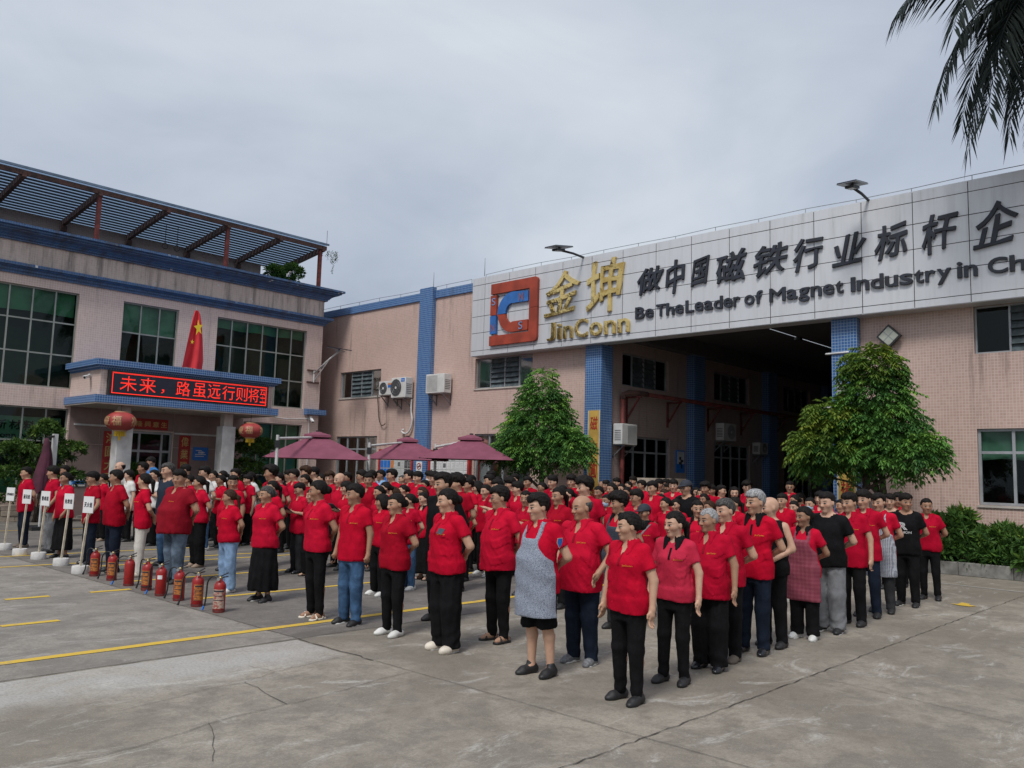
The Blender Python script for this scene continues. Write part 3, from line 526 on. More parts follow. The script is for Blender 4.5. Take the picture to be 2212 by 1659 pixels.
sg = thing('wall_notice', 'small white and blue notice on the wall left of the door', 'sign', (0, 0, 0)); MB().box((9.98, YF - .03, 1.02), (10.38, YF - .009, 1.32)).build('plate', 'paper_white', sg); MB().box((9.985, YF - .035, 1.09), (10.37, YF - .031, 1.20)).build('blue_band', 'label_blue', sg)
sg = thing('window_sign', 'dark company lettering seen behind the green ground-floor window', 'sign', (0, 0, 0)); MB().box((7.6, YF + .45, 2.45), (9.65, YF + .47, 3.2)).build('backboard', 'blind_green_pale', sg)
for i, ch in enumerate('新材料股份'): letters(ch, (7.75 + i * .40, 8.07 + i * .40, 2.78, 3.08), 'y', YF + .449, 'ink', sg, 'character', .02, .02)
letters('Conn New Mat', (7.7, 9.6, 2.52, 2.68), 'y', YF + .449, 'ink', sg, 'character', .02, .02)
# ================================================================= factory on the right (facade on x = 20.3)
FB = thing('factory_building', 'long pink tiled factory hall with blue pilasters and a wide open gateway', 'building', (0, 0, 0))
XF = 20.3
wx = {'a': (26.42, 29.18, 4.74, 5.83), 'b': (26.5, 29.26, .95, 3.15), 'c': (18.3, 21.03, 4.75, 5.82), 'd': (18.3, 20.95, .95, 3.16), 'e': (2.35, 5.10, 4.75, 5.82), 'f': (2.35, 5.10, 1.43, 3.09), 'g': (-5, -2.2, 4.75, 5.82), 'h': (-5, -2.2, 1.43, 3.09)}
wall('x', XF, 15.28, 40, 0, 8.3, [wx[k] for k in 'abcd'], 'tile_pink', FB); wall('x', XF, -14, 8.2, 0, 8.3, [wx[k] for k in 'efgh'], 'tile_pink', FB); wall('x', XF, 8.2, 15.28, 6.6, 8.3, [], 'tile_pink', FB)
def lw(k, **kw):
    a_, b_, z0, z1 = wx[k]; n = 4; us = [a_ + (b_ - a_) * i / n for i in range(1, n)]
    return window('x', XF, a_, b_, z0, z1, us, (), FB, 'glass_dark', 'window_metal_grey', .04, .13, louvre={(1, 0), (2, 0)}, room='dark_room', **kw)
for k in 'aceg': lw(k)
def sw(k, tr=.52, blinds=()):
    a_, b_, z0, z1 = wx[k]; n = 4 if k in 'bd' else 4; us = [a_ + (b_ - a_) * i / n for i in range(1, n)]
    return window('x', XF, a_, b_, z0, z1, us, (z1 - tr,), FB, 'glass_dark', 'window_metal_grey', .06, .10, blinds=blinds, room='dark_room')
sw('b'); sw('d', .5, [(18.35, 20.9, 2.7, 3.12, 'blind_green')]); sw('f', .52, [(2.4, 5.06, 2.42, 3.05, 'blind_green')]); sw('h')
for k in 'cadf':
    a_, b_, z0, z1 = wx[k]; MB().box((XF - .035, a_ - .03, z0 - .05), (XF - .003, b_ + .03, z0 - .002)).build('sill', 'cream_plaster', FB)
MB().box((XF - .06, 20.8, 8.28), (XF + .25, 40, 8.58)).build('parapet', 'tile_blue', FB)
MB().box((XF - .2, 23.25, 0), (XF - .003, 23.98, 8.70)).build('pilaster', 'tile_blue', FB)
MB().box((XF - .22, 15.27, 0), (XF + .34, 15.9, 5.82)).build('gate_pillar', 'tile_blue', FB); MB().box((XF - .22, 7.59, 0), (XF + .34, 8.21, 5.82)).build('gate_pillar', 'tile_blue', FB)
MB().box((XF + .35, 8.0, 6.6), (XF + 26, 11.93, 6.615)).build('roof_slab', 'roof_dark', FB); MB().box((XF + .35, 11.99, 6.6), (XF + 26, 15.8, 6.615)).build('roof_slab', 'roof_dark', FB)
for k in range(5): MB().box((XF + .6 + k * 5.4, 11.80, 6.5), (XF + .8 + k * 5.4, 12.02, 6.598)).build('purlin', 'dark_metal', FB)
IH = [(21.33, 24.0, 4.70, 5.74), (27.04, 29.72, 4.70, 5.74), (32.7, 35.3, 4.70, 5.74), (21.4, 24.1, .9, 3.11), (27.05, 29.75, .9, 3.11), (32.7, 35.3, .9, 3.11)]
wall('y', 15.4, XF + .34, XF + 26, 0, 6.6, IH, 'tile_pink_shaded', FB, inward=1)
for h in IH[:3]: window('y', 15.4, *h, [h[0] + (h[1] - h[0]) * i / 4 for i in (1, 2, 3)], (), FB, 'glass_dark', 'window_metal_grey', .04, .13, louvre={(1, 0), (2, 0)}, room='dark_room')
for h in IH[3:]: window('y', 15.4, *h, [h[0] + (h[1] - h[0]) * i / 4 for i in (1, 2, 3)], (h[3] - .5,), FB, 'glass_dark', 'window_metal_grey', .06, .10, room='dark_room')
for a_, b_ in ((25.15, 25.85), (30.75, 31.45), (36.4, 37.1)): MB().box((a_, 15.08, 0), (b_, 15.397, 6.1)).build('pillar', 'tile_blue', FB)
MB().box((XF + .345, 14.98, 6.1), (XF + 25.9, 15.395, 6.597)).build('beam', 'roof_dark', FB)
MB().box((XF + 26, 7, 0), (XF + 26.2, 16, 6.7)).build('end_wall', 'tile_brown', FB); MB().box((XF + .345, 7.8, 0), (XF + 26, 7.98, 6.6)).build('side_wall', 'tile_brown', FB); MB().box((XF + .3, 7.0, 6.76), (XF + 26.3, 16.5, 6.8)).build('roof_sheet', 'dark_metal', FB) if False else None
MB().box((XF + .02, 8.215, 5.84), (XF + .2, 15.265, 6.597)).build('lintel', 'dark_metal', FB)
# sign fascia of aluminium panels
FS = thing('sign_fascia', 'silver panelled fascia board running along the top of the factory front', 'fascia', (0, 0, 0))
XS = 19.8; yj = [20.76] + [20.155 - 1.1655 * k for k in range(0, 24)]; zj = [5.83, 6.0, 6.62, 7.20, 7.79, 8.31, 8.56]
MB().box((XS + .012, yj[-1], 5.84), (XF - .003, 20.755, 8.55)).build('backing', 'joint_dark', FS)
rg = random.Random(5)
for i in range(len(yj) - 1):
    for j in range(len(zj) - 1):
        t_ = rg.uniform(-.0025, .0025); g_ = .009
        MB().box((XS + t_, yj[i + 1] + g_, zj[j] + g_ * (j > 0)), (XS + .0118, yj[i] - g_, zj[j + 1] - g_ * (j < 5))).build('panel', 'aluminium_panel', FS)
MB().box((XS + .01, 20.757, 5.83), (XF - .004, 20.775, 8.56)).build('end_panel', 'aluminium_panel', FS); MB().box((XS + .014, yj[-1], 8.552), (XF + .2, 20.75, 8.575)).build('coping', 'aluminium_panel', FS); MB().box((XS + .014, yj[-1], 5.815), (XF - .005, 20.75, 5.838)).build('soffit', 'aluminium_panel', FS)
XL = XS - .004
# emblem: two interlocking magnets
LG = thing('emblem', 'square emblem of interlocking red and blue magnet shapes at left end of fascia', 'logo', (0, 0, 0))
def lg(poly, m, d=.10, nm='emblem_piece'):   # poly in (u to the right 0..2.15, v up 0..2.12)
    return MB().prism([(19.78 - u, 6.10 + v) for u, v in poly], 'x', XL - d, XL).build(nm, m, LG)
def arc(cx, cy, r, a0, a1, n=10): return [(cx + r * math.cos(math.radians(a0 + (a1 - a0) * i / n)), cy + r * math.sin(math.radians(a0 + (a1 - a0) * i / n))) for i in range(n + 1)]
lg([(.03, 2.12)] + arc(2.03, 2.0, .12, 90, 0, 5) + [(2.15, 1.12), (1.80, 1.12), (1.80, 1.77), (.03, 1.77)], 'logo_red'); lg([(2.15, 1.11), (2.15, .12)] + arc(2.03, .12, .12, 0, -90, 5) + [(.0, .0), (.0, .33), (.25, .33), (.25, .36), (.32, .36), (.32, .33), (1.80, .33), (1.80, 1.11)], 'logo_red')
lg([(.02, 1.72), (.30, 1.72), (.30, 1.04), (.02, 1.04)], 'logo_red'); lg([(.02, 1.02), (.30, 1.02), (.30, .40), (.02, .40)], 'logo_blue')
lg([(1.74, 1.70), (1.74, 1.36), (1.05, 1.36)] + arc(1.05, 1.05, .33, 90, 180, 8)[1:] + [(.33, 1.04)] + arc(1.05, 1.05, .70, 180, 90, 10)[1:], 'logo_blue', .09); lg([(1.74, .40), (1.74, .74), (1.05, .74)] + arc(1.05, 1.03, .33, 270, 180, 8)[1:] + [(.33, 1.03)] + arc(1.05, 1.05, .66, 180, 270, 10)[1:], 'logo_red', .09)
for ch, u, v, m in (('S', .09, 1.38, 'letter_pale_blue'), ('N', .08, .48, 'letter_brown'), ('N', 1.36, 1.40, 'letter_brown'), ('S', 1.36, .44, 'letter_pale_blue')): letters(ch, (19.78 - u, 19.78 - u - .17, 6.10 + v, 6.10 + v + .25), 'x', XL - .101, m, LG, 'letter', .0, .012)
SG = thing('gold_lettering', 'gold raised company name in Chinese and Latin letters beside the emblem', 'sign', (0, 0, 0))
letters('金', (17.35, 15.91, 6.80, 8.25), 'x', XL, 'gold', SG, 'character', .010, .07, .08, brush=1); letters('坤', (15.65, 14.24, 6.70, 8.37), 'x', XL, 'gold', SG, 'character', .010, .07, .08, brush=2)
cx_ = 17.22
for ch, w_, lo_, hi_ in (('J', .34, 6.04, 6.62), ('i', .16, 6.06, 6.56), ('n', .38, 6.06, 6.46), ('C', .50, 6.04, 6.62), ('o', .46, 6.04, 6.46), ('n', .42, 6.04, 6.46), ('n', .42, 6.04, 6.46)):
    letters(ch, (cx_, cx_ - w_, lo_, hi_), 'x', XL, 'gold', SG, 'letter', .014, .07); cx_ -= w_ + .085
SB = thing('slogan_characters', 'row of black raised brush-style Chinese characters along the fascia', 'sign', (0, 0, 0))
for ch, a_, b_, z0, z1 in (('做', 13.77, 12.88, 7.07, 7.87), ('中', 12.80, 12.18, 6.98, 7.95), ('国', 11.98, 11.41, 7.09, 7.92), ('磁', 11.2, 10.30, 7.07, 7.95), ('铁', 10.11, 9.17, 7.05, 7.93), ('行', 9.03, 8.25, 7.06, 7.9), ('业', 8.03, 7.21, 7.04, 7.84), ('标', 7.02, 6.28, 7.03, 7.9), ('杆', 5.97, 5.20, 7.0, 7.92), ('企', 4.92, 4.04, 6.96, 7.98), ('业', 3.75, 2.9, 7.0, 7.9)):
    letters(ch, (a_, b_, z0, z1), 'x', XL, 'letter_black', SB, 'character', .016, .065, .10, brush=a_)
SE = thing('slogan_english', 'row of bold black raised English slogan letters along the fascia', 'sign', (0, 0, 0))
def word(wd, a_, b_):
    wid = {'i': .40, 'l': .40, 'I': .36, 'f': .68, 't': .68, 'r': .72, 'M': 1.55, 'm': 1.5, 'T': 1.15, 'B': 1.15, 'L': 1.0, 'C': 1.25}
    tot = sum(wid.get(c, 1.) for c in wd) + .12 * (len(wd) - 1); k = (a_ - b_) / tot; y = a_
    for c in wd:
        ww = wid.get(c, 1.) * k; up = c.isupper() or c in 'dhfklb'; z0, z1 = 6.385, 6.385 + (.35 if up else (.31 if c == 't' else (.36 if c == 'i' else .265)))
        if c in 'gy': z0 -= .09
        letters(c, (y, y - ww, z0, z1), 'x', XL, 'letter_black', SE, 'letter', .019, .055); y -= ww + .12 * k
for wd, a_, b_ in (('Be', 13.83, 13.21), ('The', 13.11, 12.22), ('Leader', 12.15, 10.50), ('of', 10.37, 9.87), ('Magnet', 9.67, 7.77), ('Industry', 7.59, 5.38), ('in', 5.26, 4.85), ('China', 4.65, 3.1)): word(wd, a_, b_)
# ---------------------------------------------------------------- things fixed to the two buildings
def ac_unit(label, ax, at, u0, u1, z0, z1, dep, fan=.0, extra=None, gm='ac_grille'):
    """outdoor unit in front of wall ax = at; u0 < u1 along the wall; fan = where its centre lies (0..1), 0 = no round grille"""
    P = (lambda u, z, d: (at - d, u, z)) if ax == 'x' else (lambda u, z, d: (u, at - d, z))
    base = P((u0 + u1) / 2, z0, dep / 2 + .1); t = thing('ac_unit', label, 'air conditioner', base)
    def L(u, z, d): return tuple(a - b for a, b in zip(P(u, z, d), base))
    g = .10; MB().box(L(u0, z0, g), L(u1, z1, g + dep)).build('casing', 'ac_white', t, bevel=.018)
    f = g + dep + .004; h = z1 - z0
    if fan:
        r = h * .42; uc = u0 + (u1 - u0) * fan; zc = (z0 + z1) / 2; b = MB(); n = 28
        v = [L(uc, zc, f)] + [L(uc + r * math.cos(6.2832 * k / n), zc + r * math.sin(6.2832 * k / n), f) for k in range(n)]
        b.add(v, [(0, k + 1, (k + 1) % n + 1) for k in range(n)]).build('fan_grille', gm, t)
        b = MB()
        for k in range(16): b.bar(L(uc + .04 * math.cos(k * .3927), zc + .04 * math.sin(k * .3927), f + .006), L(uc + r * math.cos(k * .3927 + .3), zc + r * math.sin(k * .3927 + .3), f + .006), .006)
        for q in (.45, .75, 1.0): b.tube([L(uc + r * q * math.cos(a), zc + r * q * math.sin(a), f + .006) for a in np.linspace(0, 6.2832, 25)], .005, 4, False)
        b.build('grille_wires', 'ac_white' if gm == 'ac_grille_dark' else 'steel_grey', t)
        b = MB().lathe((0, 0, 0), [(.0, 0), (.05, 0), (.05, .01), (0, .012)], 12, 'x'); o = b.build('hub', 'ac_white', t); o.location = L(uc, zc, f + .012)
        if ax == 'y': o.rotation_euler = (0, 0, math.pi / 2)
    else:
        b = MB()
        for k in range(18): zz = z0 + h * (.1 + .8 * k / 17); b.box(L(u0 + (u1 - u0) * .36, zz, f - .003), L(u1 - .05, zz + .008, f + .003))
        b.build('grille', 'ac_grille_pale', t)
    b = MB()
    for u in (u0 + .12, u1 - .12):
        b.bar(L(u, z0 - .03, .0), L(u, z0 - .03, g + dep), .035); b.bar(L(u, z0 - .38, .005), L(u, z0 - .05, g + dep - .05), .03); b.bar(L(u, z0 - .42, .015), L(u, z0 + .0, .015), .03)
    b.build('bracket', 'steel_grey', t)
    for k in range(7): zz = z0 + h * (.2 + .09 * k); MB().box(L(u0 - .004, zz, g + .06), L(u0 + .01, zz + .022, g + dep - .05)).build('side_vent', 'ac_grille', t) if k < 6 else None
    if extra == 'blue': MB().box(L(u0 + .06, z1 - .17, f - .002), L(u0 + .27, z1 - .04, f + .004)).build('badge', 'label_blue', t); letters('Midea', (at * 0 + L(u0 + .24, 0, 0)[1], L(u0 + .09, 0, 0)[1], L(0, z1 - .13, 0)[2], L(0, z1 - .08, 0)[2]), 'x', L(0, 0, f + .003)[0], 'paper_white', t, 'letter', .0, .003)
    if extra == 'orange': MB().box(L(u0 + .05, z1 - .26, f - .002), L(u0 + .25, z1 - .16, f + .004)).build('label_plate', 'label_blue', t); MB().box(L(u0 + .05, z1 - .155, f - .002), L(u0 + .25, z1 - .09, f + .004)).build('label_plate', 'label_orange', t)
    return t
ac_unit('smaller white outdoor air conditioner next to the louvred window, left of the large one', 'x', XF, 25.18, 26.0, 4.70, 5.24, .30, .66, 'orange')
ac_unit('large white outdoor air conditioner with dark round fan and blue badge on pink wall', 'x', XF, 24.30, 25.16, 4.56, 5.33, .36, .66, 'blue')
ac_unit('white outdoor air conditioner with pale grille right of the blue pilaster', 'x', XF, 22.14, 23.14, 4.64, 5.34, .36, 0)
ac_unit('white outdoor air conditioner on the red pipe just inside the gateway', 'y', 15.4, 20.75, 21.55, 2.80, 3.44, .34, 0)
ac_unit('white outdoor air conditioner deeper in the gateway beside the second pillar', 'y', 15.4, 26.95, 27.85, 3.22, 3.84, .34, .6, gm='ac_grille_pale')
ac_unit('small white outdoor air conditioner farthest inside the dark gateway', 'y', 15.4, 29.75, 30.45, 2.82, 3.26, .3, .6, gm='ac_grille_pale')
def hose(name, label, pts, r, m, cat='pipe', n=8):
    P = [Vector(p) for p in pts]; Q = []
    for i in range(len(P) - 1):                     # Catmull-Rom
        a, b, c, d = P[max(i - 1, 0)], P[i], P[i + 1], P[min(i + 2, len(P) - 1)]
        for k in range(6): s = k / 6; Q.append(.5 * (2 * b + (c - a) * s + (2 * a - 5 * b + 4 * c - d) * s * s + (3 * b - a - 3 * c + d) * s ** 3))
    Q.append(P[-1]); o = MB().tube(Q, r, n).build(name, m, None, True); return tag(o, label, cat)
r1 = lambda x, y, X: tuple(on_x((1100 + .48222 * x) / 1.85172, (1100 + .48222 * y) / 1.85172, X))
hose('drain_hose', 'pale curved drain hose hanging below the large air conditioner', [r1(*p, 20.2) for p in ((1133, 1030), (1130, 1130), (1138, 1200), (1125, 1270), (1095, 1312), (1062, 1310), (1052, 1292), (1068, 1282))], .035, 'pipe_white')
hose('drain_pipe', 'thin brown drain pipe below the smaller air conditioner', [r1(*p, 20.2) for p in ((850, 995), (855, 1080), (862, 1190), (885, 1248), (915, 1232))], .018, 'bark')
hose('downpipe', 'thin grey cable pipe running down beside the blue pilaster', [r1(*p, 20.22) for p in ((1292, 985), (1285, 1130), (1278, 1290), (1268, 1400), (1250, 1620))], .02, 'pipe_grey')
# red fire main with its brackets inside the gateway
RP = thing('fire_main', 'red fire-water pipe on triangular brackets along the gateway wall', 'pipe', (21.1, 15.15, 0))
def rl(*p): return (p[0] - 21.1, p[1] - 15.15, p[2])
MB().tube([rl(21.13, 15.22, 0), rl(21.13, 15.22, 4.30)], .075, 12).build('riser', 'red_oxide', RP, True); MB().tube([rl(21.13, 15.22, 4.22), rl(21.15, 15.2, 4.38), rl(21.25, 15.1, 4.43), rl(21.6, 14.95, 4.44), rl(22.0, 14.9, 4.42)], .085, 12).build('elbow', 'rust_steel', RP, True); MB().tube([rl(22.0, 14.9, 4.42), rl(45, 14.9, 4.42)], .07, 12).build('main', 'red_oxide', RP, True)
for x in (21.55, 23.9, 26.55, 29.0, 31.8, 34.4): MB().bar(rl(x, 15.39, 4.32), rl(x, 14.82, 4.32), .05).bar(rl(x, 15.37, 3.62), rl(x, 14.9, 4.30), .045).bar(rl(x, 15.37, 3.5), rl(x, 15.37, 4.34), .05).build('bracket', 'red_oxide', RP)
# posters and banners at the gateway
sg = thing('gate_poster', 'tall blue poster with dark figure on the gateway wall', 'poster', (24.7, 15.36, 2)); MB().box((-.26, -.012, 0), (.26, .03, .76)).build('sheet', 'label_blue', sg); MB().box((-.22, -.016, .3), (.22, -.013, .72)).build('pale_field', 'paper_grey', sg)
for i, (a_, b_, c_, d_) in enumerate(((-.12, .06, .34, .42), (-.02, .16, .42, .5), (-.1, .02, .5, .6), (.0, .1, .2, .34))): MB().box((a_, -.021 - i * .001, c_ - .06), (b_, -.018, d_ - .06)).build('figure', 'ink', sg)
def yb(label, y0, y1, z0, z1, chars, cm):
    t = thing('yellow_banner', label, 'banner', (0, 0, 0)); X = XF - .222; MB().box((X - .03, y0, z0), (X, y1, z1)).build('board', 'banner_yellow', t); MB().box((X - .034, y1 - .02, z0), (X - .0305, y1 + .015, z1)).box((X - .034, y0 - .015, z0), (X - .0305, y0 + .02, z1)).build('edge', 'frame_pale', t)
    n = len(chars); h = (z1 - z0) / n
    for i, ch in enumerate(chars): letters(ch, (y1 - .07, y0 + .07, z1 - h * i - h * .82, z1 - h * i - h * .25), 'x', X - .031, cm, t, 'character', .012, .006, .1)
yb('tall yellow banner with brush characters on the left gate pillar behind the tree', 15.29, 15.72, .9, 3.80, '磁力圓滿', 'brush_red'); yb('tall yellow banner with brush characters on the right gate pillar behind the leafy tree', 7.65, 8.09, .7, 3.4, '譽滿揚昌', 'brush_red')
def plate(name, label, ax, at, u0, u1, z0, z1, m, band, cat='sign'):
    t = thing(name, label, cat, (0, 0, 0)); P = (lambda u, z, d: (at - d, u, z)) if ax == 'x' else (lambda u, z, d: (u, at - d, z))
    MB().box(P(u0, z0, .0), P(u1, z1, .02)).build('plate', m, t)
    for (a_, b_, c_, d_, mm) in band: MB().box(P(u0 + (u1 - u0) * a_, z0 + (z1 - z0) * c_, .0203), P(u0 + (u1 - u0) * b_, z0 + (z1 - z0) * d_, .024)).build('print', mm, t)
    return t
plate('pillar_notice', 'small white notice with blue band low on the left gate pillar', 'x', XF - .222, 15.32, 15.54, 1.86, 2.12, 'paper_white', [(.1, .9, .2, .72, 'label_blue'), (.25, .75, .8, .9, 'ink_grey')])
t_ = plate('no_smoking_sign', 'small no-smoking sign on the blue pilaster between the notice boards', 'x', XF - .2, 23.46, 23.78, 1.72, 2.16, 'paper_white', [(.1, .9, .05, .16, 'label_orange')])
MB().tube([(XF - .226, 23.62 + .11 * math.cos(a), 1.99 + .11 * math.sin(a)) for a in np.linspace(0, 6.2832, 21)], .012, 5, False).build('ring', 'banner_red', t_); MB().bar((XF - .227, 23.54, 2.07), (XF - .227, 23.70, 1.91), .02).build('slash', 'banner_red', t_); MB().box((XF - .2255, 23.53, 1.97), (XF - .2225, 23.71, 2.0)).build('cigarette', 'ink', t_)
# notice boards under the umbrellas
def board(label, y0, y1, z0, z1, style):
    t = thing('notice_board', label, 'notice board', (0, 0, 0)); X = XF - .12; rg = random.Random(style)
    MB().box((X, y0, z0), (X + .06, y1, z1)).build('back_panel', 'paper_grey' if style == 2 else 'ac_grille_pale', t)
    for y in (y0 - .05, y1 + .05): MB().box((X - .04, y - .05, .0), (X + .07, y + .05, z1 + .1)).build('post', 'banner_red', t)
    MB().box((X - .03, y0, z1 + .0), (X + .06, y1, z1 + .09)).box((X - .03, y0, z0 - .09), (X + .06, y1, z0)).build('rail', 'banner_red', t)
    nx, nz = (9, 5)
    for i in range(nx):
        for j in range(nz):
            w_ = (y1 - y0) / nx; h = (z1 - z0) / nz; ya = y1 - w_ * (i + .93); za = z0 + h * (j + .06); m = rg.choice(['paper_white', 'paper_grey', 'paper_white', 'paper_white'])
            if style == 1: m = ('label_blue' if i < 3 else 'label_orange' if i == 3 else 'paper_grey' if i < 7 else 'ac_grille')
            p = MB().box((X - .006, ya, za), (X - .001, ya + w_ * .86, za + h * .88)).build('sheet', m, t)
            if style == 2 or i > 3:
                if rg.random() < .18: MB().box((X - .009, ya + w_ * .1, za + h * .2), (X - .0065, ya + w_ * .75, za + h * .7)).build('photo', 'ink_grey', p)
                else:
                    b = MB()
                    for k in range(4): b.box((X - .009, ya + w_ * .1, za + h * (.15 + .17 * k)), (X - .0065, ya + w_ * rg.uniform(.5, .8), za + h * (.19 + .17 * k)))
                    b.build('text_line', 'ac_grille_pale', p)
board('notice board of blue and orange posters left of the blue pilaster', 24.18, 26.05, .95, 2.52, 1); board('notice board pinned full of white printed sheets right of the blue pilaster', 21.12, 23.10, .95, 2.50, 2)
# solar lamps, floodlight, cameras
def solar_lamp(label, base, head, ln, wd, bm='dark_metal', wall_=None):
    base, head = Vector(base), Vector(head); t = thing('solar_lamp', label, 'lamp', base); h = head - base
    MB().tube([(0, 0, 0), tuple(h * .5 + Vector((0, 0, .03))), tuple(h)], .035, 8).build('arm', bm, t, True); d = Vector((h.x, h.y, 0)).normalized(); s = Vector((-d.y, d.x, 0)); up = Vector((0, 0, 1)); n = (up * .985 + d * .17).normalized(); e = (d * .985 - up * .17).normalized()
    c = h + n * .09
    MB().bar(c - e * ln / 2, c + e * ln / 2, wd, .03, n).build('solar_panel', 'solar_cell', t); MB().bar(c - e * (ln / 2 + .012) - n * .018, c + e * (ln / 2 + .012) - n * .018, wd + .024, .012, n).build('panel_frame', 'steel_grey', t); MB().bar(h - e * .16, h + e * .22, wd * .45, .06, n).build('lamp_housing', bm, t); MB().bar(h - e * .08 - n * .034, h + e * .2 - n * .034, wd * .36, .008, n).build('lens', 'lamp_lens', t); MB().bar(h - e * .04, c, .05).build('bracket', 'dark_metal', t)
    return t
def to_y(p, Y): return tuple(on_y(*p, Y))
def to_x(p, X): return tuple(on_x(*p, X))
solar_lamp('dark solar lamp on the fascia top above the first Chinese character, leaning left', (19.95, 15.84, 8.56), to_y((1208, 540), 15.84), .80, .44)
solar_lamp('dark solar lamp on the fascia top near the right side of the picture', (19.95, 7.16, 8.56), to_y((1842, 405), 7.16), .72, .44)
sl_ = solar_lamp('white solar lamp on a bracketed arm at the corner of the office building', (18.85, 28.97, 5.62), to_x((733, 758), 18.85), .95, .5, 'white_dirty')
MB().bar((-.3, .0, .13), (.25, .0, .13), .06).bar((-.3, 0, -.35), (.25, 0, -.35), .06).build('wall_rail', 'rust_steel', sl_); MB().tube([(0, -.02, -.35), (0, -.02, .13)], .035, 8).build('wall_tube', 'white_dirty', sl_); MB().tube([(0, -.02, -.3), tuple((Vector(to_x((733, 758), 18.85)) - Vector((18.85, 28.97, 5.62))) * .6)], .022, 6).build('brace', 'white_dirty', sl_)
fl = thing('floodlight', 'square black floodlight turned on its corner on the pink wall', 'lamp', (XF - .16, 6.86, 5.29)); fl.rotation_euler = (math.radians(45), 0, 0); fl.scale = (.8, .8, .8)
MB().box((-.06, -.25, -.25), (.06, .25, .25)).build('housing', 'black_plastic', fl); MB().box((-.066, -.2, -.2), (-.0605, .2, .2)).build('lens', 'lamp_lens', fl); MB().box((-.07, -.01, -.2), (-.0665, .01, .2)).box((-.0702, -.2, -.01), (-.0664, .2, .01)).build('lens_bars', 'steel_grey', fl); MB().box((.06, -.05, -.05), (.157, .05, .05)).build('bracket', 'black_plastic', fl)
def cctv(label, base, d, m='white_paint'):
    t = thing('security_camera', label, 'camera', base); d = Vector(d).normalized(); MB().box((-.05, -.05, -.06), (.05, .05, .06)).build('mount', 'white_dirty', t); a = Vector((0, 0, -.02)) + d * .10; MB().tube([tuple(Vector((0, 0, 0))), tuple(a)], .02, 6).build('arm', 'white_dirty', t); MB().tube([tuple(a - d * .06), tuple(a + d * .2)], .045, 10).build('body', m, t, True); MB().tube([tuple(a + d * .2), tuple(a + d * .207)], .036, 10).build('lens', 'black_plastic', t); MB().bar(a - d * .05 + Vector((0, 0, .05)), a + d * .24 + Vector((0, 0, .05)), .10, .012).build('hood', m, t)
cctv('white security camera on the left side of the entrance canopy', (9.68, 27.3, 4.5), (-.75, -.6, -.25)); cctv('white security camera under the blue band at the corner of the office building', (18.75, 28.9, 3.82), (-.1, -.8, -.5)); cctv('white security camera pointing left on the right gate pillar', (20.05, 8.26, 3.62), (-.35, .9, -.12)); cctv('tan security camera in front of the right gate pillar', (20.03, 7.85, 3.66), (-.8, -.5, -.15), 'sandal_tan')
cctv('white security camera on the office roof edge near the potted plants', (17.2, 28.6, 9.35), (-.3, -.9, .1))
jb = thing('junction_box', 'small grey junction box on the right gate pillar above the cameras', 'electric box', (XF - .222, 7.95, 3.95)); MB().box((-.08, -.13, -.02), (0, .13, .28)).build('cover', 'steel_grey', jb, bevel=.01); MB().box((-.086, -.09, .05), (-.081, .09, .22)).build('window', 'ac_grille_pale', jb)
hose('wall_conduit', 'short white conduit crossing the upper right gate pillar', [(XF - .24, 8.35, 4.97), (XF - .24, 7.78, 4.98)], .025, 'pipe_white')
hose('wall_cable', 'white cable running along the wall below the office corner band', [(16.9, 28.95, 3.78), (17.6, 28.95, 3.72), (18.5, 28.95, 3.76), (18.72, 28.95, 3.7), (18.74, 28.95, 2.6), (18.74, 28.95, 1.4)], .02, 'pipe_white', 'cable')
# lightning wires along the roof edges
def roof_wire(name, label, X, y0, y1, z, step, rods, seed=1):
    rg = random.Random(seed); t = thing(name, label, 'wire', (X, y0, z)); n = int(abs(y1 - y0) / step); s = 1 if y1 > y0 else -1
    pts = [(0, s * k * step, .16 + rg.uniform(-.02, .02)) for k in range(n + 1)]; MB().tube(pts, .009, 5).build('wire', 'steel_grey', t)
    for p in pts: MB().tube([(p[0], p[1], 0), p], .009, 5).build('support', 'steel_grey', t)
    for y in rods: MB().tube([(0, y - y0, .1), (0, y - y0, .75)], [.016, .006], 5).build('rod', 'steel_grey', t)
roof_wire('lightning_wire', 'thin lightning wire on posts along the silver fascia top', 20.0, -4, 20.7, 8.57, 1.28, (20.4,), 1); roof_wire('lightning_wire', 'thin lightning wire along the blue parapet of the recessed pink wall', 20.35, 21.4, 38, 8.58, 1.35, (23.5,), 2)
# ---------------------------------------------------------------- flag, lanterns
FG = thing('flag', 'red flag with yellow stars hanging from a pole on the entrance canopy', 'flag', (on_y(421, 700, 26.75)[0] + .05, 26.75, 4.97)); MB().tube([(0, .05, 0), (-.02, .05, 2.13)], .018, 6).build('pole', 'silver', FG)
v = []; nu, nv = 16, 22
for j in range(nv + 1):
    q = j / nv; z = 2.02 - 1.98 * q; wl = -.06 - .34 * q ** .8; wr = .05 + .32 * q ** .5 - (.04 * max(0, q - .85) / .15)
    for i in range(nu + 1): s = i / nu; v.append((wl + (wr - wl) * s - .02, -.02 - .05 * math.sin(s * 9 + 1.5 * q) * (.3 + q) - .02 * math.sin(s * 17 + 4 * q), z + (.10 * math.sin(s * 4.5) * max(0, q - .7))))
fm = MB().add(v, [(j * (nu + 1) + i, j * (nu + 1) + i + 1, (j + 1) * (nu + 1) + i + 1, (j + 1) * (nu + 1) + i) for j in range(nv) for i in range(nu)]).build('cloth', 'flag_red', FG, True)
def star(cx, cz, r, sx, rot): return [(cx + sx * r * (1 if k % 2 == 0 else .4) * math.cos(rot + k * math.pi / 5), cz + r * (1 if k % 2 == 0 else .4) * math.sin(rot + k * math.pi / 5)) for k in range(10)]
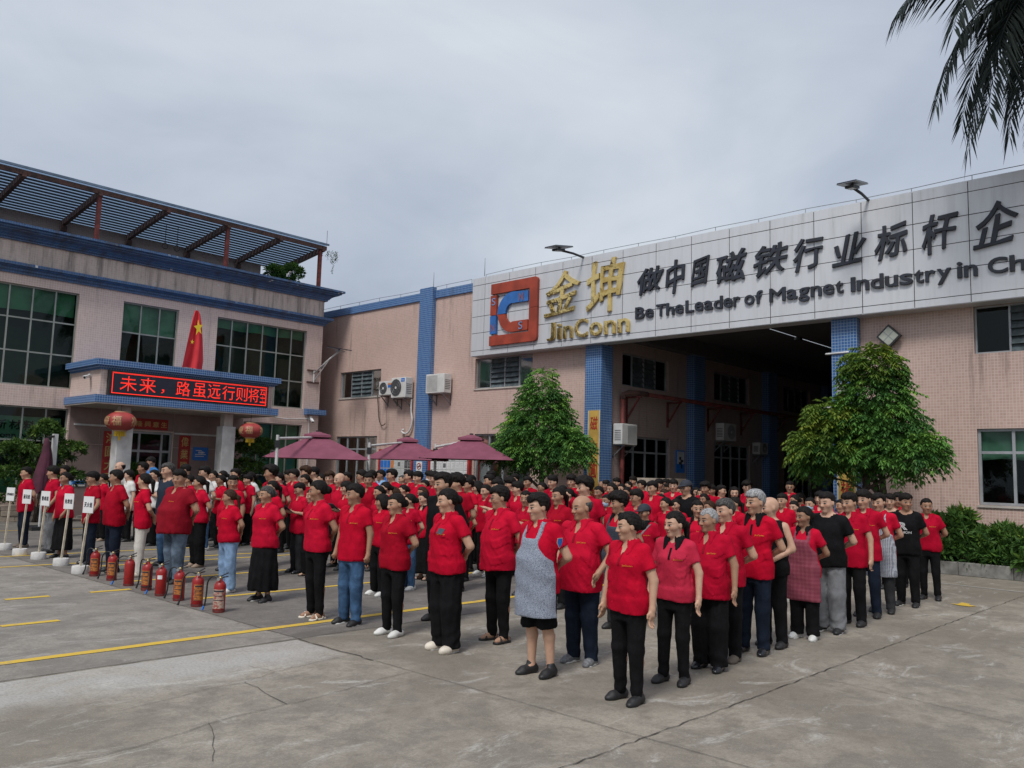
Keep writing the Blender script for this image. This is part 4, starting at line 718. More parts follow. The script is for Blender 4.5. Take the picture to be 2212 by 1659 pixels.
MB().prism(star(.02, 1.42, .28, .6, 1.75), 'y', -.135, -.132).build('star', 'flag_yellow', FG); MB().prism(star(-.16, .92, .085, .8, 1.5), 'y', -.135, -.132).build('star', 'flag_yellow', FG)
def lantern(label, x, y, z, r):
    t = thing('lantern', label, 'lantern', (x, y, z), group='red lanterns under the canopy'); n = 24; pr = [(r * .42, -.62 * r)] + [(r * math.cos(a) ** .8 if math.cos(a) > .02 else .02, r * .66 * math.sin(a)) for a in np.linspace(-1.15, 1.15, 13)] + [(r * .42, .62 * r)]
    b = MB(); o = []
    for rr, h in pr:
        for k in range(48): a = 6.2832 * k / 48; q = rr * (1 - .028 * (k % 2)); o.append((q * math.cos(a), q * math.sin(a), h))
    b.add(o, [(i * 48 + k, i * 48 + (k + 1) % 48, (i + 1) * 48 + (k + 1) % 48, (i + 1) * 48 + k) for i in range(len(pr) - 1) for k in range(48)]).build('shade', 'lantern_red', t, True)
    for s in (1, -1): MB().lathe((0, 0, s * .62 * r), [(.44 * r, -.03), (.44 * r, .03)], 20).build('cap', 'lantern_gold', t)
    b = MB()
    for k in range(14): a = 6.2832 * k / 14; b.tube([(.3 * r * math.cos(a), .3 * r * math.sin(a), -.64 * r), (.32 * r * math.cos(a), .32 * r * math.sin(a), -1.02 * r)], .022, 4)
    b.build('fringe', 'tassel_gold', t); MB().tube([(0, 0, -.6 * r), (0, 0, -1.3 * r)], [.05, .03], 6).build('tassel', 'tassel_gold', t); MB().tube([(0, 0, .6 * r), (0, 0, 3.6 - z)], .008, 4).build('cord', 'dark_metal', t)
    for a0, ch in ((-2.2, '福'), (-.9, '禧'), (-3.0, '慶')):       # gold characters on the shade
        vv, ff = glyph(ch, .01, .5, 0.); lo, hi = vv.min(0), vv.max(0); o = []
        for p in vv: u = (p[0] - lo[0]) / (hi[0] - lo[0]) - .5; zz = ((p[1] - lo[1]) / (hi[1] - lo[1]) - .5) * .66 * r; a = a0 + u * .62; q = r * math.sqrt(max(.02, 1 - (zz / (.66 * r)) ** 2)) ** .8 + .012 + .004 * (p[2] + .5); o.append((q * math.cos(a), q * math.sin(a), zz))
        MB().add(o, ff).build('character', 'lantern_gold', t)
    return t
lantern('red lantern with gold tassel hanging left of the entrance by the column', 10.36, 26.42, 3.09, .45); lantern('red lantern with gold tassel hanging right of the right white column', 14.78, 26.45, 3.05, .40)
# ---------------------------------------------------------------- umbrellas
def umbrella(label, c, half, ze, zt, rot, mast, arm_z):
    t = thing('umbrella', label, 'umbrella', (c[0], c[1], 0), rot, 'open maroon parasols along the factory wall'); n = 12; v = []; f = []
    def top(u, w_):                                     # u, w in -1..1 -> height with rib creases and sag
        m = max(abs(u), abs(w_)); k = min(abs(u), abs(w_)) / m if m > 1e-6 else 1; return zt - (zt - ze) * m ** 1.12 - .09 * m * (1 - k) * math.sin(math.pi * min(m, 1)) * .6
    for i in range(2 * n + 1):
        for j in range(2 * n + 1): u, w_ = i / n - 1, j / n - 1; v.append((u * half, w_ * half, top(u, w_)))
    W = 2 * n + 1; f = [(i * W + j, (i + 1) * W + j, (i + 1) * W + j + 1, i * W + j + 1) for i in range(2 * n) for j in range(2 * n)]
    MB().add(v, f).build('canopy', 'canopy_maroon', t)
    h2 = half * .26; v = [(0, 0, zt + .09)] + [(h2 * a, h2 * b_, zt - .03) for a, b_ in ((1, 1), (-1, 1), (-1, -1), (1, -1))] + [(h2 * a * 1.02, h2 * b_ * 1.02, zt - .10) for a, b_ in ((1, 1), (-1, 1), (-1, -1), (1, -1))]
    MB().add(v, [(0, 1, 2), (0, 2, 3), (0, 3, 4), (0, 4, 1), (1, 5, 6, 2), (2, 6, 7, 3), (3, 7, 8, 4), (4, 8, 5, 1)]).build('vent_cap', 'canopy_maroon', t); MB().lathe((0, 0, zt + .07), [(.06, 0), (.06, .04), (.0, .05)], 10).build('finial', 'black_plastic', t)
    for a, b_ in ((1, 1), (-1, 1), (-1, -1), (1, -1), (1, 0), (-1, 0), (0, 1), (0, -1)): MB().bar((0, 0, zt - .06), (a * half * .97, b_ * half * .97, ze - .005), .025).build('rib', 'dark_metal', t)
    mx, my = mast; MB().tube([(mx, my, .1), (mx, my, arm_z + .1)], .045, 8).build('mast', 'white_dirty', t); MB().tube([(mx, my, arm_z), (0, 0, zt + .12 if arm_z > zt else zt - .1)], .04, 8).build('arm', 'white_dirty', t); MB().box((mx - .45, my - .45, 0), (mx + .45, my + .45, .1)).build('base', 'dark_metal', t); MB().box((mx - .06, my - .07, arm_z - .25), (mx + .06, my + .07, arm_z - .05)).build('crank', 'black_plastic', t)
    return t
umbrella('large open maroon umbrella on the left with white mast, nearest the office building', (14.5, 21.9), 1.52, 2.10, 2.86, math.radians(57), (-2.1, 1.1), 2.62)
umbrella('open maroon umbrella in the middle of the three, in front of the blue pilaster', (17.75, 21.5), 1.35, 2.17, 2.86, math.radians(50), (-1.9, 1.15), 2.55)
umbrella('open maroon umbrella on the right of the three, beside the leafy tree', (17.45, 18.15), 1.38, 2.20, 2.88, math.radians(40), (1.5, 1.3), 2.6)
# folded umbrella
FU = thing('folded_umbrella', 'folded dark maroon umbrella standing left of the entrance by a white mast', 'umbrella', (7.62, 24.2, 0)); v = []; n = 18
for j in range(15):
    q = j / 14; z = 2.42 - 1.42 * q; r = .045 + .17 * q ** .7 - .05 * max(0, q - .8) * 3
    for k in range(n): a = 6.2832 * k / n; rr = r * (1 + .28 * math.sin(4.5 * a * 2 + 2.2 * q)); v.append((rr * math.cos(a) + .03 * math.sin(5 * q), rr * math.sin(a), z + .05 * math.sin(3 * a) * q))
MB().add(v, [(j * n + k, (j + 1) * n + k, (j + 1) * n + (k + 1) % n, j * n + (k + 1) % n) for j in range(14) for k in range(n)] + [tuple(range(n))]).build('canopy', 'canopy_folded', FU, True)
MB().tube([(0, 0, .1), (0, 0, 2.4)], .03, 8).build('pole', 'white_dirty', FU); MB().box((.22, .18, .1), (.34, .30, 2.55)).build('mast', 'white_dirty', FU); MB().bar((.28, .24, 2.5), (0, 0, 2.42), .05).build('arm', 'black_plastic', FU); MB().box((-.25, -.25, 0), (.6, .6, .1)).build('base', 'dark_metal', FU)
# ---------------------------------------------------------------- group signs on stakes
ST = [('first', (5.45, 19.27), '引导疏散组'), ('second', (5.38, 18.05), '通讯组'), ('third', (5.45, 17.21), '警戒组'), ('fourth', (5.43, 15.97), '抢救组'), ('fifth', (5.30, 14.70), '灭火组')]
SL = ['leftmost white sign board on a stake, at the picture edge', 'second white sign board on a stake from the left', 'middle one of the five white sign boards on stakes', 'white sign board on a stake in front of the long black skirt', 'white sign board on a stake nearest the fire extinguishers']
rg = random.Random(3)
for (nm, (x, y), tx), lb in zip(ST, SL):
    t = thing('stake_sign', lb, 'sign', (x, y, 0), 0, 'white group signs on stakes'); le = rg.uniform(.05, .11)
    MB().lathe((0, 0, 0), [(.126, 0), (.13, .02), (.128, .12), (.12, .13)], 20).build('cement_base', 'cement_white', t, True); smooth_by_angle(t.children[0])
    top = (le * .25, -le * 1.3, 1.13); MB().bar((0, 0, .1), top, .030, .030, (1, 0, 0)).build('stake', 'wood_pale', t)
    d = Vector(top).normalized(); bo = link('board', None, t) if False else None
    a = Vector(top); s = Vector((.55, -.835, 0)); s = Vector((.36, -.93, 0)).normalized(); nrm = s.cross(Vector((0, 0, 1))); nrm = nrm if nrm.x < 0 else -nrm
    c0 = a + nrm * .02; hw, hh = .115, .135; tl = Vector((0, -.05, 1)).normalized()
    pts = [c0 + s * i * hw + tl * j * hh for i, j in ((-1, -1), (1, -1), (1, 1), (-1, 1))]
    bd = MB().add([tuple(p) for p in pts] + [tuple(p - nrm * .012) for p in pts], [(0, 1, 2, 3), (7, 6, 5, 4), (0, 4, 5, 1), (1, 5, 6, 2), (2, 6, 7, 3), (3, 7, 4, 0)]).build('board', 'paper_white', t)
    m_ = len(tx); wch = min(.062, .20 / m_)
    for i, ch in enumerate(tx):
        vv, ff = glyph(ch, .012, .5, 0.); lo, hi = vv.min(0), vv.max(0); o = []
        for p in vv: u = ((p[0] - lo[0]) / (hi[0] - lo[0]) - .5) * wch * .88 + (i - (m_ - 1) / 2) * wch; z_ = ((p[1] - lo[1]) / (hi[1] - lo[1]) - .5) * min(.08, wch * 1.3); q = c0 + s * u + tl * z_ + nrm * (.002 + .002 * (p[2] + .5)); o.append(tuple(q))
        MB().add(o, ff).build('character', 'ink', bd)
# ---------------------------------------------------------------- fire extinguishers
def hose_pts(P, k=6):
    P = [Vector(p) for p in P]; Q = []
    for i in range(len(P) - 1):
        a, b, c, d = P[max(i - 1, 0)], P[i], P[i + 1], P[min(i + 2, len(P) - 1)]
        for j in range(k): s = j / k; Q.append(.5 * (2 * b + (c - a) * s + (2 * a - 5 * b + 4 * c - d) * s * s + (3 * b - a - 3 * c + d) * s ** 3))
    return Q + [P[-1]]
EX = [(5.36, 14.25, 'label_worn_orange'), (5.38, 13.60, 'label_worn_orange'), (5.35, 12.88, None), (5.36, 12.28, 'label_worn_pale_y'), (5.30, 11.68, 'paper'), (5.31, 11.14, 'label_worn_orange'), (5.28, 10.55, 'label_worn_orange'), (5.29, 9.98, 'label_worn_pale')]
EL = ['fire extinguisher with rusty orange label, first in the row beside the last stake sign', 'fire extinguisher with rusty orange label, second from the left in the row', 'plain red fire extinguisher, third from the left in the row', 'fire extinguisher with orange and white label and black band, fourth in the row', 'bright red fire extinguisher with small white tag, fifth in the row', 'fire extinguisher with wide worn orange label, third from the right in the row', 'fire extinguisher with narrow worn label, second from the right in the row', 'rightmost fire extinguisher in the row, with scratched pale label']
for i, ((x, y, lab), lb) in enumerate(zip(EX, EL)):
    rg = random.Random(i + 40); t = thing('fire_extinguisher', lb, 'fire extinguisher', (x, y, 0), math.radians(rg.uniform(-20, 20)), 'fire extinguishers in a row'); t.scale = (.97, .97, .88); r = .075
    smooth_by_angle(MB().lathe((0, 0, 0), [(.068, 0), (r, .012), (r, .36), (r * .93, .395), (r * .7, .425), (.03, .445), (.026, .47)], 24).build('cylinder', 'extinguisher_red', t)); MB().lathe((0, 0, 0), [(r + .002, .015), (r + .002, .045)], 24).build('foot_ring', 'red_oxide', t)
    smooth_by_angle(MB().lathe((0, 0, .46), [(.024, 0), (.028, .015), (.028, .03), (.018, .045)], 12).build('valve', 'brass', t)); MB().tube([(-.035, -.035, .475), (-.05, -.05, .475)], .022, 10).build('gauge', 'silver', t)
    MB().add([(-.02, -.011, .495), (-.02, .011, .495), (.10, .011, .545), (.10, -.011, .545), (-.02, -.011, .505), (-.02, .011, .505), (.10, .011, .556), (.10, -.011, .556)], [(0, 1, 2, 3), (7, 6, 5, 4), (0, 4, 5, 1), (1, 5, 6, 2), (2, 6, 7, 3), (3, 7, 4, 0)]).build('lever', 'dark_metal', t); MB().bar((-.01, 0, .485), (.10, 0, .500), .022, .012).build('handle', 'dark_metal', t)
    k = rg.uniform(-.03, .03)
    MB().tube(hose_pts([(-.02, .02, .48), (-.07, .09, .50), (-.10 + k, .155, .42), (-.10 + k, .18, .26), (-.11 + k, .185, .12), (-.13 + k, .20, .03)]), .0105, 7).build('hose', 'black_plastic', t, True); MB().tube([(-.12 + k, .192, .075), (-.135 + k, .203, .02)], [.012, .016], 8).build('nozzle', 'label_blue' if i in (2, 4, 7) else 'black_plastic', t)
    if lab:
        m_ = {'label_worn_orange': 'label_worn_orange', 'label_worn_pale': 'label_worn_pale', 'label_worn_pale_y': 'label_worn_orange', 'paper': 'paper_white'}[lab]; z0, z1, a0, a1 = {'paper': (.27, .33, 3.6, 4.5), 'label_worn_pale': (.06, .33, 2.9, 5.2)}.get(lab, (.10, .33, 3.3, 5.0)); v = []; n = 12
        for q in range(n + 1): a = a0 + (a1 - a0) * q / n; v += [((r + .0015) * math.cos(a), (r + .0015) * math.sin(a), z0), ((r + .0015) * math.cos(a), (r + .0015) * math.sin(a), z1)]
        lo_ = MB().add(v, [(2 * q, 2 * q + 2, 2 * q + 3, 2 * q + 1) for q in range(n)]).build('label', m_, t)
        if lab != 'paper':
            for s in range(3):
                b = MB()
                zz = z1 - .035 - s * .06; v = []
                for q in range(n + 1): a = a0 + .2 + (a1 - a0 - .4) * q / n; v += [((r + .0028) * math.cos(a), (r + .0028) * math.sin(a), zz), ((r + .0028) * math.cos(a), (r + .0028) * math.sin(a), zz + (.022 if s == 0 else .010))]
                b.add(v, [(2 * q, 2 * q + 2, 2 * q + 3, 2 * q + 1) for q in range(n)]).build('label_text', 'ink', lo_)
    if i == 3: MB().lathe((0, 0, .06), [(r + .004, 0), (r + .004, .02)], 24).build('strap', 'black_plastic', t)
# ---------------------------------------------------------------- planters, kerb, things in the gateway
PL = thing('planter_wall', 'low stone planter of stacked blocks below the office windows at far left', 'planter', (0, 0, 0)); rg = random.Random(9)
for r_ in range(3):
    xx = -3.0 + (r_ % 2) * .3
    while xx < 9.4:
        ww = rg.uniform(.55, .8); MB().box((xx, 27.85 + rg.uniform(-.01, .01), r_ * .16 + .002), (min(xx + ww, 9.6) - .012, 28.15, r_ * .16 + .152)).build('block', 'planter_stone', PL, bevel=.008); xx += ww
MB().box((-3, 28.13, 0), (9.6, 28.96, .42)).build('soil', 'soil', PL)
KB = thing('hedge_kerb', 'grey concrete kerb holding the shrubs below the right factory wall', 'kerb', (0, 0, 0)); rg = random.Random(4)
for k in range(14): y1 = 7.2 - k * 1.0; MB().box((19.0 + rg.uniform(-.008, .008), y1 - .993, 0), (19.16, y1, .27 + rg.uniform(-.006, .006))).build('kerb_block', 'kerb_stone', KB, bevel=.012)
MB().box((19.155, -6.8, 0), (XF - .01, 7.2, .2)).build('soil', 'soil', KB); MB().box((19.0, 7.2, 0), (XF - .24, 7.3, .26)).build('kerb_end', 'kerb_stone', KB)
CT = thing('platform_cart', 'tall pale cardboard box on a trolley in the gateway behind the crowd', 'carton', (21.7, 14.2, 0)); MB().box((-.85, -.4, .18), (.85, .4, 1.80)).build('carton', 'planter_stone', CT, bevel=.01); MB().box((-.9, -.45, .12), (.9, .45, .175)).build('trolley_deck', 'steel_grey', CT); MB().box((-.04, -.404, .18), (.04, -.4015, 1.8)).build('tape', 'frame_pale', CT)
for a, b_ in ((-.7, -.35), (.7, -.35), (-.7, .35), (.7, .35)): MB().lathe((a, b_, .06), [(.06, -.02), (.06, .02)], 12, 'y').build('wheel', 'black_plastic', CT)
# ---------------------------------------------------------------- plants: crowns made of many small leaves
def leaf_mesh(name, V, F, tone, m, parent):
    me = bpy.data.meshes.new(name); V = np.asarray(V, np.float32); F = np.asarray(F, np.int32); k = F.shape[1]
    me.vertices.add(len(V)); me.vertices.foreach_set('co', V.ravel()); me.loops.add(F.size); me.loops.foreach_set('vertex_index', F.ravel()); me.polygons.add(len(F)); me.polygons.foreach_set('loop_start', np.arange(0, F.size, k, dtype=np.int32))
    a = me.attributes.new('tone', 'FLOAT', 'POINT'); a.data.foreach_set('value', np.asarray(tone, np.float32)); me.update(calc_edges=True); me.materials.append(MAT[m]); return link(name, me, parent)
def leaves(base, d, side, ln, wd, fold=.25, droop=.2):
    """arrays of leaf blades: base points, unit directions, side vectors -> 5-point blades (two quads folded on the midrib)"""
    n = len(base); up = np.cross(d, side); L = ln[:, None]; W = wd[:, None]
    m1 = base + d * L * .38 - np.array([0, 0, 1]) * L * droop * .10; tip = base + d * L - np.array([0, 0, 1]) * L * droop
    l = m1 + side * W * .5 + up * W * fold; r = m1 - side * W * .5 + up * W * fold
    V = np.stack([base, l, tip, r, m1], 1).reshape(-1, 3); o = np.arange(n)[:, None] * 5
    F = np.concatenate([o + np.array([0, 4, 2, 1]), o + np.array([0, 3, 2, 4])]); return V, F
def unit(a): return a / (np.linalg.norm(a, axis=-1, keepdims=True) + 1e-9)
def sprays(rng, cen, out, nl, ln, wd, sp, droop=.4):
    """drooping compound leaves: from each cen along out, nl pairs of leaflets"""
    B, D, S, T = [], [], [], []
    for c, o in zip(cen, out):
        s = unit(np.cross(o, [0, 0, 1]) + 1e-6); k = np.arange(nl)
        for q in range(nl):
            t = (q + 1) / nl; p = c + o * sp * t - np.array([0, 0, 1]) * sp * droop * t * t
            for g in (1, -1):
                B.append(p); dd = o * .55 + s * g * .85 - np.array([0, 0, .12 + .45 * t]); D.append(dd + rng.normal(0, .14, 3)); S.append(o - s * g * .2 + rng.normal(0, .2, 3))
        B.append(c + o * sp - np.array([0, 0, 1]) * sp * droop); D.append(o - np.array([0, 0, .8])); S.append(s)
    B, D = np.array(B), unit(np.array(D)); S = np.array(S); S = unit(S - D * (S * D).sum(1, keepdims=True)); n = len(B)
    V, F = leaves(B, D, S, ln * rng.uniform(.75, 1.2, n), wd * rng.uniform(.8, 1.15, n), .22, .25); return V, F, n
def crown(name, parent, m, rng, envelope, nsp, nl=4, ln=.13, wd=.05, sp=.30, tone_f=None, shell=.55, droop=.42):
    """envelope(u) -> list of lobes (centre, radii); sprays sit mostly near the surface and point outward"""
    cen, out, tb = [], [], []
    lobes = envelope; wts = np.array([l[1][0] * l[1][1] + l[1][0] * l[1][2] for l in lobes]); wts = wts / wts.sum()
    while len(cen) < nsp:
        c, r = lobes[rng.choice(len(lobes), p=wts)]; d = unit(rng.normal(0, 1, 3)); rad = rng.uniform(shell, 1.0) ** .6 * (1. if rng.random() < .8 else rng.uniform(1.02, 1.16))
        if d[2] < -.55 and rng.random() < .6: continue
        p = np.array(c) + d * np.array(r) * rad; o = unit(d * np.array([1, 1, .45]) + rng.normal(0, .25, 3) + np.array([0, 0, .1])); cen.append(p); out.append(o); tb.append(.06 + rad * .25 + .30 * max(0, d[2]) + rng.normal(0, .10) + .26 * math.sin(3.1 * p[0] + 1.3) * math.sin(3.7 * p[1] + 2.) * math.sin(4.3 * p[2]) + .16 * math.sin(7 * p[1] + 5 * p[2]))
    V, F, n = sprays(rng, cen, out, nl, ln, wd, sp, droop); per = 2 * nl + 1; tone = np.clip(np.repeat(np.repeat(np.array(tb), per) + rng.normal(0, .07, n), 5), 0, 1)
    return leaf_mesh(name, V, F, tone, m, parent)
def wood(parent, rng, base, top, r0, limbs):
    b = MB(); b.tube([base, (base[0] + .03, base[1] - .02, (base[2] + top[2]) * .5), top], [r0, r0 * .8, r0 * .55], 9)
    b.build('trunk', 'bark', parent, True)
    for e in limbs:
        s = Vector(base).lerp(Vector(top), rng.uniform(.55, .98)); e = Vector(e); md = s.lerp(e, .5) + Vector((0, 0, .12)); MB().tube([tuple(s), tuple(md), tuple(e)], [r0 * .45, r0 * .3, r0 * .12], 7).build('limb', 'bark', parent, True)
def garden_tree(label, c, lobes, base, seed, nsp, ym=None, trunks=1):
    rng = np.random.default_rng(seed); t = thing('leafy_tree', label, 'tree', (c[0], c[1], 0)); lob = [((a[0] * .88, a[1] * .86, a[2]), (r[0] * .80, r[1] * .78, r[2] * .85)) for a, r in lobes]
    for k in range(trunks): wood(t, rng, (rng.uniform(-.2, .2) * (trunks > 1), rng.uniform(-.3, .3) * (trunks > 1), 0), (rng.uniform(-.15, .15), rng.uniform(-.2, .2), 2.3), .11 / (1 + .3 * (trunks > 1)), [tuple(np.array(l[0]) * .85) for l in lobes[k::trunks]])
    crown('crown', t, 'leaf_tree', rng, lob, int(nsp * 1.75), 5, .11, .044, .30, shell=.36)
    if ym:
        for l in [((a[0] * .9, a[1] * .86, a[2]), (r[0] * .85, r[1] * .8, r[2] * .9)) for a, r in ym]: crown('young_foliage', t, 'leaf_yellow', rng, [l], int(nsp * .12), 5, .125, .046, .34, shell=.8)
    return t
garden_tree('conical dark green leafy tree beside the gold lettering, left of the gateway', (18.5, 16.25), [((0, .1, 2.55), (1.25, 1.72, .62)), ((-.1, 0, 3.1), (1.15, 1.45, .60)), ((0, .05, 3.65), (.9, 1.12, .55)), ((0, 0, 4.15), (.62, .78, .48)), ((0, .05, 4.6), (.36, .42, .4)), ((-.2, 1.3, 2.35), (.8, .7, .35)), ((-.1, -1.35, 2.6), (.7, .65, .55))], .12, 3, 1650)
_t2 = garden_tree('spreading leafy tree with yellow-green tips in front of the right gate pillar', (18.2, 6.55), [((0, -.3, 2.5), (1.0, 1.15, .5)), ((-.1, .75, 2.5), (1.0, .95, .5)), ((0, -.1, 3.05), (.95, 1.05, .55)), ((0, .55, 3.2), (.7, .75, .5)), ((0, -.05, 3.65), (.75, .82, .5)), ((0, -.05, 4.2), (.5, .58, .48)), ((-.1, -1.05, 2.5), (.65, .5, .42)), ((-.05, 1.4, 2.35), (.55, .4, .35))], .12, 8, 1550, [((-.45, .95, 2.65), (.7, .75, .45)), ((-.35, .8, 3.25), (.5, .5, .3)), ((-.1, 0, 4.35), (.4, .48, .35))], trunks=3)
def shrub(name, label, c, lobes, seed, n, m='leaf_bush', ln=.13, wd=.04, stems=True, cat='shrub', group=None, rosette=True):
    rng = np.random.default_rng(seed); t = thing(name, label, cat, (c[0], c[1], c[2] if len(c) > 2 else 0), 0, group)
    if stems:
        for l in lobes[:6]: e = Vector(l[0]); MB().tube([(rng.uniform(-.1, .1), rng.uniform(-.1, .1), 0), tuple(e * .5 + Vector((.04, .03, .1))), tuple(e)], [.045, .03, .012], 6).build('stem', 'bark', t, True)
    B, D, T = [], [], []; wts = np.array([l[1][0] * l[1][1] + l[1][1] * l[1][2] for l in lobes]); wts /= wts.sum()
    for _ in range(n):
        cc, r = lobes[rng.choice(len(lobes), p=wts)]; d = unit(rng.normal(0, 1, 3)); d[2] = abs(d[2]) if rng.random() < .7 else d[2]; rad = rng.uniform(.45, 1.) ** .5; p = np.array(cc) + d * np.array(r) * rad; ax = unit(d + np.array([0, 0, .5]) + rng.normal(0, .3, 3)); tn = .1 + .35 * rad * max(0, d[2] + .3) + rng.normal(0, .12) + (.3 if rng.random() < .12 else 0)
        for q in range(8): g = unit(ax * rng.uniform(.25, .9) + unit(rng.normal(0, 1, 3)) * .75); B.append(p + g * .01); D.append(g); T.append(tn)
    B, D = np.array(B), np.array(D); S = unit(np.cross(D, unit(rng.normal(0, 1, (len(D), 3))))); V, F = leaves(B, D, S, ln * rng.uniform(.7, 1.2, len(B)), wd * rng.uniform(.8, 1.2, len(B)), .18, .12)
    leaf_mesh('foliage', V, F, np.clip(np.repeat(np.array(T), 5), 0, 1), m, t); return t
shrub('clipped_bush', 'tall tiered clipped bush left of the entrance behind the folded umbrella', (8.5, 27.3), [((.0, 0, 1.9), (.75, .55, .35)), ((-.65, 0, 2.1), (.5, .45, .28)), ((.7, 0, 2.15), (.58, .45, .28)), ((.1, 0, 2.6), (.48, .4, .26)), ((-.5, 0, 1.35), (.8, .5, .35)), ((.55, 0, 1.3), (.75, .5, .35)), ((.1, 0, 2.85), (.25, .25, .16))], 11, 800, 'leaf_bush', .16, .05)
shrub('clipped_bush', 'dark clipped bush right of the right entrance column', (15.3, 27.6), [((0, 0, 1.6), (.8, .5, .5)), ((.2, 0, 2.3), (.75, .5, .4)), ((-.1, 0, 2.8), (.55, .4, .3)), ((.7, 0, 2.55), (.4, .35, .3)), ((0, 0, .9), (.8, .5, .5))], 12, 750, 'leaf_bush', .15, .045)
shrub('planter_hedge', 'low yellow-green hedge in the stone planter at far left', (6.6, 28.35, .4), [((x, 0, .18), (.5, .35, .28)) for x in (-3.2, -2.4, -1.6, -.8, 0, .8, 1.5)], 13, 700, 'leaf_bush', .10, .035, False, 'hedge')
hs = [((0, .1), .55, .92), ((.05, -.75), .5, .70), ((-.1, -1.5), .5, .60), ((.0, -2.25), .55, .72), ((.1, -3.0), .5, .85), ((0, -3.8), .55, .8), ((0, -4.6), .55, .8)]
hn = ['tallest broad-leaved shrub at the left end of the hedge below the right wall', 'second broad-leaved shrub of the hedge from the left, below the right wall', 'lower shrub in the middle of the hedge below the right window', 'shrub of the hedge under the right window sill near the picture edge', 'shrub of the hedge at the right picture edge', 'hedge shrub just past the right picture edge', 'last hedge shrub past the right picture edge']
for i, ((o, r, h), lb) in enumerate(zip(hs[:5], hn)):
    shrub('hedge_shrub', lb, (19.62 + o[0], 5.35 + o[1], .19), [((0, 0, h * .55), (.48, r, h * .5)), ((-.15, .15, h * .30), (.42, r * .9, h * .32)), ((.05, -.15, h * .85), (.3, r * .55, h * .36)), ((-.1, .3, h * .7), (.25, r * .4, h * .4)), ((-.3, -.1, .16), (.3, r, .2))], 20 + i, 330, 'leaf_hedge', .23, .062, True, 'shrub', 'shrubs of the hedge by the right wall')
shrub('roof_plant', 'leafy green plant on the office roof under the pergola end', (17.6, 29.3, 9.1), [((-.55, 0, .42), (.42, .35, .28)), ((.25, 0, .55), (.45, .35, .36)), ((-.1, .1, .3), (.5, .3, .25))], 31, 330, 'leaf_hedge', .17, .06, True, 'plant')
# hanging creeper on the pergola corner
_r = np.random.default_rng(5); HC = thing('hanging_creeper', 'thin dry creeper hanging from the right corner of the pergola', 'creeper', (18.95, 28.6, 10.75)); B_, D_ = [], []
for k in range(9):
    x, y = _r.uniform(-.25, .5), _r.uniform(-.15, .15); L_ = _r.uniform(.3, 1.5) if k % 3 == 0 else _r.uniform(.2, .7); pts = [(x + .05 * math.sin(q * 2 + k), y, -L_ * q / 6) for q in range(7)]; MB().tube(pts, .008, 4).build('strand', 'bark', HC)
    for q in range(int(40 * L_)): z = -_r.uniform(0, L_); B_.append((x + _r.normal(0, .04), y + _r.normal(0, .03), z)); D_.append(_r.normal(0, 1, 3))
B_, D_ = np.array(B_), unit(np.array(D_)); V_, F_ = leaves(B_, D_, unit(np.cross(D_, unit(_r.normal(0, 1, D_.shape)))), np.full(len(B_), .07), np.full(len(B_), .03)); leaf_mesh('foliage', V_, F_, np.repeat(_r.uniform(.1, .5, len(B_)), 5), 'leaf_hedge', HC)
# pot plants in the doorway
shrub('door_plant', 'dark upright pot plant beside the entrance door glass', (11.72, 28.45, .15), [((0, 0, 1.0), (.22, .2, .55)), ((.1, 0, .6), (.2, .2, .4))], 33, 130, 'leaf_hedge', .36, .09, True, 'plant')
# palm whose crown hangs into the picture, rooted in the hedge bed just past the right edge
PT = thing('palm_tree', 'palm tree with drooping feather fronds hanging into the upper right corner', 'palm', (19.25, 3.05, 0)); cr = Vector((0, 0, 11.6))
MB().tube([(0, 0, .1), (.03, .02, 3), (.02, 0, 6), (0, 0, 9.4), (0, 0, 10.4), (0, 0, 11.5)], [.26, .22, .2, .19, .15, .09], 14).build('trunk', 'bark', PT, True); base = np.array([19.25, 3.05, 0]); _r = np.random.default_rng(17)
def frond(p2, lift, seed, n=64, ll=.78):
    r_ = np.random.default_rng(seed); p0 = np.array(cr); p2 = np.array(p2, float); hz = p2 - p0; hz[2] = 0; p1 = p0 + hz * .72 + np.array([0, 0, lift]); B, D, S, L = [], [], [], []; pts = []
    for i in range(n + 1):
        t = i / n; q = (1 - t) ** 2 * p0 + 2 * t * (1 - t) * p1 + t * t * p2; tg = unit(2 * (1 - t) * (p1 - p0) + 2 * t * (p2 - p1)); pts.append(tuple(q))
        if t < .12: continue
        s = unit(np.cross(tg, [0, 0, 1]) + 1e-5)
        for g in (1, -1):
            d = unit(tg * (.50 + .35 * t) + s * g * .82 + np.array([0, 0, -.42]) + r_.normal(0, .10, 3)); B.append(q); D.append(d); S.append(unit(np.cross(d, np.cross(tg, d)) + r_.normal(0, .15, 3))); L.append(ll * (.55 + .6 * math.sin(math.pi * min(1, t * .9 + .06))) * r_.uniform(.85, 1.1))
    fo = MB().tube(pts, [.032 * (1 - .85 * i / n) for i in range(n + 1)], 6).build('frond_rib', 'leaf_palm', PT, True)
    B, D, S, L = map(np.array, (B, D, S, L)); S = unit(S - D * (S * D).sum(1, keepdims=True)); V, F = leaves(B, D, S, L, np.full(len(L), .055), .2, .35); leaf_mesh('leaflets', V, F, np.repeat(np.clip(.4 + r_.normal(0, .2, len(L)), 0, 1), 5), 'leaf_palm', fo)
def tip(px_, py_, X): return tuple(on_x(px_, py_, X) - base)
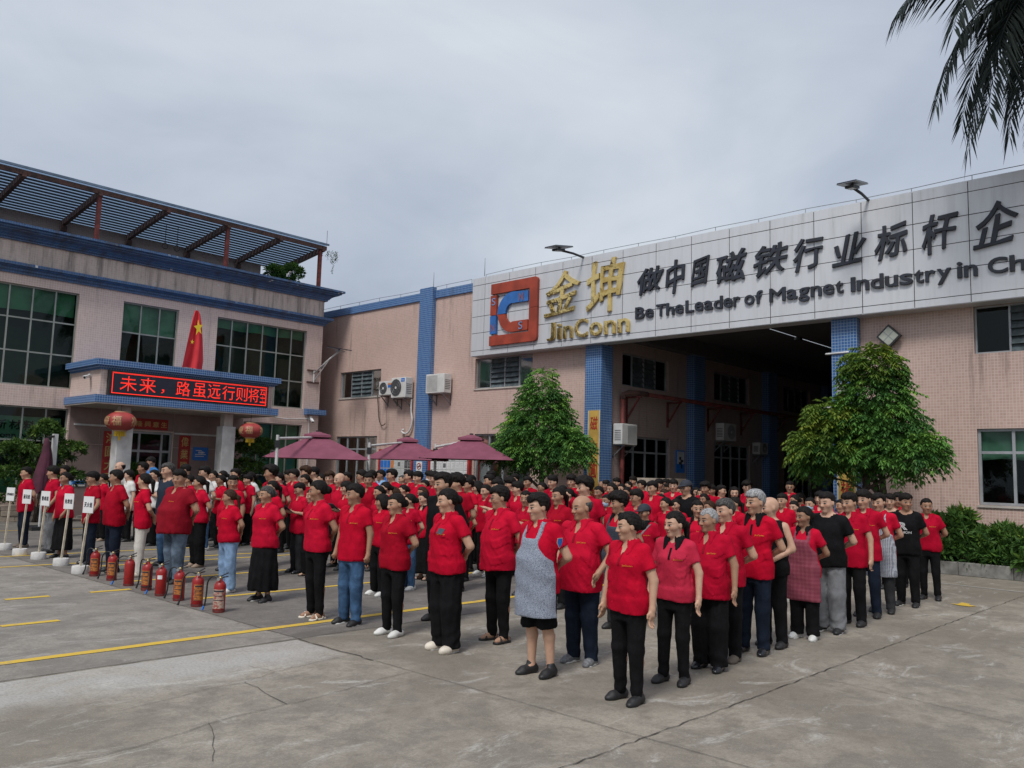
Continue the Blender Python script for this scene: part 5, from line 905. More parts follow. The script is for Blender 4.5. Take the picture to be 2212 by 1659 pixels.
for i, (p, l) in enumerate(((tip(2092, 318, 18.2), .7), (tip(2022, 225, 17.6), 1.0), (tip(2180, 292, 18.6), .5), (tip(1938, 28, 17.2), 1.5), (tip(2060, 60, 16.8), 1.5), (tip(2130, 60, 19.8), 1.6), (tip(2250, 330, 18.2), .6), (tip(2135, 240, 17.4), .8), (tip(2200, 180, 18.0), 1.0), (tip(2150, -120, 16.), 2.), ((-2.2, -1.2, 10.4), 1.6), ((-.5, -2.4, 10), 1.4), ((2., -1.4, 10.6), 1.6), ((2.3, 1.2, 10.8), 1.7), ((1.2, 2.2, 10.2), 1.5), ((-1.2, -2., 12.6), 1.2), ((1., -.8, 13.6), 1.), ((-1., 1., 13.8), 1.))): frond(p, l, 50 + i)
# ---------------------------------------------------------------- people: signed-distance bodies and clothes
class Field:
    def __init__(s, xs, ys, zs, far=.09):
        s.xs, s.ys, s.zs = [np.asarray(a, np.float32) for a in (xs, ys, zs)]
        s.f = np.full((len(xs), len(ys), len(zs)), far, np.float32)
    def sub(s, lo, hi):
        r = []
        for a, l, h in zip((s.xs, s.ys, s.zs), lo, hi):
            i0 = max(0, int(np.searchsorted(a, l)) - 1); i1 = min(len(a), int(np.searchsorted(a, h)) + 1)
            r.append(slice(i0, max(i0 + 1, i1)))
        X = s.xs[r[0]][:, None, None]; Y = s.ys[r[1]][None, :, None]; Z = s.zs[r[2]][None, None, :]
        return tuple(r), X, Y, Z
    def blend(s, sl, d, k, op='u'):
        a = s.f[sl]
        if op == 'u':
            h = np.maximum(k - np.abs(a - d), 0) / k
            s.f[sl] = np.minimum(a, d) - h * h * k * .25
        else:                                   # subtract
            d = -d; h = np.maximum(k - np.abs(a - d), 0) / k
            s.f[sl] = np.maximum(a, d) + h * h * k * .25
    def cone(s, a, b, ra, rb, k=.025, M=None, op='u', cap=None):
        a = np.array(a, float); b = np.array(b, float)
        wa, wb = (a, b) if M is None else (M.inv(a), M.inv(b))
        m = max(ra, rb) + .07
        sl, X, Y, Z = s.sub(np.minimum(wa, wb) - m, np.maximum(wa, wb) + m)
        if M is not None: X, Y, Z = M.fwd(X, Y, Z)
        ab = b - a; L2 = max(ab @ ab, 1e-9)
        px, py, pz = X - a[0], Y - a[1], Z - a[2]
        t = np.clip((px * ab[0] + py * ab[1] + pz * ab[2]) / L2, 0, 1)
        d = np.sqrt((px - t * ab[0]) ** 2 + (py - t * ab[1]) ** 2 + (pz - t * ab[2]) ** 2) - (ra + (rb - ra) * t)
        if cap is not None: d = np.maximum(d, (X - cap[0][0]) * cap[1][0] + (Y - cap[0][1]) * cap[1][1] + (Z - cap[0][2]) * cap[1][2])
        s.blend(sl, d.astype(np.float32), k, op)
    def ell(s, c, r, k=.025, M=None, op='u'):
        c = np.array(c, float); r = np.array(r, float)
        wc = c if M is None else M.inv(c)
        m = r.max() + .07
        sl, X, Y, Z = s.sub(wc - m, wc + m)
        if M is not None: X, Y, Z = M.fwd(X, Y, Z)
        px, py, pz = X - c[0], Y - c[1], Z - c[2]
        k0 = np.sqrt((px / r[0]) ** 2 + (py / r[1]) ** 2 + (pz / r[2]) ** 2) + 1e-6
        k1 = np.sqrt((px / r[0] ** 2) ** 2 + (py / r[1] ** 2) ** 2 + (pz / r[2] ** 2) ** 2) + 1e-6
        s.blend(sl, (k0 * (k0 - 1) / k1).astype(np.float32), k, op)
    def stack(s, tab, k=.03, grow=0., e=2.3):
        """tab rows: z, half width (y), half depth (x), centre x"""
        t = np.array(tab, float); z0, z1 = t[0, 0], t[-1, 0]
        W = t[:, 1].max() + grow + .09; D = t[:, 2].max() + grow + .1
        sl, X, Y, Z = s.sub((t[:, 3].min() - D, -W, z0 - .07), (t[:, 3].max() + D, W, z1 + .07))
        zc = np.clip(Z, z0, z1)
        w = np.interp(zc, t[:, 0], t[:, 1]) + grow; d = np.interp(zc, t[:, 0], t[:, 2]) + grow; c = np.interp(zc, t[:, 0], t[:, 3])
        q = (np.abs((X - c) / d) ** e + np.abs(Y / w) ** e) ** (1 / e)
        r = (q - 1) * np.minimum(w, d) * .95
        dz = np.maximum(z0 - Z, Z - z1)
        r = np.where(dz > 0, np.sqrt(np.maximum(r, 0) ** 2 + dz ** 2), r)
        s.blend(sl, r.astype(np.float32), k)
    def cut(s, fn):                             # keep where fn < 0
        X = s.xs[:, None, None]; Y = s.ys[None, :, None]; Z = s.zs[None, None, :]
        s.f = np.maximum(s.f, fn(X, Y, Z)).astype(np.float32)
    def ripple(s, fn):
        X = s.xs[:, None, None]; Y = s.ys[None, :, None]; Z = s.zs[None, None, :]
        s.f = (s.f + fn(X, Y, Z)).astype(np.float32)
    def mesh(s):
        f = s.f; n = f.shape
        f[0], f[-1] = .05, .05; f[:, 0], f[:, -1] = .05, .05; f[:, :, 0], f[:, :, -1] = .05, .05
        ins = f < 0; ax = (s.xs, s.ys, s.zs)
        acc = {}; ids = []; pos = []
        quads = []
        for a in range(3):
            sA = [slice(None)] * 3; sB = [slice(None)] * 3
            sA[a] = slice(0, -1); sB[a] = slice(1, None)
            ii = np.nonzero(ins[tuple(sA)] != ins[tuple(sB)])
            I = np.stack(ii, 1); J = I.copy(); J[:, a] += 1
            fa = f[tuple(I.T)]; fb = f[tuple(J.T)]; t = fa / (fa - fb)
            P = np.stack([ax[0][I[:, 0]], ax[1][I[:, 1]], ax[2][I[:, 2]]], 1).astype(np.float64)
            P[:, a] += t * (ax[a][J[:, a]] - ax[a][I[:, a]])
            b, c = (a + 1) % 3, (a + 2) % 3
            cs = []
            for db, dc in ((0, 0), (-1, 0), (-1, -1), (0, -1)):
                Q = I.copy(); Q[:, b] += db; Q[:, c] += dc
                key = (Q[:, 0] * n[1] + Q[:, 1]) * n[2] + Q[:, 2]
                cs.append(key); ids.append(key); pos.append(P)
            q = np.stack(cs, 1); flip = fa > fb
            q[flip] = q[flip][:, ::-1]
            quads.append(q)
        ids = np.concatenate(ids); pos = np.concatenate(pos); quads = np.concatenate(quads)
        u, inv = np.unique(ids, return_inverse=True)
        cnt = np.bincount(inv).astype(float)
        V = np.stack([np.bincount(inv, pos[:, i]) / cnt for i in range(3)], 1)
        Fq = np.searchsorted(u, quads)
        return V, Fq

class HeadM:                                    # world (body) <-> head coordinates: yaw about z, then nod
    def __init__(s, c, yaw, nod=0., sc=1.):
        cy, sy = math.cos(yaw), math.sin(yaw); cn, sn = math.cos(nod), math.sin(nod)
        Rz = np.array([[cy, -sy, 0], [sy, cy, 0], [0, 0, 1]]); Ry = np.array([[cn, 0, sn], [0, 1, 0], [-sn, 0, cn]])
        s.R = Rz @ Ry; s.c = np.array(c, float); s.s = sc
    def inv(s, p): return s.c + s.s * (s.R @ np.asarray(p, float))
    def fwd(s, X, Y, Z):
        R = s.R; x, y, z = (X - s.c[0]) / s.s, (Y - s.c[1]) / s.s, (Z - s.c[2]) / s.s
        return (R[0, 0] * x + R[1, 0] * y + R[2, 0] * z, R[0, 1] * x + R[1, 1] * y + R[2, 1] * z, R[0, 2] * x + R[1, 2] * y + R[2, 2] * z)

def lines(segs):
    out = []
    for a, b, st in segs:
        n = max(1, int(round((b - a) / st))); out += list(np.linspace(a, b, n, endpoint=False))
    out.append(segs[-1][1]); return np.array(out)

def quad_mesh(name, V, Fq, mat, attr=None):
    me = bpy.data.meshes.new(name)
    me.vertices.add(len(V)); me.vertices.foreach_set('co', np.asarray(V, np.float32).ravel())
    me.loops.add(Fq.size); me.loops.foreach_set('vertex_index', Fq.astype(np.int32).ravel())
    me.polygons.add(len(Fq)); me.polygons.foreach_set('loop_start', np.arange(0, Fq.size, 4, dtype=np.int32))
    me.polygons.foreach_set('use_smooth', np.ones(len(Fq), bool))
    if attr is not None:
        a = me.attributes.new('hp', 'FLOAT_VECTOR', 'POINT'); a.data.foreach_set('vector', np.asarray(attr, np.float32).ravel())
    me.update(calc_edges=True); me.materials.append(mat)
    if name in ('shirt', 'collar', 'trousers', 'skirt', 'shorts', 'apron', 'sole'): me.set_sharp_from_angle(angle=math.radians(48))
    return me

ARMS = {'behind': ((-.085, .262, 1.112), (-.185, .055, .985)), 'sides': ((-.03, .245, 1.105), (.02, .268, .86)),
        'front': ((-.02, .262, 1.115), (.165, .085, .965)), 'crossed': ((.02, .275, 1.13), (.195, -.03, 1.17)),
        'clip': ((.0, .25, 1.115), (.225, .10, 1.165)), 'hip': ((-.05, .29, 1.12), (.10, .235, .95)),
        'low': ((-.01, .255, 1.11), (.13, .20, .905))}

def torso_table(P):
    b, be, fem = P['bulk'], P['belly'], P['fem']
    if fem:
        T = [(.78, .155, .10, -.012), (.86, .176, .118, -.014), (.94, .170, .112, -.006), (1.02, .150, .10, .004), (1.10, .140, .097, .008),
             (1.18, .148, .108, .016), (1.25, .158, .128, .026), (1.31, .158, .112, .010), (1.37, .150, .084, -.008), (1.415, .110, .066, -.014), (1.45, .065, .056, -.014)]
    else:
        T = [(.78, .150, .10, -.008), (.86, .166, .112, -.010), (.94, .162, .110, -.002), (1.02, .152, .106, .004), (1.10, .152, .106, .008),
             (1.18, .160, .112, .012), (1.25, .170, .120, .012), (1.31, .174, .114, .002), (1.37, .166, .090, -.010), (1.415, .122, .070, -.014), (1.45, .072, .060, -.014)]
    out = []
    for z, w, d, c in T:
        g = math.exp(-((z - 1.06) / .13) ** 2) * be
        s = b if z < 1.36 else 1 + (b - 1) * .5
        out.append((z, w * s + g * .35, d * s + g * .55, c + g * .55))
    return out

def build_person_meshes(key, P):
    """dict of part name -> mesh for one figure of 1.70 m that faces +x"""
    P = {**P, 'bulk': P['bulk'] * .93}; rng = random.Random(key); fem, bulk = P['fem'], P['bulk']
    hi = P['lod']; st = (.0138, .0205, .027)[hi]; sh = (.0084, .0118, .0150)[hi]
    T = torso_table(P); sy = (.162 if fem else .182) * (1 + (bulk - 1) * .8); sz = 1.362
    E, Wp = [np.array(v) for v in ARMS[P['arm']]]
    widen = max(0, (bulk - 1)) * .14 + P['belly'] * .25
    yaw, nod = P['yaw'], P['nod']
    HM = HeadM((.014, 0, 1.574), yaw, nod, 1.09)
    armL = []
    for s in (1, -1):
        S = np.array((-.008, s * sy, sz)); e = E.copy(); w = Wp.copy()
        e[1] = s * (e[1] + widen); w[1] = s * (w[1] + (widen if P['arm'] in ('sides', 'hip', 'low') else 0))
        if P['arm'] == 'behind': w[0] -= widen * .3 + (bulk - 1) * .1; w[2] += .012 * s
        if P['arm'] == 'front': w[0] += P['belly'] * .9; w[2] += .01 * s
        if P['arm'] == 'crossed': w[0] += P['belly'] * .7; w[2] += .03 * s
        if P['arm'] == 'low' and s < 0: e = np.array((-.03, -.245 - widen, 1.105)); w = np.array((.02, -.268 - widen, .86))
        armL.append((S, e, w, s))
    ab = 1 + (bulk - 1) * .75
    spread = P['stance']
    legs = []
    for s in (1, -1):
        hx = .0; legs.append((np.array((hx, s * .088 * (1 + (bulk - 1) * .6), .88)), np.array((.012 + .01 * s * P['step'], s * (.092 + spread * .5), .475)), np.array((-.02 + .045 * s * P['step'], s * (.095 + spread), .085)), s))
    # ---- body
    hands_fine = P['arm'] in ('sides', 'low', 'clip', 'hip', 'front') and hi == 0
    sxy = st if not hands_fine else .0085
    zt = [(-.03, .12, st), (.12, .66, st * (2.4 if P['bottom'] != 'shorts' else 1.2)), (.66, 1.02, sxy if hands_fine else st), (1.02, 1.40, st * (1.5 if P['arm'] not in ('crossed', 'clip') else 1.)), (1.40, 1.79, sh)]
    my = .36 + widen + (bulk - 1) * .1
    xs = lines([(-.30, -.11, st * 1.1), (-.11, .14, sh * 1.15), (.14, .36, sxy)]); ys = lines([(-my, -.10, sxy), (-.10, .10, sh * 1.15), (.10, my, sxy)])
    B = Field(xs, ys, lines(zt))
    B.stack(T, .03)
    for S, e, w, s in armL:
        B.cone(S, e, .052 * ab, .042 * ab, .035); B.cone(e, w, .041 * ab, .027, .012)
        B.cone(S + (0, -.02 * s, -.005), S + (0, -.10 * s, .032), .048, .042, .04)
        d = w - e; d /= np.linalg.norm(d)
        if P['arm'] == 'behind': d = np.array((-.1, -.55 * s, -.75)); d /= np.linalg.norm(d)
        if P['arm'] == 'front': d = np.array((.15, -.6 * s, -.7)); d /= np.linalg.norm(d)
        if P['arm'] in ('sides', 'low', 'hip'): d = d * .8 + np.array((.05, -.12 * s, -.4)); d /= np.linalg.norm(d)
        up = np.array((1, 0, 0)) if abs(d[0]) < .8 else np.array((0, 0, 1))      # across the palm
        a = up - d * (up @ d); a /= np.linalg.norm(a); nrm = np.cross(d, a) * s
        pc = w + d * .05
        B.cone(w, pc, .027, .03, .02); B.cone(pc + a * .018, pc - a * .02, .021, .021, .012)
        B.cone(w + d * .03 + a * .02, w + d * .085 + a * .025, .015, .017, .015); B.cone(w + d * .03 - a * .02, w + d * .08 - a * .024, .015, .016, .015)
        if hi == 2: B.cone(pc, pc + d * .10, .027, .018, .02)
        for i, fl in enumerate((.072, .082, .077, .06) if hi < 2 else ()):
            r0 = pc + d * .035 + a * (.028 - .0185 * i)
            m1 = r0 + d * fl * .55 - nrm * .008; m2 = m1 + (d * .75 - nrm * .65) * fl * .5
            B.cone(r0, m1, .0092, .0088, .005); B.cone(m1, m2, .0088, .0076, .004)
        if hi == 2: continue
        t0 = w + d * .028 + a * .026; t1 = t0 + (a * .75 + d * .6) * .036; t2 = t1 + (d * .95 + a * .1 - nrm * .15) * .034
        B.cone(t0, t1, .0135, .0115, .01); B.cone(t1, t2, .0112, .009, .004)
    for hp_, kn, an, s in legs:
        B.cone(hp_, kn, .088 * bulk, .056 * ab, .04); B.cone(kn, kn * .72 + an * .28 + np.array((-.018, 0, 0)), .054 * ab, .056 * ab, .03); B.cone(kn * .72 + an * .28 + np.array((-.018, 0, 0)), an, .054 * ab, .035, .02)
        B.cone(an + (0, 0, -.02), an + (.13, s * .02, -.055), .036, .026, .03); B.cone(an + (-.03, 0, -.045), an + (.1, s * .015, -.055), .034, .03, .02)
    B.cone((-.022, 0, 1.39), (.0, 0, 1.49), .066 * (1 + (bulk - 1) * .6), .058 * (1 + (bulk - 1) * .6), .035)
    fat = 1 + (bulk - 1) * .35
    jw = (.057 if fem else .062) * fat
    B.ell((-.006, 0, .024), (.099, .077 * (1 + (fat - 1) * .5), .092), .02, HM); B.ell((.022, 0, -.045), (.068, jw, .070), .03, HM)
    B.cone((.066, -.012, -.094), (.066, .012, -.094), .017 * fat, .017 * fat, .02, HM)
    for s in (1, -1):
        B.ell((.050, s * .042, -.018), (.036, .028 * fat, .032), .02, HM); B.cone((.082, s * .014, .030), (.062, s * .052, .026), .011, .010, .012, HM)
        B.ell((.110, s * .032, .004), (.022, .020, .014), .010, HM, 's')
        B.ell((.079, s * .032, .003), (.014, .017, .0085), .006, HM)
        B.ell((-.004, s * .080 * (1 + (fat - 1) * .5), -.004), (.019, .009, .031), .006, HM)
        B.ell((.096, s * .014, -.031), (.012, .0085, .009), .006, HM)
    B.cone((.088, 0, .016), (.1085, 0, -.026), .0075, .0125, .012, HM)
    B.ell((.086, 0, -.058), (.012, .021, .0065), .006, HM); B.ell((.084, 0, -.069), (.011, .018, .007), .006, HM); B.ell((.092, 0, -.0635), (.012, .026, .0018), .003, HM, 's')
    V, Fq = B.mesh()
    hp = np.stack(HM.fwd(V[:, 0], V[:, 1], V[:, 2]), 1)
    out = {'body': quad_mesh('body', V, Fq, MAT['skin'], hp)}
    # ---- shirt (or tank top)
    kind = P['top']
    hem = {'polo': .765, 'tee': .79, 'tank': .80, 'long': .77}[kind] + (.045 if fem else 0) + rng.uniform(-.02, .02)
    Ts = []
    base = [(.68, T[0][1], T[0][2], T[0][3])] + [(z, w, d, c) for z, w, d, c in T]
    hipW = .088 * (1 + (bulk - 1) * .6) + .108 * bulk + .008; hipD = .126 * bulk + .006
    chW = next(w for z, w, d, c in T if z == 1.25) + .014; chD = next(d for z, w, d, c in T if z == 1.25) + .014
    for z, w, d, c in reversed(base):           # cloth hangs from the widest part above it
        if z > 1.30: Ts.append((z, w + .010, d + .012, c)); continue
        w2, d2 = w + .014, d + .014
        if z < 1.0:
            w2 = max(w2, hipW); d2 = max(d2, hipD)
        elif z < 1.25:
            k_ = (z - 1.0) / .25; w2 = max(w2, hipW + (chW - hipW) * k_ - (.012 * math.sin(math.pi * k_) if fem else 0)); d2 = max(d2, hipD + (chD - hipD) * k_ - (.010 * math.sin(math.pi * k_) if fem else 0))
        if Ts:
            pw, pd, pc = Ts[-1][1], Ts[-1][2], Ts[-1][3]
            w2 = max(w2, pw - (.003 if fem else .0))
            f2 = max(c + d2, pc + pd - (.008 if fem else .002)); b2 = min(c - d2, pc - pd + .008)
            d2 = (f2 - b2) / 2; c = (f2 + b2) / 2
        Ts.append((z, w2, d2, c))
    Ts = Ts[::-1]
    S_ = Field(lines([(-.36, .42, st * 1.05)]), lines([(-my, my, st * 1.05)]), lines([(hem - .06, 1.50, st * 1.05)]))
    S_.stack(Ts, .03)
    sl = {'polo': .62, 'tee': .66, 'tank': 0, 'long': 2}[kind]
    for S, e, w, s in armL:
        if kind == 'tank':
            S_.cone(S + (0, -.11 * s, .036), S + (0, -.045 * s, .008), .052, .060 * ab, .03); S_.cone(S + (-.02, -.04 * s, .0), S + (-.02, -.03 * s, -.16), .066 * ab, .08 * ab, .03); S_.cone(S + (.02, -.05 * s, .0), S + (.03, -.03 * s, -.16), .062 * ab, .08 * ab, .03); continue
        S_.cone(S + (0, -.10 * s, .030), S, .048, .056 * ab, .04)
        q = S + (e - S) * min(sl, 1); nd = (e - S) / np.linalg.norm(e - S)
        S_.cone(S + (0, -.01 * s, 0), q + nd * .06 if kind != 'long' else q, .064 * ab, (.068 if kind != 'long' else .054) * ab, .03, None, 'u', (q, nd) if kind != 'long' else None)
        if kind == 'long': S_.cone(e, w, .052 * ab, .038, .02)
    ph = [rng.uniform(0, 6.28) for _ in range(8)]
    amp = .0048 if not hi else .0042
    def folds(X, Y, Z):
        th = np.arctan2(Y, X + .02)
        w = np.clip((1.30 - Z) / .25, .15, 1)
        side = np.exp(-((np.abs(Y) - sy * .8) / .06) ** 2)
        def fold(v): v = np.sin(v); return np.sign(v) * (1 - np.abs(v)) ** 1.6 * np.abs(v) ** .35 * 1.9 + .45 * v       # pinched ridges
        a = fold(34 * Z + 2.2 * np.sin(3 * th + ph[0]) + 20 * np.abs(Y) + ph[1]) * side * 1.3
        b_ = fold(6 * th + 7 * Z + ph[2] + 1.3 * np.sin(11 * Z + ph[3])) * w
        c_ = np.sin(21 * Z - 11 * X + 15 * Y * np.sign(ph[7] - 3.1) + ph[4] + 1.5 * np.sin(9 * Y + ph[5])) * .7
        return amp * (a + b_ + c_)
    S_.ripple(folds)
    for hp_, kn, an, s in legs:
        wd_ = {'slim': 0, 'straight': .012, 'wide': .035, 'flare': .022, 'shorts': .022}.get(P['bottom'], 0)
        S_.cone(hp_ + (0, 0, .02), kn, .097 * bulk + wd_ * .4 + .009, .070 * ab + wd_ + .009, .05)
    S_.stack([(z, w + .024, d + .026, c) for z, w, d, c in T if z < .99], .03)
    if P['bottom'] == 'skirt': S_.stack([(.62, .22 * bulk, .165 * bulk, -.008), (.86, .212 * bulk, .157 * bulk, -.010), (.98, .17 * bulk, .13 * bulk, 0)], .03, 0, 2.1)
    wv = rng.uniform(.004, .01)
    S_.cut(lambda X, Y, Z: hem + wv * np.sin(2 * np.arctan2(Y, X) + ph[6]) - Z)
    vn = {'polo': .10, 'tee': .035, 'tank': .06, 'long': .03}[kind] * (1.15 if rng.random() < .5 else .85)
    if kind == 'polo':
        # a turned-down collar: the cloth just above the shirt round the neck, open in a V at the front
        z0 = int(np.searchsorted(S_.zs, 1.30)); Cc = Field(S_.xs, S_.ys, S_.zs[z0:]); Cc.f = (S_.f[:, :, z0:] - .0115).astype(np.float32)
        Cc.cone((-.02, 0, 1.41), (-.010, 0, 1.468), .082, .078, .012)
        Cc.cut(lambda X, Y, Z: np.sqrt((X + .012) ** 2 + Y ** 2) - (.112 + .045 * np.clip((X - .02) / .08, 0, 1) * np.clip(1 - np.abs(np.abs(Y) - .065) / .06, 0, 1)))
        Cc.cut(lambda X, Y, Z: np.where(X > .01, (.010 + (1.462 - Z) * .36 - np.abs(Y)) * .9, -1.))
        Cc.cone((-.02, 0, 1.38), (.004, 0, 1.62), .066, .088, .004, None, 's')
        V, Fq = Cc.mesh(); out['collar'] = quad_mesh('collar', V, Fq, MAT['red'])
        S_.cone((-.02, 0, 1.42), (.0, 0, 1.60), .066, .09, .006, None, 's'); S_.cone((.06, 0, 1.47), (.118, 0, 1.44 - vn), .062, .010, .010, None, 's')
    elif kind == 'tank':
        S_.cone((-.005, 0, 1.44), (.03, 0, 1.60), .078, .10, .006, None, 's'); S_.cone((.06, 0, 1.46), (.11, 0, 1.39), .06, .03, .01, None, 's')
        for s in (1, -1): S_.ell((0, s * (sy + .075), 1.34), (.14, .062, .13), .01, None, 's')
    else:
        S_.cone((.0, 0, 1.452), (.03, 0, 1.60), .088 if kind == 'tee' else .072, .12, .006, None, 's')
    V, Fq = S_.mesh(); out['shirt'] = quad_mesh('shirt', V, Fq, MAT['red'])
    # ---- trousers, shorts or skirt
    bt = P['bottom']
    if bt == 'skirt':
        G = Field(lines([(-.34, .36, st * 1.15)]), lines([(-.36, .36, st * 1.15)]), lines([(.06, 1.04, st * 1.4)]))
        hl = P.get('hem', .20)
        G.stack([(hl - .02, .225 * bulk, .195 * bulk, -.005), (.45, .213 * bulk, .175 * bulk, -.006), (.70, .203 * bulk, .152 * bulk, -.008), (.86, .198 * bulk, .142 * bulk, -.010), (1.0, .165 * bulk, .12 * bulk, 0)], .03, 0, 2.1)
        G.ripple(lambda X, Y, Z: .012 * np.clip((.85 - Z) / .5, 0, 1) * np.sin(11 * np.arctan2(Y, X) + ph[0] + .8 * np.sin(5 * Z)) + .003 * np.sin(30 * Z + 9 * Y))
        G.cut(lambda X, Y, Z: hl + .01 * np.sin(5 * np.arctan2(Y, X)) - Z)
        nm = 'skirt'
    else:
        low = .445 if bt == 'shorts' else .045
        G = Field(lines([(-.25, .28, st)]), lines([(-.32, .32, st)]), lines([(low - .04, 1.02, st * 1.3)]))
        wide = {'slim': 0, 'straight': .012, 'wide': .035, 'flare': .022, 'shorts': .022}[bt]
        G.stack([(.73, T[0][1] * .85 + .014, T[0][2] + .014, T[0][3])] + [(z, w + .016, d + .018, c) for z, w, d, c in T if z < 1.0], .03)
        for hp_, kn, an, s in legs:
            G.cone(hp_ + (0, 0, .02), kn, .097 * bulk + wide * .4, .070 * ab + wide, .035)
            e2 = an + (0, 0, -.09); r2 = {'slim': .050, 'straight': .062, 'wide': .088, 'flare': .086, 'shorts': .06}[bt]
            G.cone(kn, e2 + (.008, 0, 0), .070 * ab + wide, r2 * (1 + (ab - 1) * .4), .03)
        f1 = .0045 if bt in ('slim', 'straight') else .006
        G.ripple(lambda X, Y, Z: f1 * (np.sin(46 * Z + 3 * np.sin(16 * X + ph[1]) + np.sign(Y) * 2 + ph[2]) * (np.exp(-((Z - .12) / .1) ** 2) * 1.2 + np.exp(-((Z - .48) / .09) ** 2) * .35 + np.exp(-((Z - .80) / .06) ** 2) * .7) + .6 * np.sin(9 * np.arctan2(X, np.abs(Y) - .09) + 8 * Z + ph[3])))
        G.cut(lambda X, Y, Z: low + .012 * np.sin(20 * X + ph[4]) * .6 + (X * .08 if bt != 'shorts' else 0) - Z)
        nm = 'shorts' if bt == 'shorts' else 'trousers'
    V, Fq = G.mesh(); out[nm] = quad_mesh(nm, V, Fq, MAT['black_cloth'])
    # ---- shoes
    for hp_, kn, an, s in legs:
        o = an * np.array((1, 1, 0)) + (.028, s * .01, 0); spl = s * math.radians(9 + 8 * P['stance'] * 10)
        M = HeadM(o, spl)
        c = M.c
        K = Field(lines([(c[0] - .2, c[0] + .22, sh)]), lines([(c[1] - .11, c[1] + .11, sh)]), lines([(-.02, .2, sh)]))
        sd = P['shoe']
        if sd in ('shoe', 'sneaker', 'flat', 'croc'):
            K.cone((-.055, 0, .046), (.065, 0, .036), .045, .045, .03, M); K.ell((.085, s * -.004, .022), (.075, .046, .036), .03, M); K.ell((-.06, 0, .03), (.045, .037, .034), .03, M)
            if sd != 'flat': K.cone((-.04, 0, .05), (-.025, 0, .10 if sd != 'croc' else .075), .043, .040, .03, M)
            if sd == 'croc': K.ell((.075, 0, .04), (.085, .058, .045), .02, M)
            K.ell((-.035, 0, .14), (.03, .028, .03), .01, M, 's')
        else:
            K.cone((-.07, 0, .012), (.10, s * -.006, .012), .042, .046, .01, M)
            K.cut(lambda X, Y, Z: np.minimum(Z - .024, .05) + 0 * X + 0 * Y)
            K.cone((.075, -.052, .03), (.055, .0, .062), .012, .013, .006, M); K.cone((.075, .052, .03), (.055, 0, .062), .012, .013, .006, M)
            K.cone((-.035, -.043, .03), (-.02, .0, .088), .010, .011, .006, M); K.cone((-.035, .043, .03), (-.02, 0, .088), .010, .011, .006, M)
            K.cone((-.085, -.02, .05), (-.085, .02, .05), .012, .012, .02, M)
        K.cut(lambda X, Y, Z: .0 - Z + 0 * X + 0 * Y)
        V, Fq = K.mesh(); out.setdefault('shoe', []).append(quad_mesh('shoe', V, Fq, MAT['shoe_black']))
        if sd in ('sneaker', 'croc'):
            K2 = Field(K.xs, K.ys, K.zs); K2.cone((-.06, 0, .0), (.085, s * -.004, .0), .045, .052, .02, M); K2.cut(lambda X, Y, Z: np.maximum(Z - .026, -Z) + 0 * X + 0 * Y)
            V, Fq = K2.mesh(); out.setdefault('sole', []).append(quad_mesh('sole', V, Fq, MAT['shoe_white']))
    # ---- hair
    hs = P['hair']
    if hs != 'bald':
        hz0, hz1 = (1.20, 1.80) if hs in ('long', 'tail', 'bob') else (1.42, 1.82)
        hx = [(-.28, -.14, sh), (-.14, .18, sh)]
        Hh = Field(lines(hx), lines([(-.17, .17, sh)]), lines([(hz0, hz1, sh)]))
        g = {'buzz': .003, 'crew': .008, 'grey': .011, 'ring': .006, 'short': .012, 'fluffy': .026, 'bun': .010, 'tail': .010, 'bob': .016, 'long': .013, 'cap': .006}[hs]
        Hh.ell((-.006, 0, .024), (.099, .077 * (1 + (fat - 1) * .5), .092), .01, HM)
        if hs in ('short', 'fluffy', 'grey', 'crew'):
            Hh.ell((.012, 0, .070), (.075 + g * .3, .062 + g * .2, .033 + g * .8), .03, HM)
        if hs == 'bob':
            Hh.ell((-.02, 0, -.03), (.10, .098, .115), .03, HM)
        if hs == 'long':
            Hh.cone((-.06, 0, -.02), (-.085, 0, -.20), .085, .06, .03, HM); 
            for s in (1, -1): Hh.cone((-.01, s * .07, .02), (-.03, s * .075, -.17), .03, .022, .03, HM)
        # hairline
        if hs in ('buzz', 'crew', 'grey', 'short', 'fluffy', 'cap'):
            L = ([-.14, -.07, -.035, -.012, .004, .03, .05, .1], [-.055, -.050, -.03, -.024, .010, .042, .056, .060]) if hs not in ('short', 'fluffy') else ([-.14, -.07, -.035, -.012, .012, .04, .06, .1], [-.058, -.052, -.035, -.030, .003, .036, .048, .050])
        elif hs == 'ring':
            L = ([-.14, -.07, -.03, -.012, .004, .03, .05, .1], [-.062, -.058, -.03, -.02, .03, .3, .3, .3])
        elif hs == 'bob':
            L = ([-.14, -.07, -.03, .0, .03, .05, .07, .12], [-.125, -.125, -.125, -.115, -.06, .02, .032, .034])
        elif hs == 'long':
            L = ([-.2, -.07, -.03, .0, .02, .045, .065, .12], [-.30, -.30, -.30, -.2, .0, .045, .062, .064])
        else:
            L = ([-.14, -.07, -.04, -.015, .008, .03, .055, .1], [-.062, -.054, -.04, -.018, .008, .036, .058, .063])
        pr = rng.uniform(0, 6); sweep = rng.choice((-.32, -.15, .15, .32)) if hs in ('short', 'fluffy') else 0.; temple = rng.uniform(.15, .45)
        def hair_cut(X, Y, Z):
            x, y, z = HM.fwd(X, Y, Z)
            zl = np.interp(x, L[0], L[1]) + .005 * np.sin(70 * y + pr) + .004 * np.sin(150 * y + 2 * pr) + (temple * np.clip(np.abs(y) - .02, 0, .1) + sweep * y) * (x > .035)
            d = (zl - z) * .75
            if hs == 'ring': d = np.maximum(d, z - .052 + 0 * x)
            return d
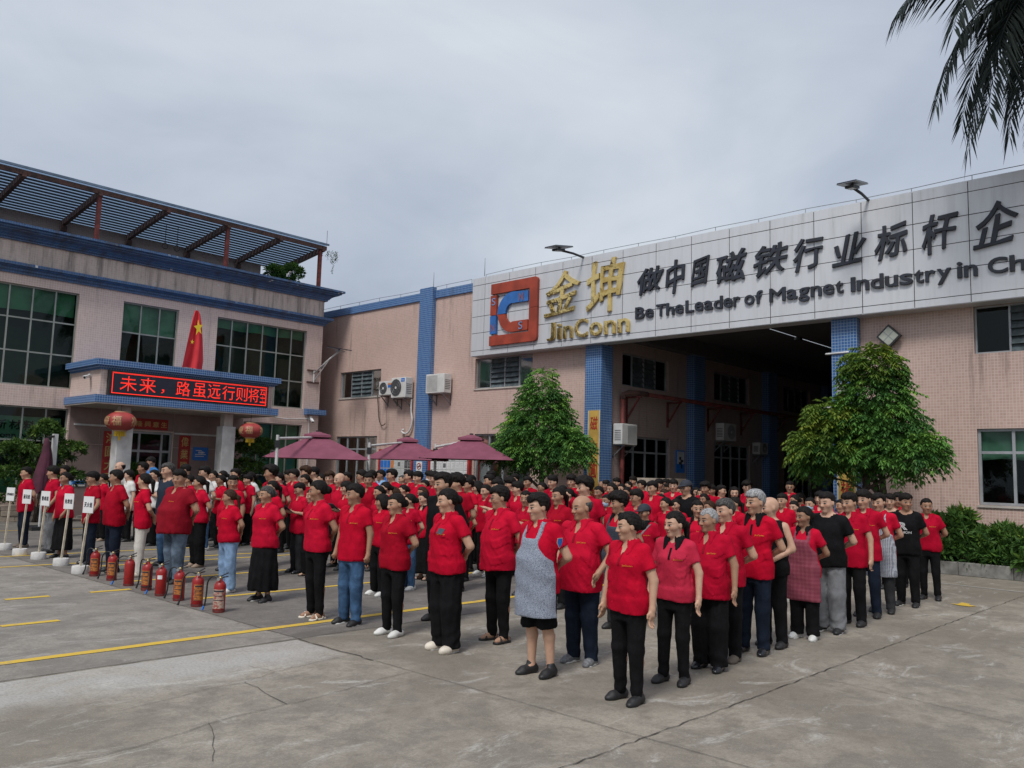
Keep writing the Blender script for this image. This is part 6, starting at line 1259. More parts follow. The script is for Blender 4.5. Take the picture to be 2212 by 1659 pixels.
        def thick(X, Y, Z):
            x, y, z = HM.fwd(X, Y, Z); zl = np.interp(x, L[0], L[1]); return -(.0035 + g * np.clip((z - zl) / .05, 0, 1) ** .7 * ((.35 + .65 * np.clip(z / .06, 0, 1)) if hs in ('short', 'crew', 'grey', 'fluffy') else 1.))
        Hh.ripple(thick)
        Hh.cut(hair_cut)
        def strands(X, Y, Z):
            x, y, z = HM.fwd(X, Y, Z); th = np.arctan2(y, z + .02)
            a = {'buzz': .0006, 'crew': .0012, 'grey': .0015, 'fluffy': .0052, 'short': .0030}.get(hs, .0022)
            return a * (np.sin(24 * th + 30 * x + pr) * .6 + np.sin(41 * th - 22 * x + 2 * pr) * .5 + (np.sin(70 * x + 50 * y + pr) * np.sin(60 * z + 40 * y) if hs in ('fluffy', 'short') else 0))
        Hh.ripple(strands)
        if hs == 'bun': Hh.ell((-.118, 0, .0), (.042, .048, .046), .012, HM); Hh.ell((-.09, 0, .0), (.03, .03, .03), .02, HM)
        if hs == 'tail':
            Hh.cone((-.10, 0, .012), (-.135, 0, -.02), .028, .034, .02, HM); Hh.cone((-.135, 0, -.02), (-.13, .01, -.2), .034, .018, .02, HM)
        V, Fq = Hh.mesh(); out['hair'] = quad_mesh('hair', V, Fq, MAT['hair'])
        if hs == 'cap':
            Cp = Field(lines([(-.2, .26, sh)]), lines([(-.2, .2, sh)]), lines([(1.52, 1.80, sh)]))
            Cp.ell((-.006, 0, .035), (.114, .094, .098), .01, HM); Cp.cut(lambda X, Y, Z: .032 - HM.fwd(X, Y, Z)[2])
            Cp.ell((.115, 0, .040), (.075, .072, .008), .008, HM)
            V, Fq = Cp.mesh(); out['cap'] = quad_mesh('cap', V, Fq, MAT['cap'])
    # ---- extras
    ex = P['extra']
    if 'glasses' in ex:
        v, f = [], []
        def tube(pts, r):
            o = len(v); m = 5; pts = [np.array(p, float) for p in pts]
            for i, p in enumerate(pts):
                d = pts[min(i + 1, len(pts) - 1)] - pts[max(i - 1, 0)]; d /= np.linalg.norm(d)
                u = np.cross(d, (0.31, .2, .93)); u /= np.linalg.norm(u); w_ = np.cross(d, u)
                for q in range(m): v.append(tuple(HM.inv(p + r * (u * math.cos(q * 6.2832 / m) + w_ * math.sin(q * 6.2832 / m)))))
            for i in range(len(pts) - 1):
                for q in range(m): f.append((o + i * m + q, o + i * m + (q + 1) % m, o + (i + 1) * m + (q + 1) % m, o + (i + 1) * m + q))
        for s in (1, -1):
            tube([(.104 - abs(math.cos(t)) * .003, s * (.033 + .024 * math.cos(t)), .0 + .017 * math.sin(t)) for t in np.linspace(0, 6.2832, 15)], .0022)
            tube([(.1, s * .057, .004), (.09, s * .072, .006), (.0, s * .086, .008)], .002)
        tube([(.106, -.01, .004), (.109, 0, .007), (.106, .01, .004)], .002)
        me = bpy.data.meshes.new('glasses'); me.from_pydata(v, [], f); me.materials.append(MAT['frame_black']); me.update(); out['glasses'] = me
    if 'mask' in ex:
        K = Field(lines([(-.12, .18, .006)]), lines([(-.12, .12, .006)]), lines([(1.42, 1.64, .006)]))
        K.ell((.026, 0, -.045), (.078, .07, .074), .01, HM); K.cone((.085, 0, -.01), (.108, 0, -.035), .012, .014, .02, HM)
        def mk(X, Y, Z):
            x, y, z = HM.fwd(X, Y, Z); return np.maximum(np.maximum(z + .016, -.108 - z), .02 - x) + 0 * y
        K.cut(mk); V, Fq = K.mesh(); out['face_mask'] = quad_mesh('face_mask', V, Fq, MAT['mask_blue'])
    if 'apron' in ex:
        A = Field(lines([(-.06, .42, st)]), lines([(-.34, .34, st)]), lines([(.40, 1.50, st)]))
        Ta = [(z, w + .014, d + .016, c) for z, w, d, c in Ts]
        lowz = P.get('apron_low', .56); t0 = Ta[0]
        Ta = [(lowz - .02, t0[1] + .02, t0[2] + .012, t0[3]), (.75, t0[1] + .008, t0[2] + .004, t0[3])] + [t for t in Ta if t[0] > .76]
        A.stack(Ta, .02); A.stack([(z, w + .048, d + .050, c) for z, w, d, c in T if z < .99], .03)
        for hp_, kn, an, s in legs: A.cone(hp_ + (0, 0, .02), kn, .097 * bulk + .034, .07 * ab + .05, .06)
        A.ripple(lambda X, Y, Z: .004 * np.sin(22 * Y + 5 * Z + ph[0]) * np.clip((1.0 - Z) / .3, .2, 1) + .003 * np.sin(30 * Z + 14 * Y + ph[1]))
        def am(X, Y, Z):
            half = np.interp(Z, [.4, 1.02, 1.10, 1.20, 1.30, 1.31], [.26, .23, .19, .115, .10, .10])
            m = np.maximum(np.abs(Y) - half, lowz - Z); m = np.maximum(m, Z - 1.285); m = np.maximum(m, .03 - X)
            stp = np.maximum(np.maximum(np.abs(np.abs(Y) - .092) - .020, 1.27 - Z), -.03 - X)
            return np.minimum(m, stp + 0 * m)
        A.cut(am); V, Fq = A.mesh(); out['apron'] = quad_mesh('apron', V, Fq, MAT['apron_grey'])
    return out
# ---------------------------------------------------------------- the crowd: where each head and its feet show, what is worn
BASE = dict(fem=False, hair='short', top='polo', tm='red', bottom='straight', bm='black_cloth', shoe='shoe', sm='shoe_black', arm='behind', bulk=1.0, belly=.0, extra=(), yaw=-22, nod=.10, hm='hair', head=None, turn=0, cm=None, lab=None, front=False, apm=None, msk='mask_blue', logo=None, stance=.012, hem=.2)
PEOPLE = []
def pp(vx, vy, where, **k): PEOPLE.append((vx, vy, where, {**BASE, **k}))
F_ = dict(fem=True)
# --- front line and right flank: (head top) and (feet) in picture coordinates
pp(64, 1008, (63, 1181), hair='crew', bm='navy', sm='shoe_brown', bulk=1.05, belly=.02, lab='person in red polo and navy trousers, hands behind back, leftmost of all', front=True)
pp(120, 1006, (106, 1192), bm='grey_cloth', arm='low', lab='person in red polo and grey trousers wearing a wristwatch, between stake signs', front=True, extra=('watch',))
pp(147, 1019.6, (132, 1203), fem=True, hair='bun', bottom='skirt', arm='low', shoe='flat', hem=.16, lab='person in red polo and long black skirt standing behind the fourth stake sign', front=True, turn=15)
pp(206, 1018, (182, 1216), bm='navy', arm='low', extra=('glasses',), sm='shoe_leather', lab='person in red polo and glasses, one hand lowered, behind the fifth stake sign', front=True)
pp(258, 1014, (247, 1233), hair='crew', bm='navy', bulk=1.12, belly=.05, sm='shoe_black', lab='stout person in red polo and navy trousers behind the first extinguishers', front=True)
pp(314, 1022, (296, 1242), fem=True, hair='tail', bottom='straight', bm='offwhite', shoe='flat', sm='shoe_cream', yaw=-38, turn=-25, lab='person in red polo and white trousers with long ponytail, turned away', front=True)
pp(390, 1013.8, (384, 1256), bulk=1.42, belly=.12, bm='jeans_dirty', tm='red_dark', hair='short', yaw=12, lab='very large person in stained dark red polo and dirty jeans', front=True)
pp(503.8, 1056.9, (499, 1276), fem=True, hair='tail', bulk=1.12, belly=.04, bottom='flare', bm='jeans_light', shoe='flat', sm='shoe_white', lab='person in red polo and light blue jeans behind the last extinguisher', front=True, hm='hair_brown')
pp(579.6, 1048.7, (566, 1295), fem=True, hair='bun', bulk=1.12, belly=.04, bottom='skirt', shoe='sneaker', hm='hair_salt', hem=.17, lab='person in red polo and wide ankle-length black skirt with black sneakers', front=True)
pp(694.5, 1037, (682, 1330), fem=True, hair='bun', bottom='slim', shoe='sandal', sm='shoe_cream', arm='behind', lab='person in red polo, black trousers and pale sandals in the front row', front=True)
pp(768, 1043.9, (763, 1343), hair='crew', bm='jeans', arm='sides', bulk=1.04, sm='shoe_black', shoe='sneaker', lab='person in red polo and blue jeans with arms hanging down in the front row', front=True)
pp(858, 1065, (843, 1366), fem=True, hair='bun', bulk=1.1, belly=.02, bottom='slim', shoe='flat', sm='shoe_white', lab='person in red polo, black track trousers and white slip-ons in the front row', front=True)
pp(974, 1054.8, (965, 1398), fem=True, hair='bun', bulk=1.17, belly=.05, bottom='wide', shoe='croc', sm='shoe_cream', extra=('phone',), lab='person in red polo with phone in chest pocket, wide black trousers and cream clogs', front=True)
pp(1083.5, 1049, (1067, 1378), extra=('glasses',), bulk=1.12, belly=.07, shoe='sandal', sm='shoe_black', bottom='slim', lab='person in red polo and glasses, black jeans and black sandals, in the front row', front=True)
pp(1174.5, 1064.7, (1169, 1448), extra=('apron', 'badge'), apm='apron_grey', bottom='shorts', bulk=1.08, belly=.07, shoe='shoe', lab='person in speckled grey apron over red polo and black shorts, blue arm badge', front=True)
pp(1263.3, 1068, (1258, 1424), hair='ring', bulk=1.2, belly=.10, bm='navy', shoe='sneaker', sm='shoe_grey', arm='hip', lab='balding stout person in red polo, hand at the hip, grey sneakers', front=True, hm='hair_salt')
pp(1361.7, 1104, (1347, 1503), fem=True, hair='bun', bulk=1.12, belly=.03, bottom='slim', arm='sides', shoe='shoe', lab='frontmost person in red polo and black trousers, nearest to the camera', front=True, yaw=-28)
pp(1456.7, 1103, (1453, 1466), fem=True, hair='tail', bulk=1.05, belly=.02, tm='red_faded', cm='black_cloth', bottom='slim', arm='sides', shoe='shoe', lab='person in faded red polo with black collar and black trousers, arms hanging', front=True)
pp(1534.7, 1107.8, (1533, 1438), hair='buzz', hm='hair_grey', bulk=1.15, belly=.08, bottom='wide', arm='sides', sm='shoe_leather', lab='elderly bald-headed person in red polo, wide black trousers and shiny black shoes', front=True)
pp(1568.8, 1075.7, (1589, 1418), hair='crew', hm='hair_salt', bulk=1.1, belly=.05, arm='behind', sm='shoe_brown', bm='black_cloth', lab='person in red polo and brown shoes behind the elderly bald-headed one', front=True)
pp(1626, 1057, (1652, 1404), hair='grey', hm='hair_grey', cm='black_cloth', bm='navy', sm='shoe_leather', lab='grey-haired person in red polo with black striped collar', front=True)
pp(1670, 1072, (1693, 1390), hair='bald', top='tank', tm='black_cloth', arm='front', lab='bald-headed person in black sleeveless top with hands clasped in front', front=True)
pp(1736, 1092.8, (1738, 1374), fem=True, hair='bun', extra=('apron',), apm='apron_maroon', cm='black_cloth', bottom='flare', shoe='sneaker', sm='shoe_white', apron_low=.50, lab='person in maroon apron over red polo with white sneakers', front=True)
pp(1789, 1062, (1812, 1360), hair='crew', top='tee', tm='black_cloth', bottom='wide', bm='grey_cloth', bulk=1.12, belly=.05, shoe='sneaker', lab='person in plain black T-shirt and grey stained trousers', front=True)
pp(1840, 1063.6, (1852, 1345), arm='sides', bulk=.95, lab='slim person in red polo and black trousers behind the grey trousers', front=True)
pp(1872, 1057.7, (1893, 1328), bm='navy', bulk=.96, lab='tall person in red polo and navy trousers before the checked apron', front=True)
pp(1903, 1065, (1926, 1319), extra=('apron',), apm='apron_check', bm='charcoal', apron_low=.52, lab='person in black and white checked apron over red polo', front=True)
pp(1957, 1065, (1971, 1306), top='tee', tm='black_cloth', hair='short', yaw=30, logo='R', bottom='straight', shoe='sneaker', lab='person in black T-shirt with white letter R print', front=True)
pp(2005.8, 1075.9, (2004, 1292), fem=True, hair='tail', bulk=1.05, yaw=12, bottom='slim', lab='rightmost person in red polo and black trousers beside the hedge', front=True)
# --- everyone else: head top and head size in picture pixels (gives the distance)
def q(vx, vy, hp, **k): pp(vx, vy, hp, **k)
q(145, 1004.6, 23, tm='guard_blue', hair='crew', bm='navy', lab='person in light blue uniform shirt behind the long black skirt'); q(229, 1022.5, 24, **F_, hair='tail', bottom='wide', shoe='flat', sm='sandal_tan', lab='person in red polo and wide black trousers between the glasses wearer and the stout one')
q(263.4, 993, 23, top='tee', tm='white_cloth', hair='ring', lab='tall person in white shirt in front of the left column'); q(283, 1015, 24, tm='white_cloth', cm='white_cloth', arm='sides', belly=.03, lab='person in white polo with dark collar line behind the stout one in red')
q(311, 994.7, 23.5, lab='person in red polo just left of the doorway'); q(337, 1005, 25, **F_, top='tee', tm='white_cloth', hair='bun', arm='crossed', bottom='wide', yaw=25, lab='person in white T-shirt with arms crossed and black trousers')
q(371, 998, 31, top='tee', tm='tee_navy', hair='crew', hm='hair_salt', bm='jeans', bulk=1.08, sm='shoe_black', lab='tall person in dark navy T-shirt and jeans beside the very large one'); q(408, 1003, 23, tm='white_cloth', nod=.35, lab='person in white shirt with head bowed near the red couplet'); q(413.6, 1025, 25, **F_, hair='tail')
q(438, 1027.5, 31, **F_, hair='tail', bulk=1.05, bottom='wide', shoe='flat', sm='sandal_tan', lab='person in red polo, black culottes and tan flats behind the very large one'); q(449, 1007, 26, top='tee', tm='white_cloth', extra=('glasses',), bm='jeans', sm='shoe_white', shoe='sneaker', lab='person in white T-shirt and glasses holding hands behind, near the right column')
q(463, 1016, 23, **F_, hair='tail', tm='white_cloth'); q(482, 1014.5, 22, **F_, hair='bun', top='tee', tm='white_cloth', extra=('glasses',)); q(481, 1026, 25, **F_, hair='tail', arm='clip', extra=('glasses',)); q(503.8, 1026, 32, hair='crew', bulk=1.3, belly=.08, arm='sides', yaw=45, lab='heavy person in red polo looking towards the camera behind the light jeans')
q(513, 1011.7, 25, hair='crew'); q(536.6, 1024.7, 25, arm='sides', sm='shoe_leather'); q(543, 1014.5, 23, **F_, hair='tail', tm='white_cloth')
q(591, 1002.9, 30, hair='fluffy', lab='tall person in red polo with bushy hair below the umbrella edge'); q(594.7, 1037.7, 33, **F_, hair='tail', bm='jeans', lab='person in red polo and dark jeans half hidden behind the wide black skirt'); q(609.7, 1021.3, 26); q(626.8, 1014.5, 24, top='tee', tm='black_cloth', extra=('glasses',), lab='person in black T-shirt and glasses under the large umbrella'); q(641, 1013, 25, extra=('glasses',))
q(649, 1041.8, 32, extra=('glasses', 'clipboard'), nod=.40, arm='clip', bm='charcoal', sm='shoe_leather', hair='crew', lab='person in red polo reading a dark clipboard, head bowed, grey trousers'); q(661.7, 1024, 27, **F_, hair='tail'); q(664, 1005.6, 24, tm='beige', top='tee', hair='fluffy', hm='hair_brown', lab='brown-haired person in beige top under the large umbrella'); q(680.8, 1005.6, 24, tm='beige', top='tee', lab='dark-haired person in beige top under the large umbrella'); q(697, 1021, 24, **F_, hair='bun', tm='charcoal', top='tee')
q(674.7, 1058, 33, **F_, hair='long', hm='hair_brown', bottom='wide', shoe='sandal', lab='person in red polo hidden half behind the pale-sandalled one'); q(716, 1019, 26, hair='fluffy', hm='hair_brown', yaw=25); q(724.6, 1026.8, 25, **F_, hair='bob'); q(739, 1020.6, 30, hair='bald', lab='bald-headed person in red polo in the second rank behind the pale sandals'); q(753, 1020, 25, extra=('glasses',)); q(753, 1039, 31, **F_, hair='bob', arm='clip', extra=('clipboard',), lab='person in red polo holding a dark folder beside the jeans wearer')
q(782, 1015, 26, extra=('glasses',)); q(801, 1022, 29, hair='crew', lab='person in red polo with a tanned frowning face behind the jeans wearer', yaw=25); q(808, 1015.9, 24); q(825.8, 1014.5, 22, tm='guard_blue', hair='crew', lab='person in light blue uniform shirt beside the notice boards'); q(819, 1048.7, 31, **F_, hair='bun'); q(838.8, 1040.5, 30, **F_, hair='bun', extra=('mask',), msk='mask_white', lab='person in red polo and white face mask behind the white slip-ons'); q(849.8, 1050.7, 30, **F_, hair='long', hm='hair_brown'); q(848, 1012.4, 26)
q(870, 1026, 20, hair='buzz', hm='hair_salt'); q(886.7, 1015.9, 25); q(905.8, 1018, 26); q(927.7, 1018.6, 23, extra=('mask',), msk='mask_white', hair='fluffy'); q(941, 1018, 28); q(823.8, 1077.4, 38, **F_, hair='bob', shoe='sneaker', sm='shoe_white', lab='person in red polo with bobbed hair and white sneakers left of the track trousers'); q(874, 1046.6, 27, **F_, hair='bun'); q(886.7, 1054, 26, **F_, hair='bun'); q(911, 1051, 29, **F_, hair='long', hm='hair_brown', extra=('glasses',)); q(919.5, 1036, 25, **F_, hair='bun', extra=('glasses',))
q(888, 1074.6, 36, **F_, hair='bun', bm='jeans', shoe='sneaker', sm='shoe_white', lab='person in red polo and blue jeans directly behind the track trousers'); q(922, 1063.7, 33, **F_, hair='bun', cm='black_cloth', bottom='skirt', shoe='sandal', hem=.14, lab='person in red polo with black collar and long skirt before the dark hoodie'); q(960.5, 1020, 45, top='long', tm='black_cloth', bulk=1.12, hair='short', lab='tall person in black long-sleeved top behind the phone-pocket polo'); q(989, 1024, 36, hair='fluffy'); q(1002.9, 1069, 33, **F_, hair='tail', lab='person in red polo with braided hair right of the phone-pocket polo'); q(1012.5, 1032, 30, arm='crossed')
q(1008, 1022.7, 22, hair='buzz'); q(1023, 1026, 23, hair='crew'); q(1037, 1039, 28, **F_, hair='bob', nod=.2); q(1050.7, 1046, 31, **F_, hair='bun', shoe='sneaker', sm='shoe_white'); q(1060, 1025, 27); q(1063, 1018.6, 22, hair='fluffy'); q(1079.5, 1029.5, 23, hair='crew'); q(1072.6, 1035, 32, arm='crossed', bulk=1.1, shoe='sneaker', sm='shoe_grey', lab='person in red polo with arms crossed behind the black sandals'); q(1104, 1032, 26, hair='fluffy'); q(1111, 1023.7, 22)
q(1124, 1040, 31, bulk=1.1); q(1144, 1029, 24); q(1139, 1059, 37, **F_, hair='bun', arm='crossed', yaw=35, lab='person in red polo with arms crossed left of the speckled apron'); q(1154, 1063, 32, **F_, hair='bun'); q(1170, 1041.5, 25, **F_, hair='tail', extra=('glasses',)); q(1196.3, 1026.4, 27); q(1207, 1051.7, 40, **F_, hair='tail', lab='person in red polo with long ponytail between the apron wearer and the balding one'); q(1234.6, 1027, 25, hair='fluffy', yaw=20); q(1230.5, 1055, 29, **F_, hair='tail'); q(1218, 1048, 27, **F_, hair='bun'); q(1270, 1031, 40, bulk=1.15, hair='fluffy', lab='tall broad person in red polo right behind the balding one'); q(1251, 1038.7, 25); q(1298.9, 1038.7, 20, hair='ring'); q(1299, 1049.7, 29, **F_, hair='bun'); q(1311, 1037, 22); q(1324.8, 1040, 27, **F_, hair='long'); q(1335.8, 1032, 21); q(1312.5, 1067.5, 31, **F_, hair='bun', extra=('mask',), lab='person in red polo and blue face mask behind the balding one'); q(1339.9, 1063.4, 46, extra=('apron',), apm='apron_dark', cm='black_cloth', bm='charcoal', hair='fluffy', lab='person in red polo and dark apron between the balding one and the frontmost'); q(1368.6, 1028.5, 20); q(1357.6, 1039, 21, hair='buzz'); q(1353.6, 1051, 26, **F_, hair='bun'); q(1345, 1044, 23, **F_, hair='bun')
q(1380, 1056.5, 37, extra=('glasses',), lab='person in red polo and black-framed glasses behind the frontmost one'); q(1389.7, 1037, 23); q(1414, 1038.7, 30); q(1426.7, 1034.6, 23); q(1439, 1034.6, 21); q(1444, 1043.5, 22); q(1459.5, 1035, 26, yaw=20); q(1470, 1049.7, 24, **F_, hair='bun', extra=('mask',)); q(1486.8, 1036.7, 31, hair='cap', extra=('glasses',), tm='black_cloth', top='tee', lab='person in dark baseball cap and glasses in front of the gateway'); q(1503, 1052, 23, **F_, hair='long', yaw=20); q(1514, 1053.8, 25, **F_, hair='long', yaw=15); q(1523.7, 1041.5, 26, hair='fluffy'); q(1538.8, 1047, 25); q(1556.5, 1047, 26, yaw=50, turn=30, hair='crew'); q(1585, 1051, 27, **F_, hair='long', yaw=30); q(1616.7, 1039.5, 25, hair='fluffy', extra=('glasses',), yaw=20, lab='bushy-haired person with glasses behind the grey-haired one')
q(1426.7, 1067.5, 29, **F_, hair='bob', extra=('glasses',)); q(1434.9, 1055.9, 25, **F_, hair='long', hm='hair_brown'); q(1441.7, 1074, 33, **F_, hair='bun'); q(1470, 1070, 27, **F_, hair='tail'); q(1523.7, 1066, 28, **F_, hair='long', tm='charcoal', top='long', lab='person with long hair in dark jacket with white stripe behind the black collars'); q(1462, 1086.6, 33, **F_, hair='bun'); q(1396.6, 1089, 42, **F_, hair='cap', cm='black_cloth', extra=('strap',), arm='sides', lab='person in dark beret and red polo with a grey bag strap'); q(1507, 1079.8, 40, **F_, hair='bun', cm='black_cloth', bulk=1.1, yaw=25, lab='person in red polo with black collar facing the camera, behind the elderly one'); q(1536, 1094.8, 34, **F_, hair='bun', hm='hair_brown'); q(1588, 1072.9, 34, **F_, hair='tail')
q(1704, 1038.7, 23.5, hair='crew', extra=('glasses',), yaw=15, bulk=1.15, lab='person in red polo and glasses standing alone in the gateway'); q(1688, 1065, 33, hair='crew'); q(1717, 1081, 33, **F_, hair='bun', cm='black_cloth'); q(1717, 1068, 28, **F_, hair='bun'); q(1732, 1065, 26); q(1749.4, 1074, 32, **F_, hair='bun', extra=('mask',), lab='person in blue face mask beside the maroon apron'); q(1770, 1060.6, 31, hair='short'); q(1816.8, 1078, 31, **F_, hair='bun', tm='pink'); q(1922, 1066.5, 32, top='tee', tm='black_cloth', yaw=20); q(1937, 1063.6, 31, yaw=20)
q(332, 981.5, 21.5, tm='tee_blue', nod=.45, arm='clip', hair='crew', lab='person in bright blue polo with bowed head in the doorway', up=.15)

# ---- turn the picture list into places on the ground
fwh = np.array([_fw[0], _fw[1]]); PL_ = []
for i, (vx, vy, wh, P) in enumerate(PEOPLE):
    if isinstance(wh, tuple): G = on_ground(*wh); dep = float((G - CAMP) @ _fw)
    else: dep = 1794 * .262 / wh
    T = at_depth(vx, vy, dep); h = T[2] - P.get('up', 0)
    PL_.append([T[0], T[1], min(max(h, 1.50 if P['fem'] else 1.58), 1.68 if P['fem'] else 1.84), dep, P, vx, vy])
for it in range(60):                                   # people keep elbow room: push back the farther one along its line of sight
    for a in range(len(PL_)):
        for b in range(a + 1, len(PL_)):
            A, B = PL_[a], PL_[b]; d = math.hypot(A[0] - B[0], A[1] - B[1]); need = .40 + .14 * (A[4]['bulk'] + B[4]['bulk'] - 2)
            if d < need:
                Q = A if (A[3] > B[3] and not A[4]['front']) or B[4]['front'] else B
                r = math.hypot(Q[0], Q[1]); k = (need - d) * .6 + .01; Q[0] += Q[0] / r * k; Q[1] += Q[1] / r * k
for Q in PL_:                                          # height again from the sight line, now that the distance is settled
    P = Q[4]; d = ray(Q[5], Q[6]); t = math.hypot(Q[0], Q[1]) / math.hypot(d[0], d[1]); h = EYE + d[2] * t - P.get('up', 0); Q[2] = min(max(h, 1.48 if P['fem'] else 1.56), 1.70 if P['fem'] else 1.86)
# ---- labels for those without one: file behind the nearest front person, counted from the front
anch = [(Q[1], Q[0], Q[4]) for Q in PL_ if Q[4]['front'] and Q[0] < 7.2]
short = {0: 'the leftmost front person', 1: 'the wristwatch wearer', 2: 'the long black skirt', 3: 'the glasses wearer at the stakes', 4: 'the stout navy-trousered person', 5: 'the white trousers', 6: 'the very large person', 7: 'the light blue jeans', 8: 'the ankle-length black skirt', 9: 'the pale sandals', 10: 'the front blue jeans', 11: 'the white slip-ons', 12: 'the cream clogs', 13: 'the black sandals', 14: 'the speckled grey apron', 15: 'the balding stout person', 16: 'the frontmost person'}
CLO = {'polo': 'polo', 'tee': 'T-shirt', 'long': 'jacket', 'tank': 'top'}; CN = {'red': 'red', 'white_cloth': 'white', 'black_cloth': 'black', 'guard_blue': 'light blue', 'beige': 'beige', 'charcoal': 'dark grey', 'pink': 'pink', 'tee_navy': 'navy', 'tee_blue': 'blue'}
ORD = 'first second third fourth fifth sixth seventh eighth ninth tenth eleventh twelfth thirteenth fourteenth fifteenth sixteenth'.split()
files = {}
fr_i = [i for i, Q in enumerate(PL_) if Q[4]['front']]
short.update({17: 'the faded red polo', 18: 'the elderly bald-headed one', 19: 'the brown-shoed person', 20: 'the grey-haired person', 21: 'the sleeveless black top', 22: 'the maroon apron', 23: 'the grey stained trousers', 24: 'the slim flank person', 25: 'the tall navy-trousered one', 26: 'the checked apron', 27: 'the letter R shirt', 28: 'the rightmost person'})
for i, Q in enumerate(PL_):
    if Q[4]['lab']: continue
    ok = [k for k in range(len(fr_i)) if math.hypot(*PL_[fr_i[k]][:2]) < math.hypot(Q[0], Q[1])]
    a = min(ok, key=lambda k: abs(math.atan2(PL_[fr_i[k]][1], PL_[fr_i[k]][0]) - math.atan2(Q[1], Q[0]))); files.setdefault(a, []).append((math.hypot(Q[0], Q[1]), i))
for a, L in files.items():
    for n, (_, i) in enumerate(sorted(L)):
        P = PL_[i][4]; ex = ' and glasses' if 'glasses' in P['extra'] else ' and face mask' if 'mask' in P['extra'] else ''
        P['lab'] = 'person in %s %s%s, %s in line behind %s' % (CN.get(P['tm'], 'red'), CLO[P['top']], ex, ORD[min(n, 15)], short[a])
# ---- build
CACHE = {}
_rg = random.Random(77)
REDS = ['red', 'red', 'red_b', 'red_c', 'red_d']
def project_on(me, pts):
    n = len(me.vertices); v = np.zeros(n * 3, np.float32); me.vertices.foreach_get('co', v); v = v.reshape(-1, 3); out = []
    v = v[v[:, 0] > 0]
    for y, z, lift in pts: d = (v[:, 1] - y) ** 2 + (v[:, 2] - z) ** 2; k = np.argpartition(d, 6)[:6]; w_ = 1 / (d[k] + 1e-6); out.append((float((v[k, 0] * w_).sum() / w_.sum()) + lift, y, z))
    return out
def text_on(me, ch, y0, y1, z0, z1, m, parent, name, bold=.02):
    vv, ff = glyph(ch, bold, .0, 0.); lo, hi = vv.min(0), vv.max(0)
    pts = [(y0 + (p[0] - lo[0]) / (hi[0] - lo[0]) * (y1 - y0), z0 + (p[1] - lo[1]) / (hi[1] - lo[1]) * (z1 - z0), .006) for p in vv]
    return MB().add(project_on(me, pts), ff).build(name, m, parent)
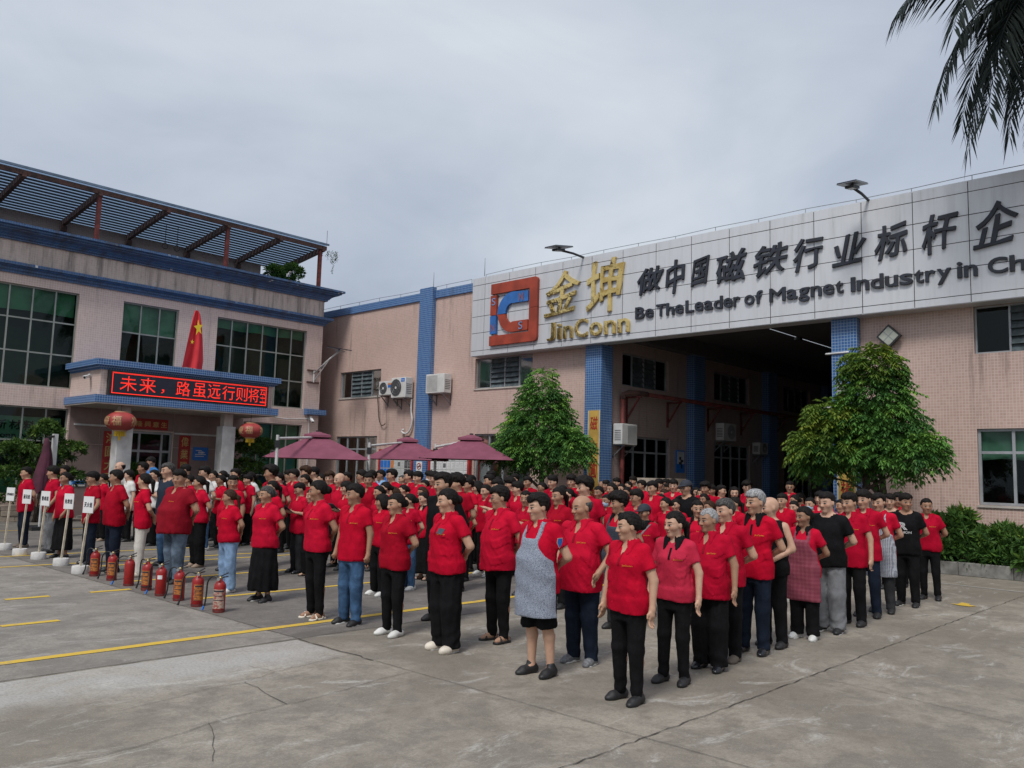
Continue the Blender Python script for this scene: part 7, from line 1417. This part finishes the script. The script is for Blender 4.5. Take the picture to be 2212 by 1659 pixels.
for i, (X, Y, h, dep, P, vx, vy) in enumerate(PL_):
    lod = 0 if dep < 9.4 and P['front'] else 1 if dep < 12.2 else 2
    yaw = P['yaw'] + (_rg.choice((-8, 10)) if lod else _rg.uniform(-5, 5))
    if P['yaw'] == -22 and lod == 2: yaw = _rg.choice((-34, -10))
    bulk = P['bulk'] if P['front'] or P['bulk'] != 1. else _rg.choice((.97, 1.08))
    key = (P['fem'], P['hair'], P['top'], P['bottom'], P['shoe'], P['arm'], round(bulk, 2), round(P['belly'], 2), tuple(e for e in P['extra'] if e in ('glasses', 'mask', 'apron')), round(yaw), P['nod'], lod, P.get('hem'), P.get('apron_low')) + ((i,) if lod == 0 else ())
    if key not in CACHE:
        CACHE[key] = build_person_meshes(str(key), dict(fem=P['fem'], hair=P['hair'], top=P['top'], bottom=P['bottom'], shoe=P['shoe'], arm=P['arm'], bulk=bulk, belly=P['belly'], extra=P['extra'], yaw=math.radians(yaw), nod=P['nod'], lod=lod, stance=P['stance'], step=_rg.uniform(-.4, .4) if lod == 0 else .2, hem=P['hem'], apron_low=P.get('apron_low', .56)))
    D = CACHE[key]
    t = thing('person', P['lab'], 'person', (X, Y, P.get('up', 0)), math.pi + math.radians(P['turn'] + (4 if Y > 7.5 else 0) + _rg.uniform(-7, 7)), 'people lined up in the yard'); s = h / 1.712; t.scale = (s, s, s); t.rotation_euler[0] = math.radians(_rg.uniform(-1.3, 1.3)); t.rotation_euler[1] = math.radians(_rg.uniform(-.6, 1.6))
    tm = _rg.choice(REDS) if P['tm'] == 'red' else P['tm']
    mm = {'shirt': tm, 'collar': P['cm'] or tm, 'trousers': P['bm'], 'shorts': P['bm'], 'skirt': P['bm'], 'shoe': P['sm'], 'sole': 'shoe_white', 'hair': P['hm'], 'face_mask': P['msk'], 'apron': P['apm'] or 'apron_grey', 'cap': 'cap', 'glasses': 'frame_black', 'body': 'skin'}
    sh_ob = None
    for nm, me in D.items():
        for m_ in (me if isinstance(me, list) else [me]):
            o = link(nm, m_, t)
            if m_.materials[0].name != mm[nm]: o.material_slots[0].link = 'OBJECT'; o.material_slots[0].material = MAT[mm[nm]]
            if nm == 'shirt': sh_ob = o
    if P['top'] == 'polo' and P['tm'].startswith('red') and dep < 14 and 'apron' not in P['extra']:
        text_on(D['shirt'], 'JinConn', .055, .145, 1.225, 1.245, 'logo_thread', sh_ob, 'chest_lettering')
        if dep < 11: MB().add(project_on(D['shirt'], [(.0, 1.36 - .016 * k, .004) for k in range(9)] + [(.022, 1.36 - .016 * k, .004) for k in range(9)]), [(k, k + 1, k + 10, k + 9) for k in range(8)]).build('placket', P['cm'] or 'red_dark', sh_ob)
    if P['logo'] == 'R':
        text_on(D['shirt'], 'R', -.07, .06, 1.16, 1.27, 'print_white', sh_ob, 'print', .05); text_on(D['shirt'], 'FASHION', -.12, .11, 1.105, 1.14, 'print_white', sh_ob, 'print', .03)
    if 'phone' in P['extra']: MB().add(project_on(D['shirt'], [(.055, 1.245, .012), (.125, 1.235, .012), (.135, 1.29, .014), (.065, 1.30, .014)]), [(0, 1, 2, 3)]).build('phone', 'phone_dark', t)
    if 'clipboard' in P['extra']:
        MB().add([(.22, -.14, 1.16), (.22, .14, 1.16), (.40, .14, 1.30), (.40, -.14, 1.30), (.225, -.14, 1.15), (.225, .14, 1.15), (.405, .14, 1.29), (.405, -.14, 1.29)], [(0, 1, 2, 3), (7, 6, 5, 4), (0, 4, 5, 1), (1, 5, 6, 2), (2, 6, 7, 3), (3, 7, 4, 0)]).build('clipboard', 'folder_navy', t)
    if 'strap' in P['extra']: MB().add(project_on(D['shirt'], [(.11 - .024 * k, 1.40 - .036 * k, .01) for k in range(10)] + [(.145 - .024 * k, 1.41 - .036 * k, .01) for k in range(10)]), [(k, k + 1, k + 11, k + 10) for k in range(9)]).build('bag_strap', 'grey_cloth', t)
    if 'badge' in P['extra']:
        c = Vector((.03, .262, 1.255)); MB().add([(c.x + a, c.y + .018 - abs(a) * .1 + b * .12, c.z + b) for a, b in ((-.038, .045), (.038, .045), (.042, .0), (0, -.055), (-.042, 0))], [(0, 1, 2, 3, 4)]).build('arm_badge_edge', 'frame_pale', t); MB().add([(c.x + a, c.y + .021 - abs(a) * .1 + b * .12, c.z + b) for a, b in ((-.032, .038), (.032, .038), (.035, .0), (0, -.046), (-.035, 0))], [(0, 1, 2, 3, 4)]).build('arm_badge', 'label_blue', t)
    if 'watch' in P['extra']: MB().lathe((.125, .215, .915), [(.032, -.012), (.034, 0), (.032, .012)], 12).build('wristwatch', 'silver', t)
print('people', len(PL_), 'figures', len(CACHE), 'tris', sum(sum(len(m.polygons) for m in (v if isinstance(v, list) else [v])) for D in CACHE.values() for v in D.values()) * 2)
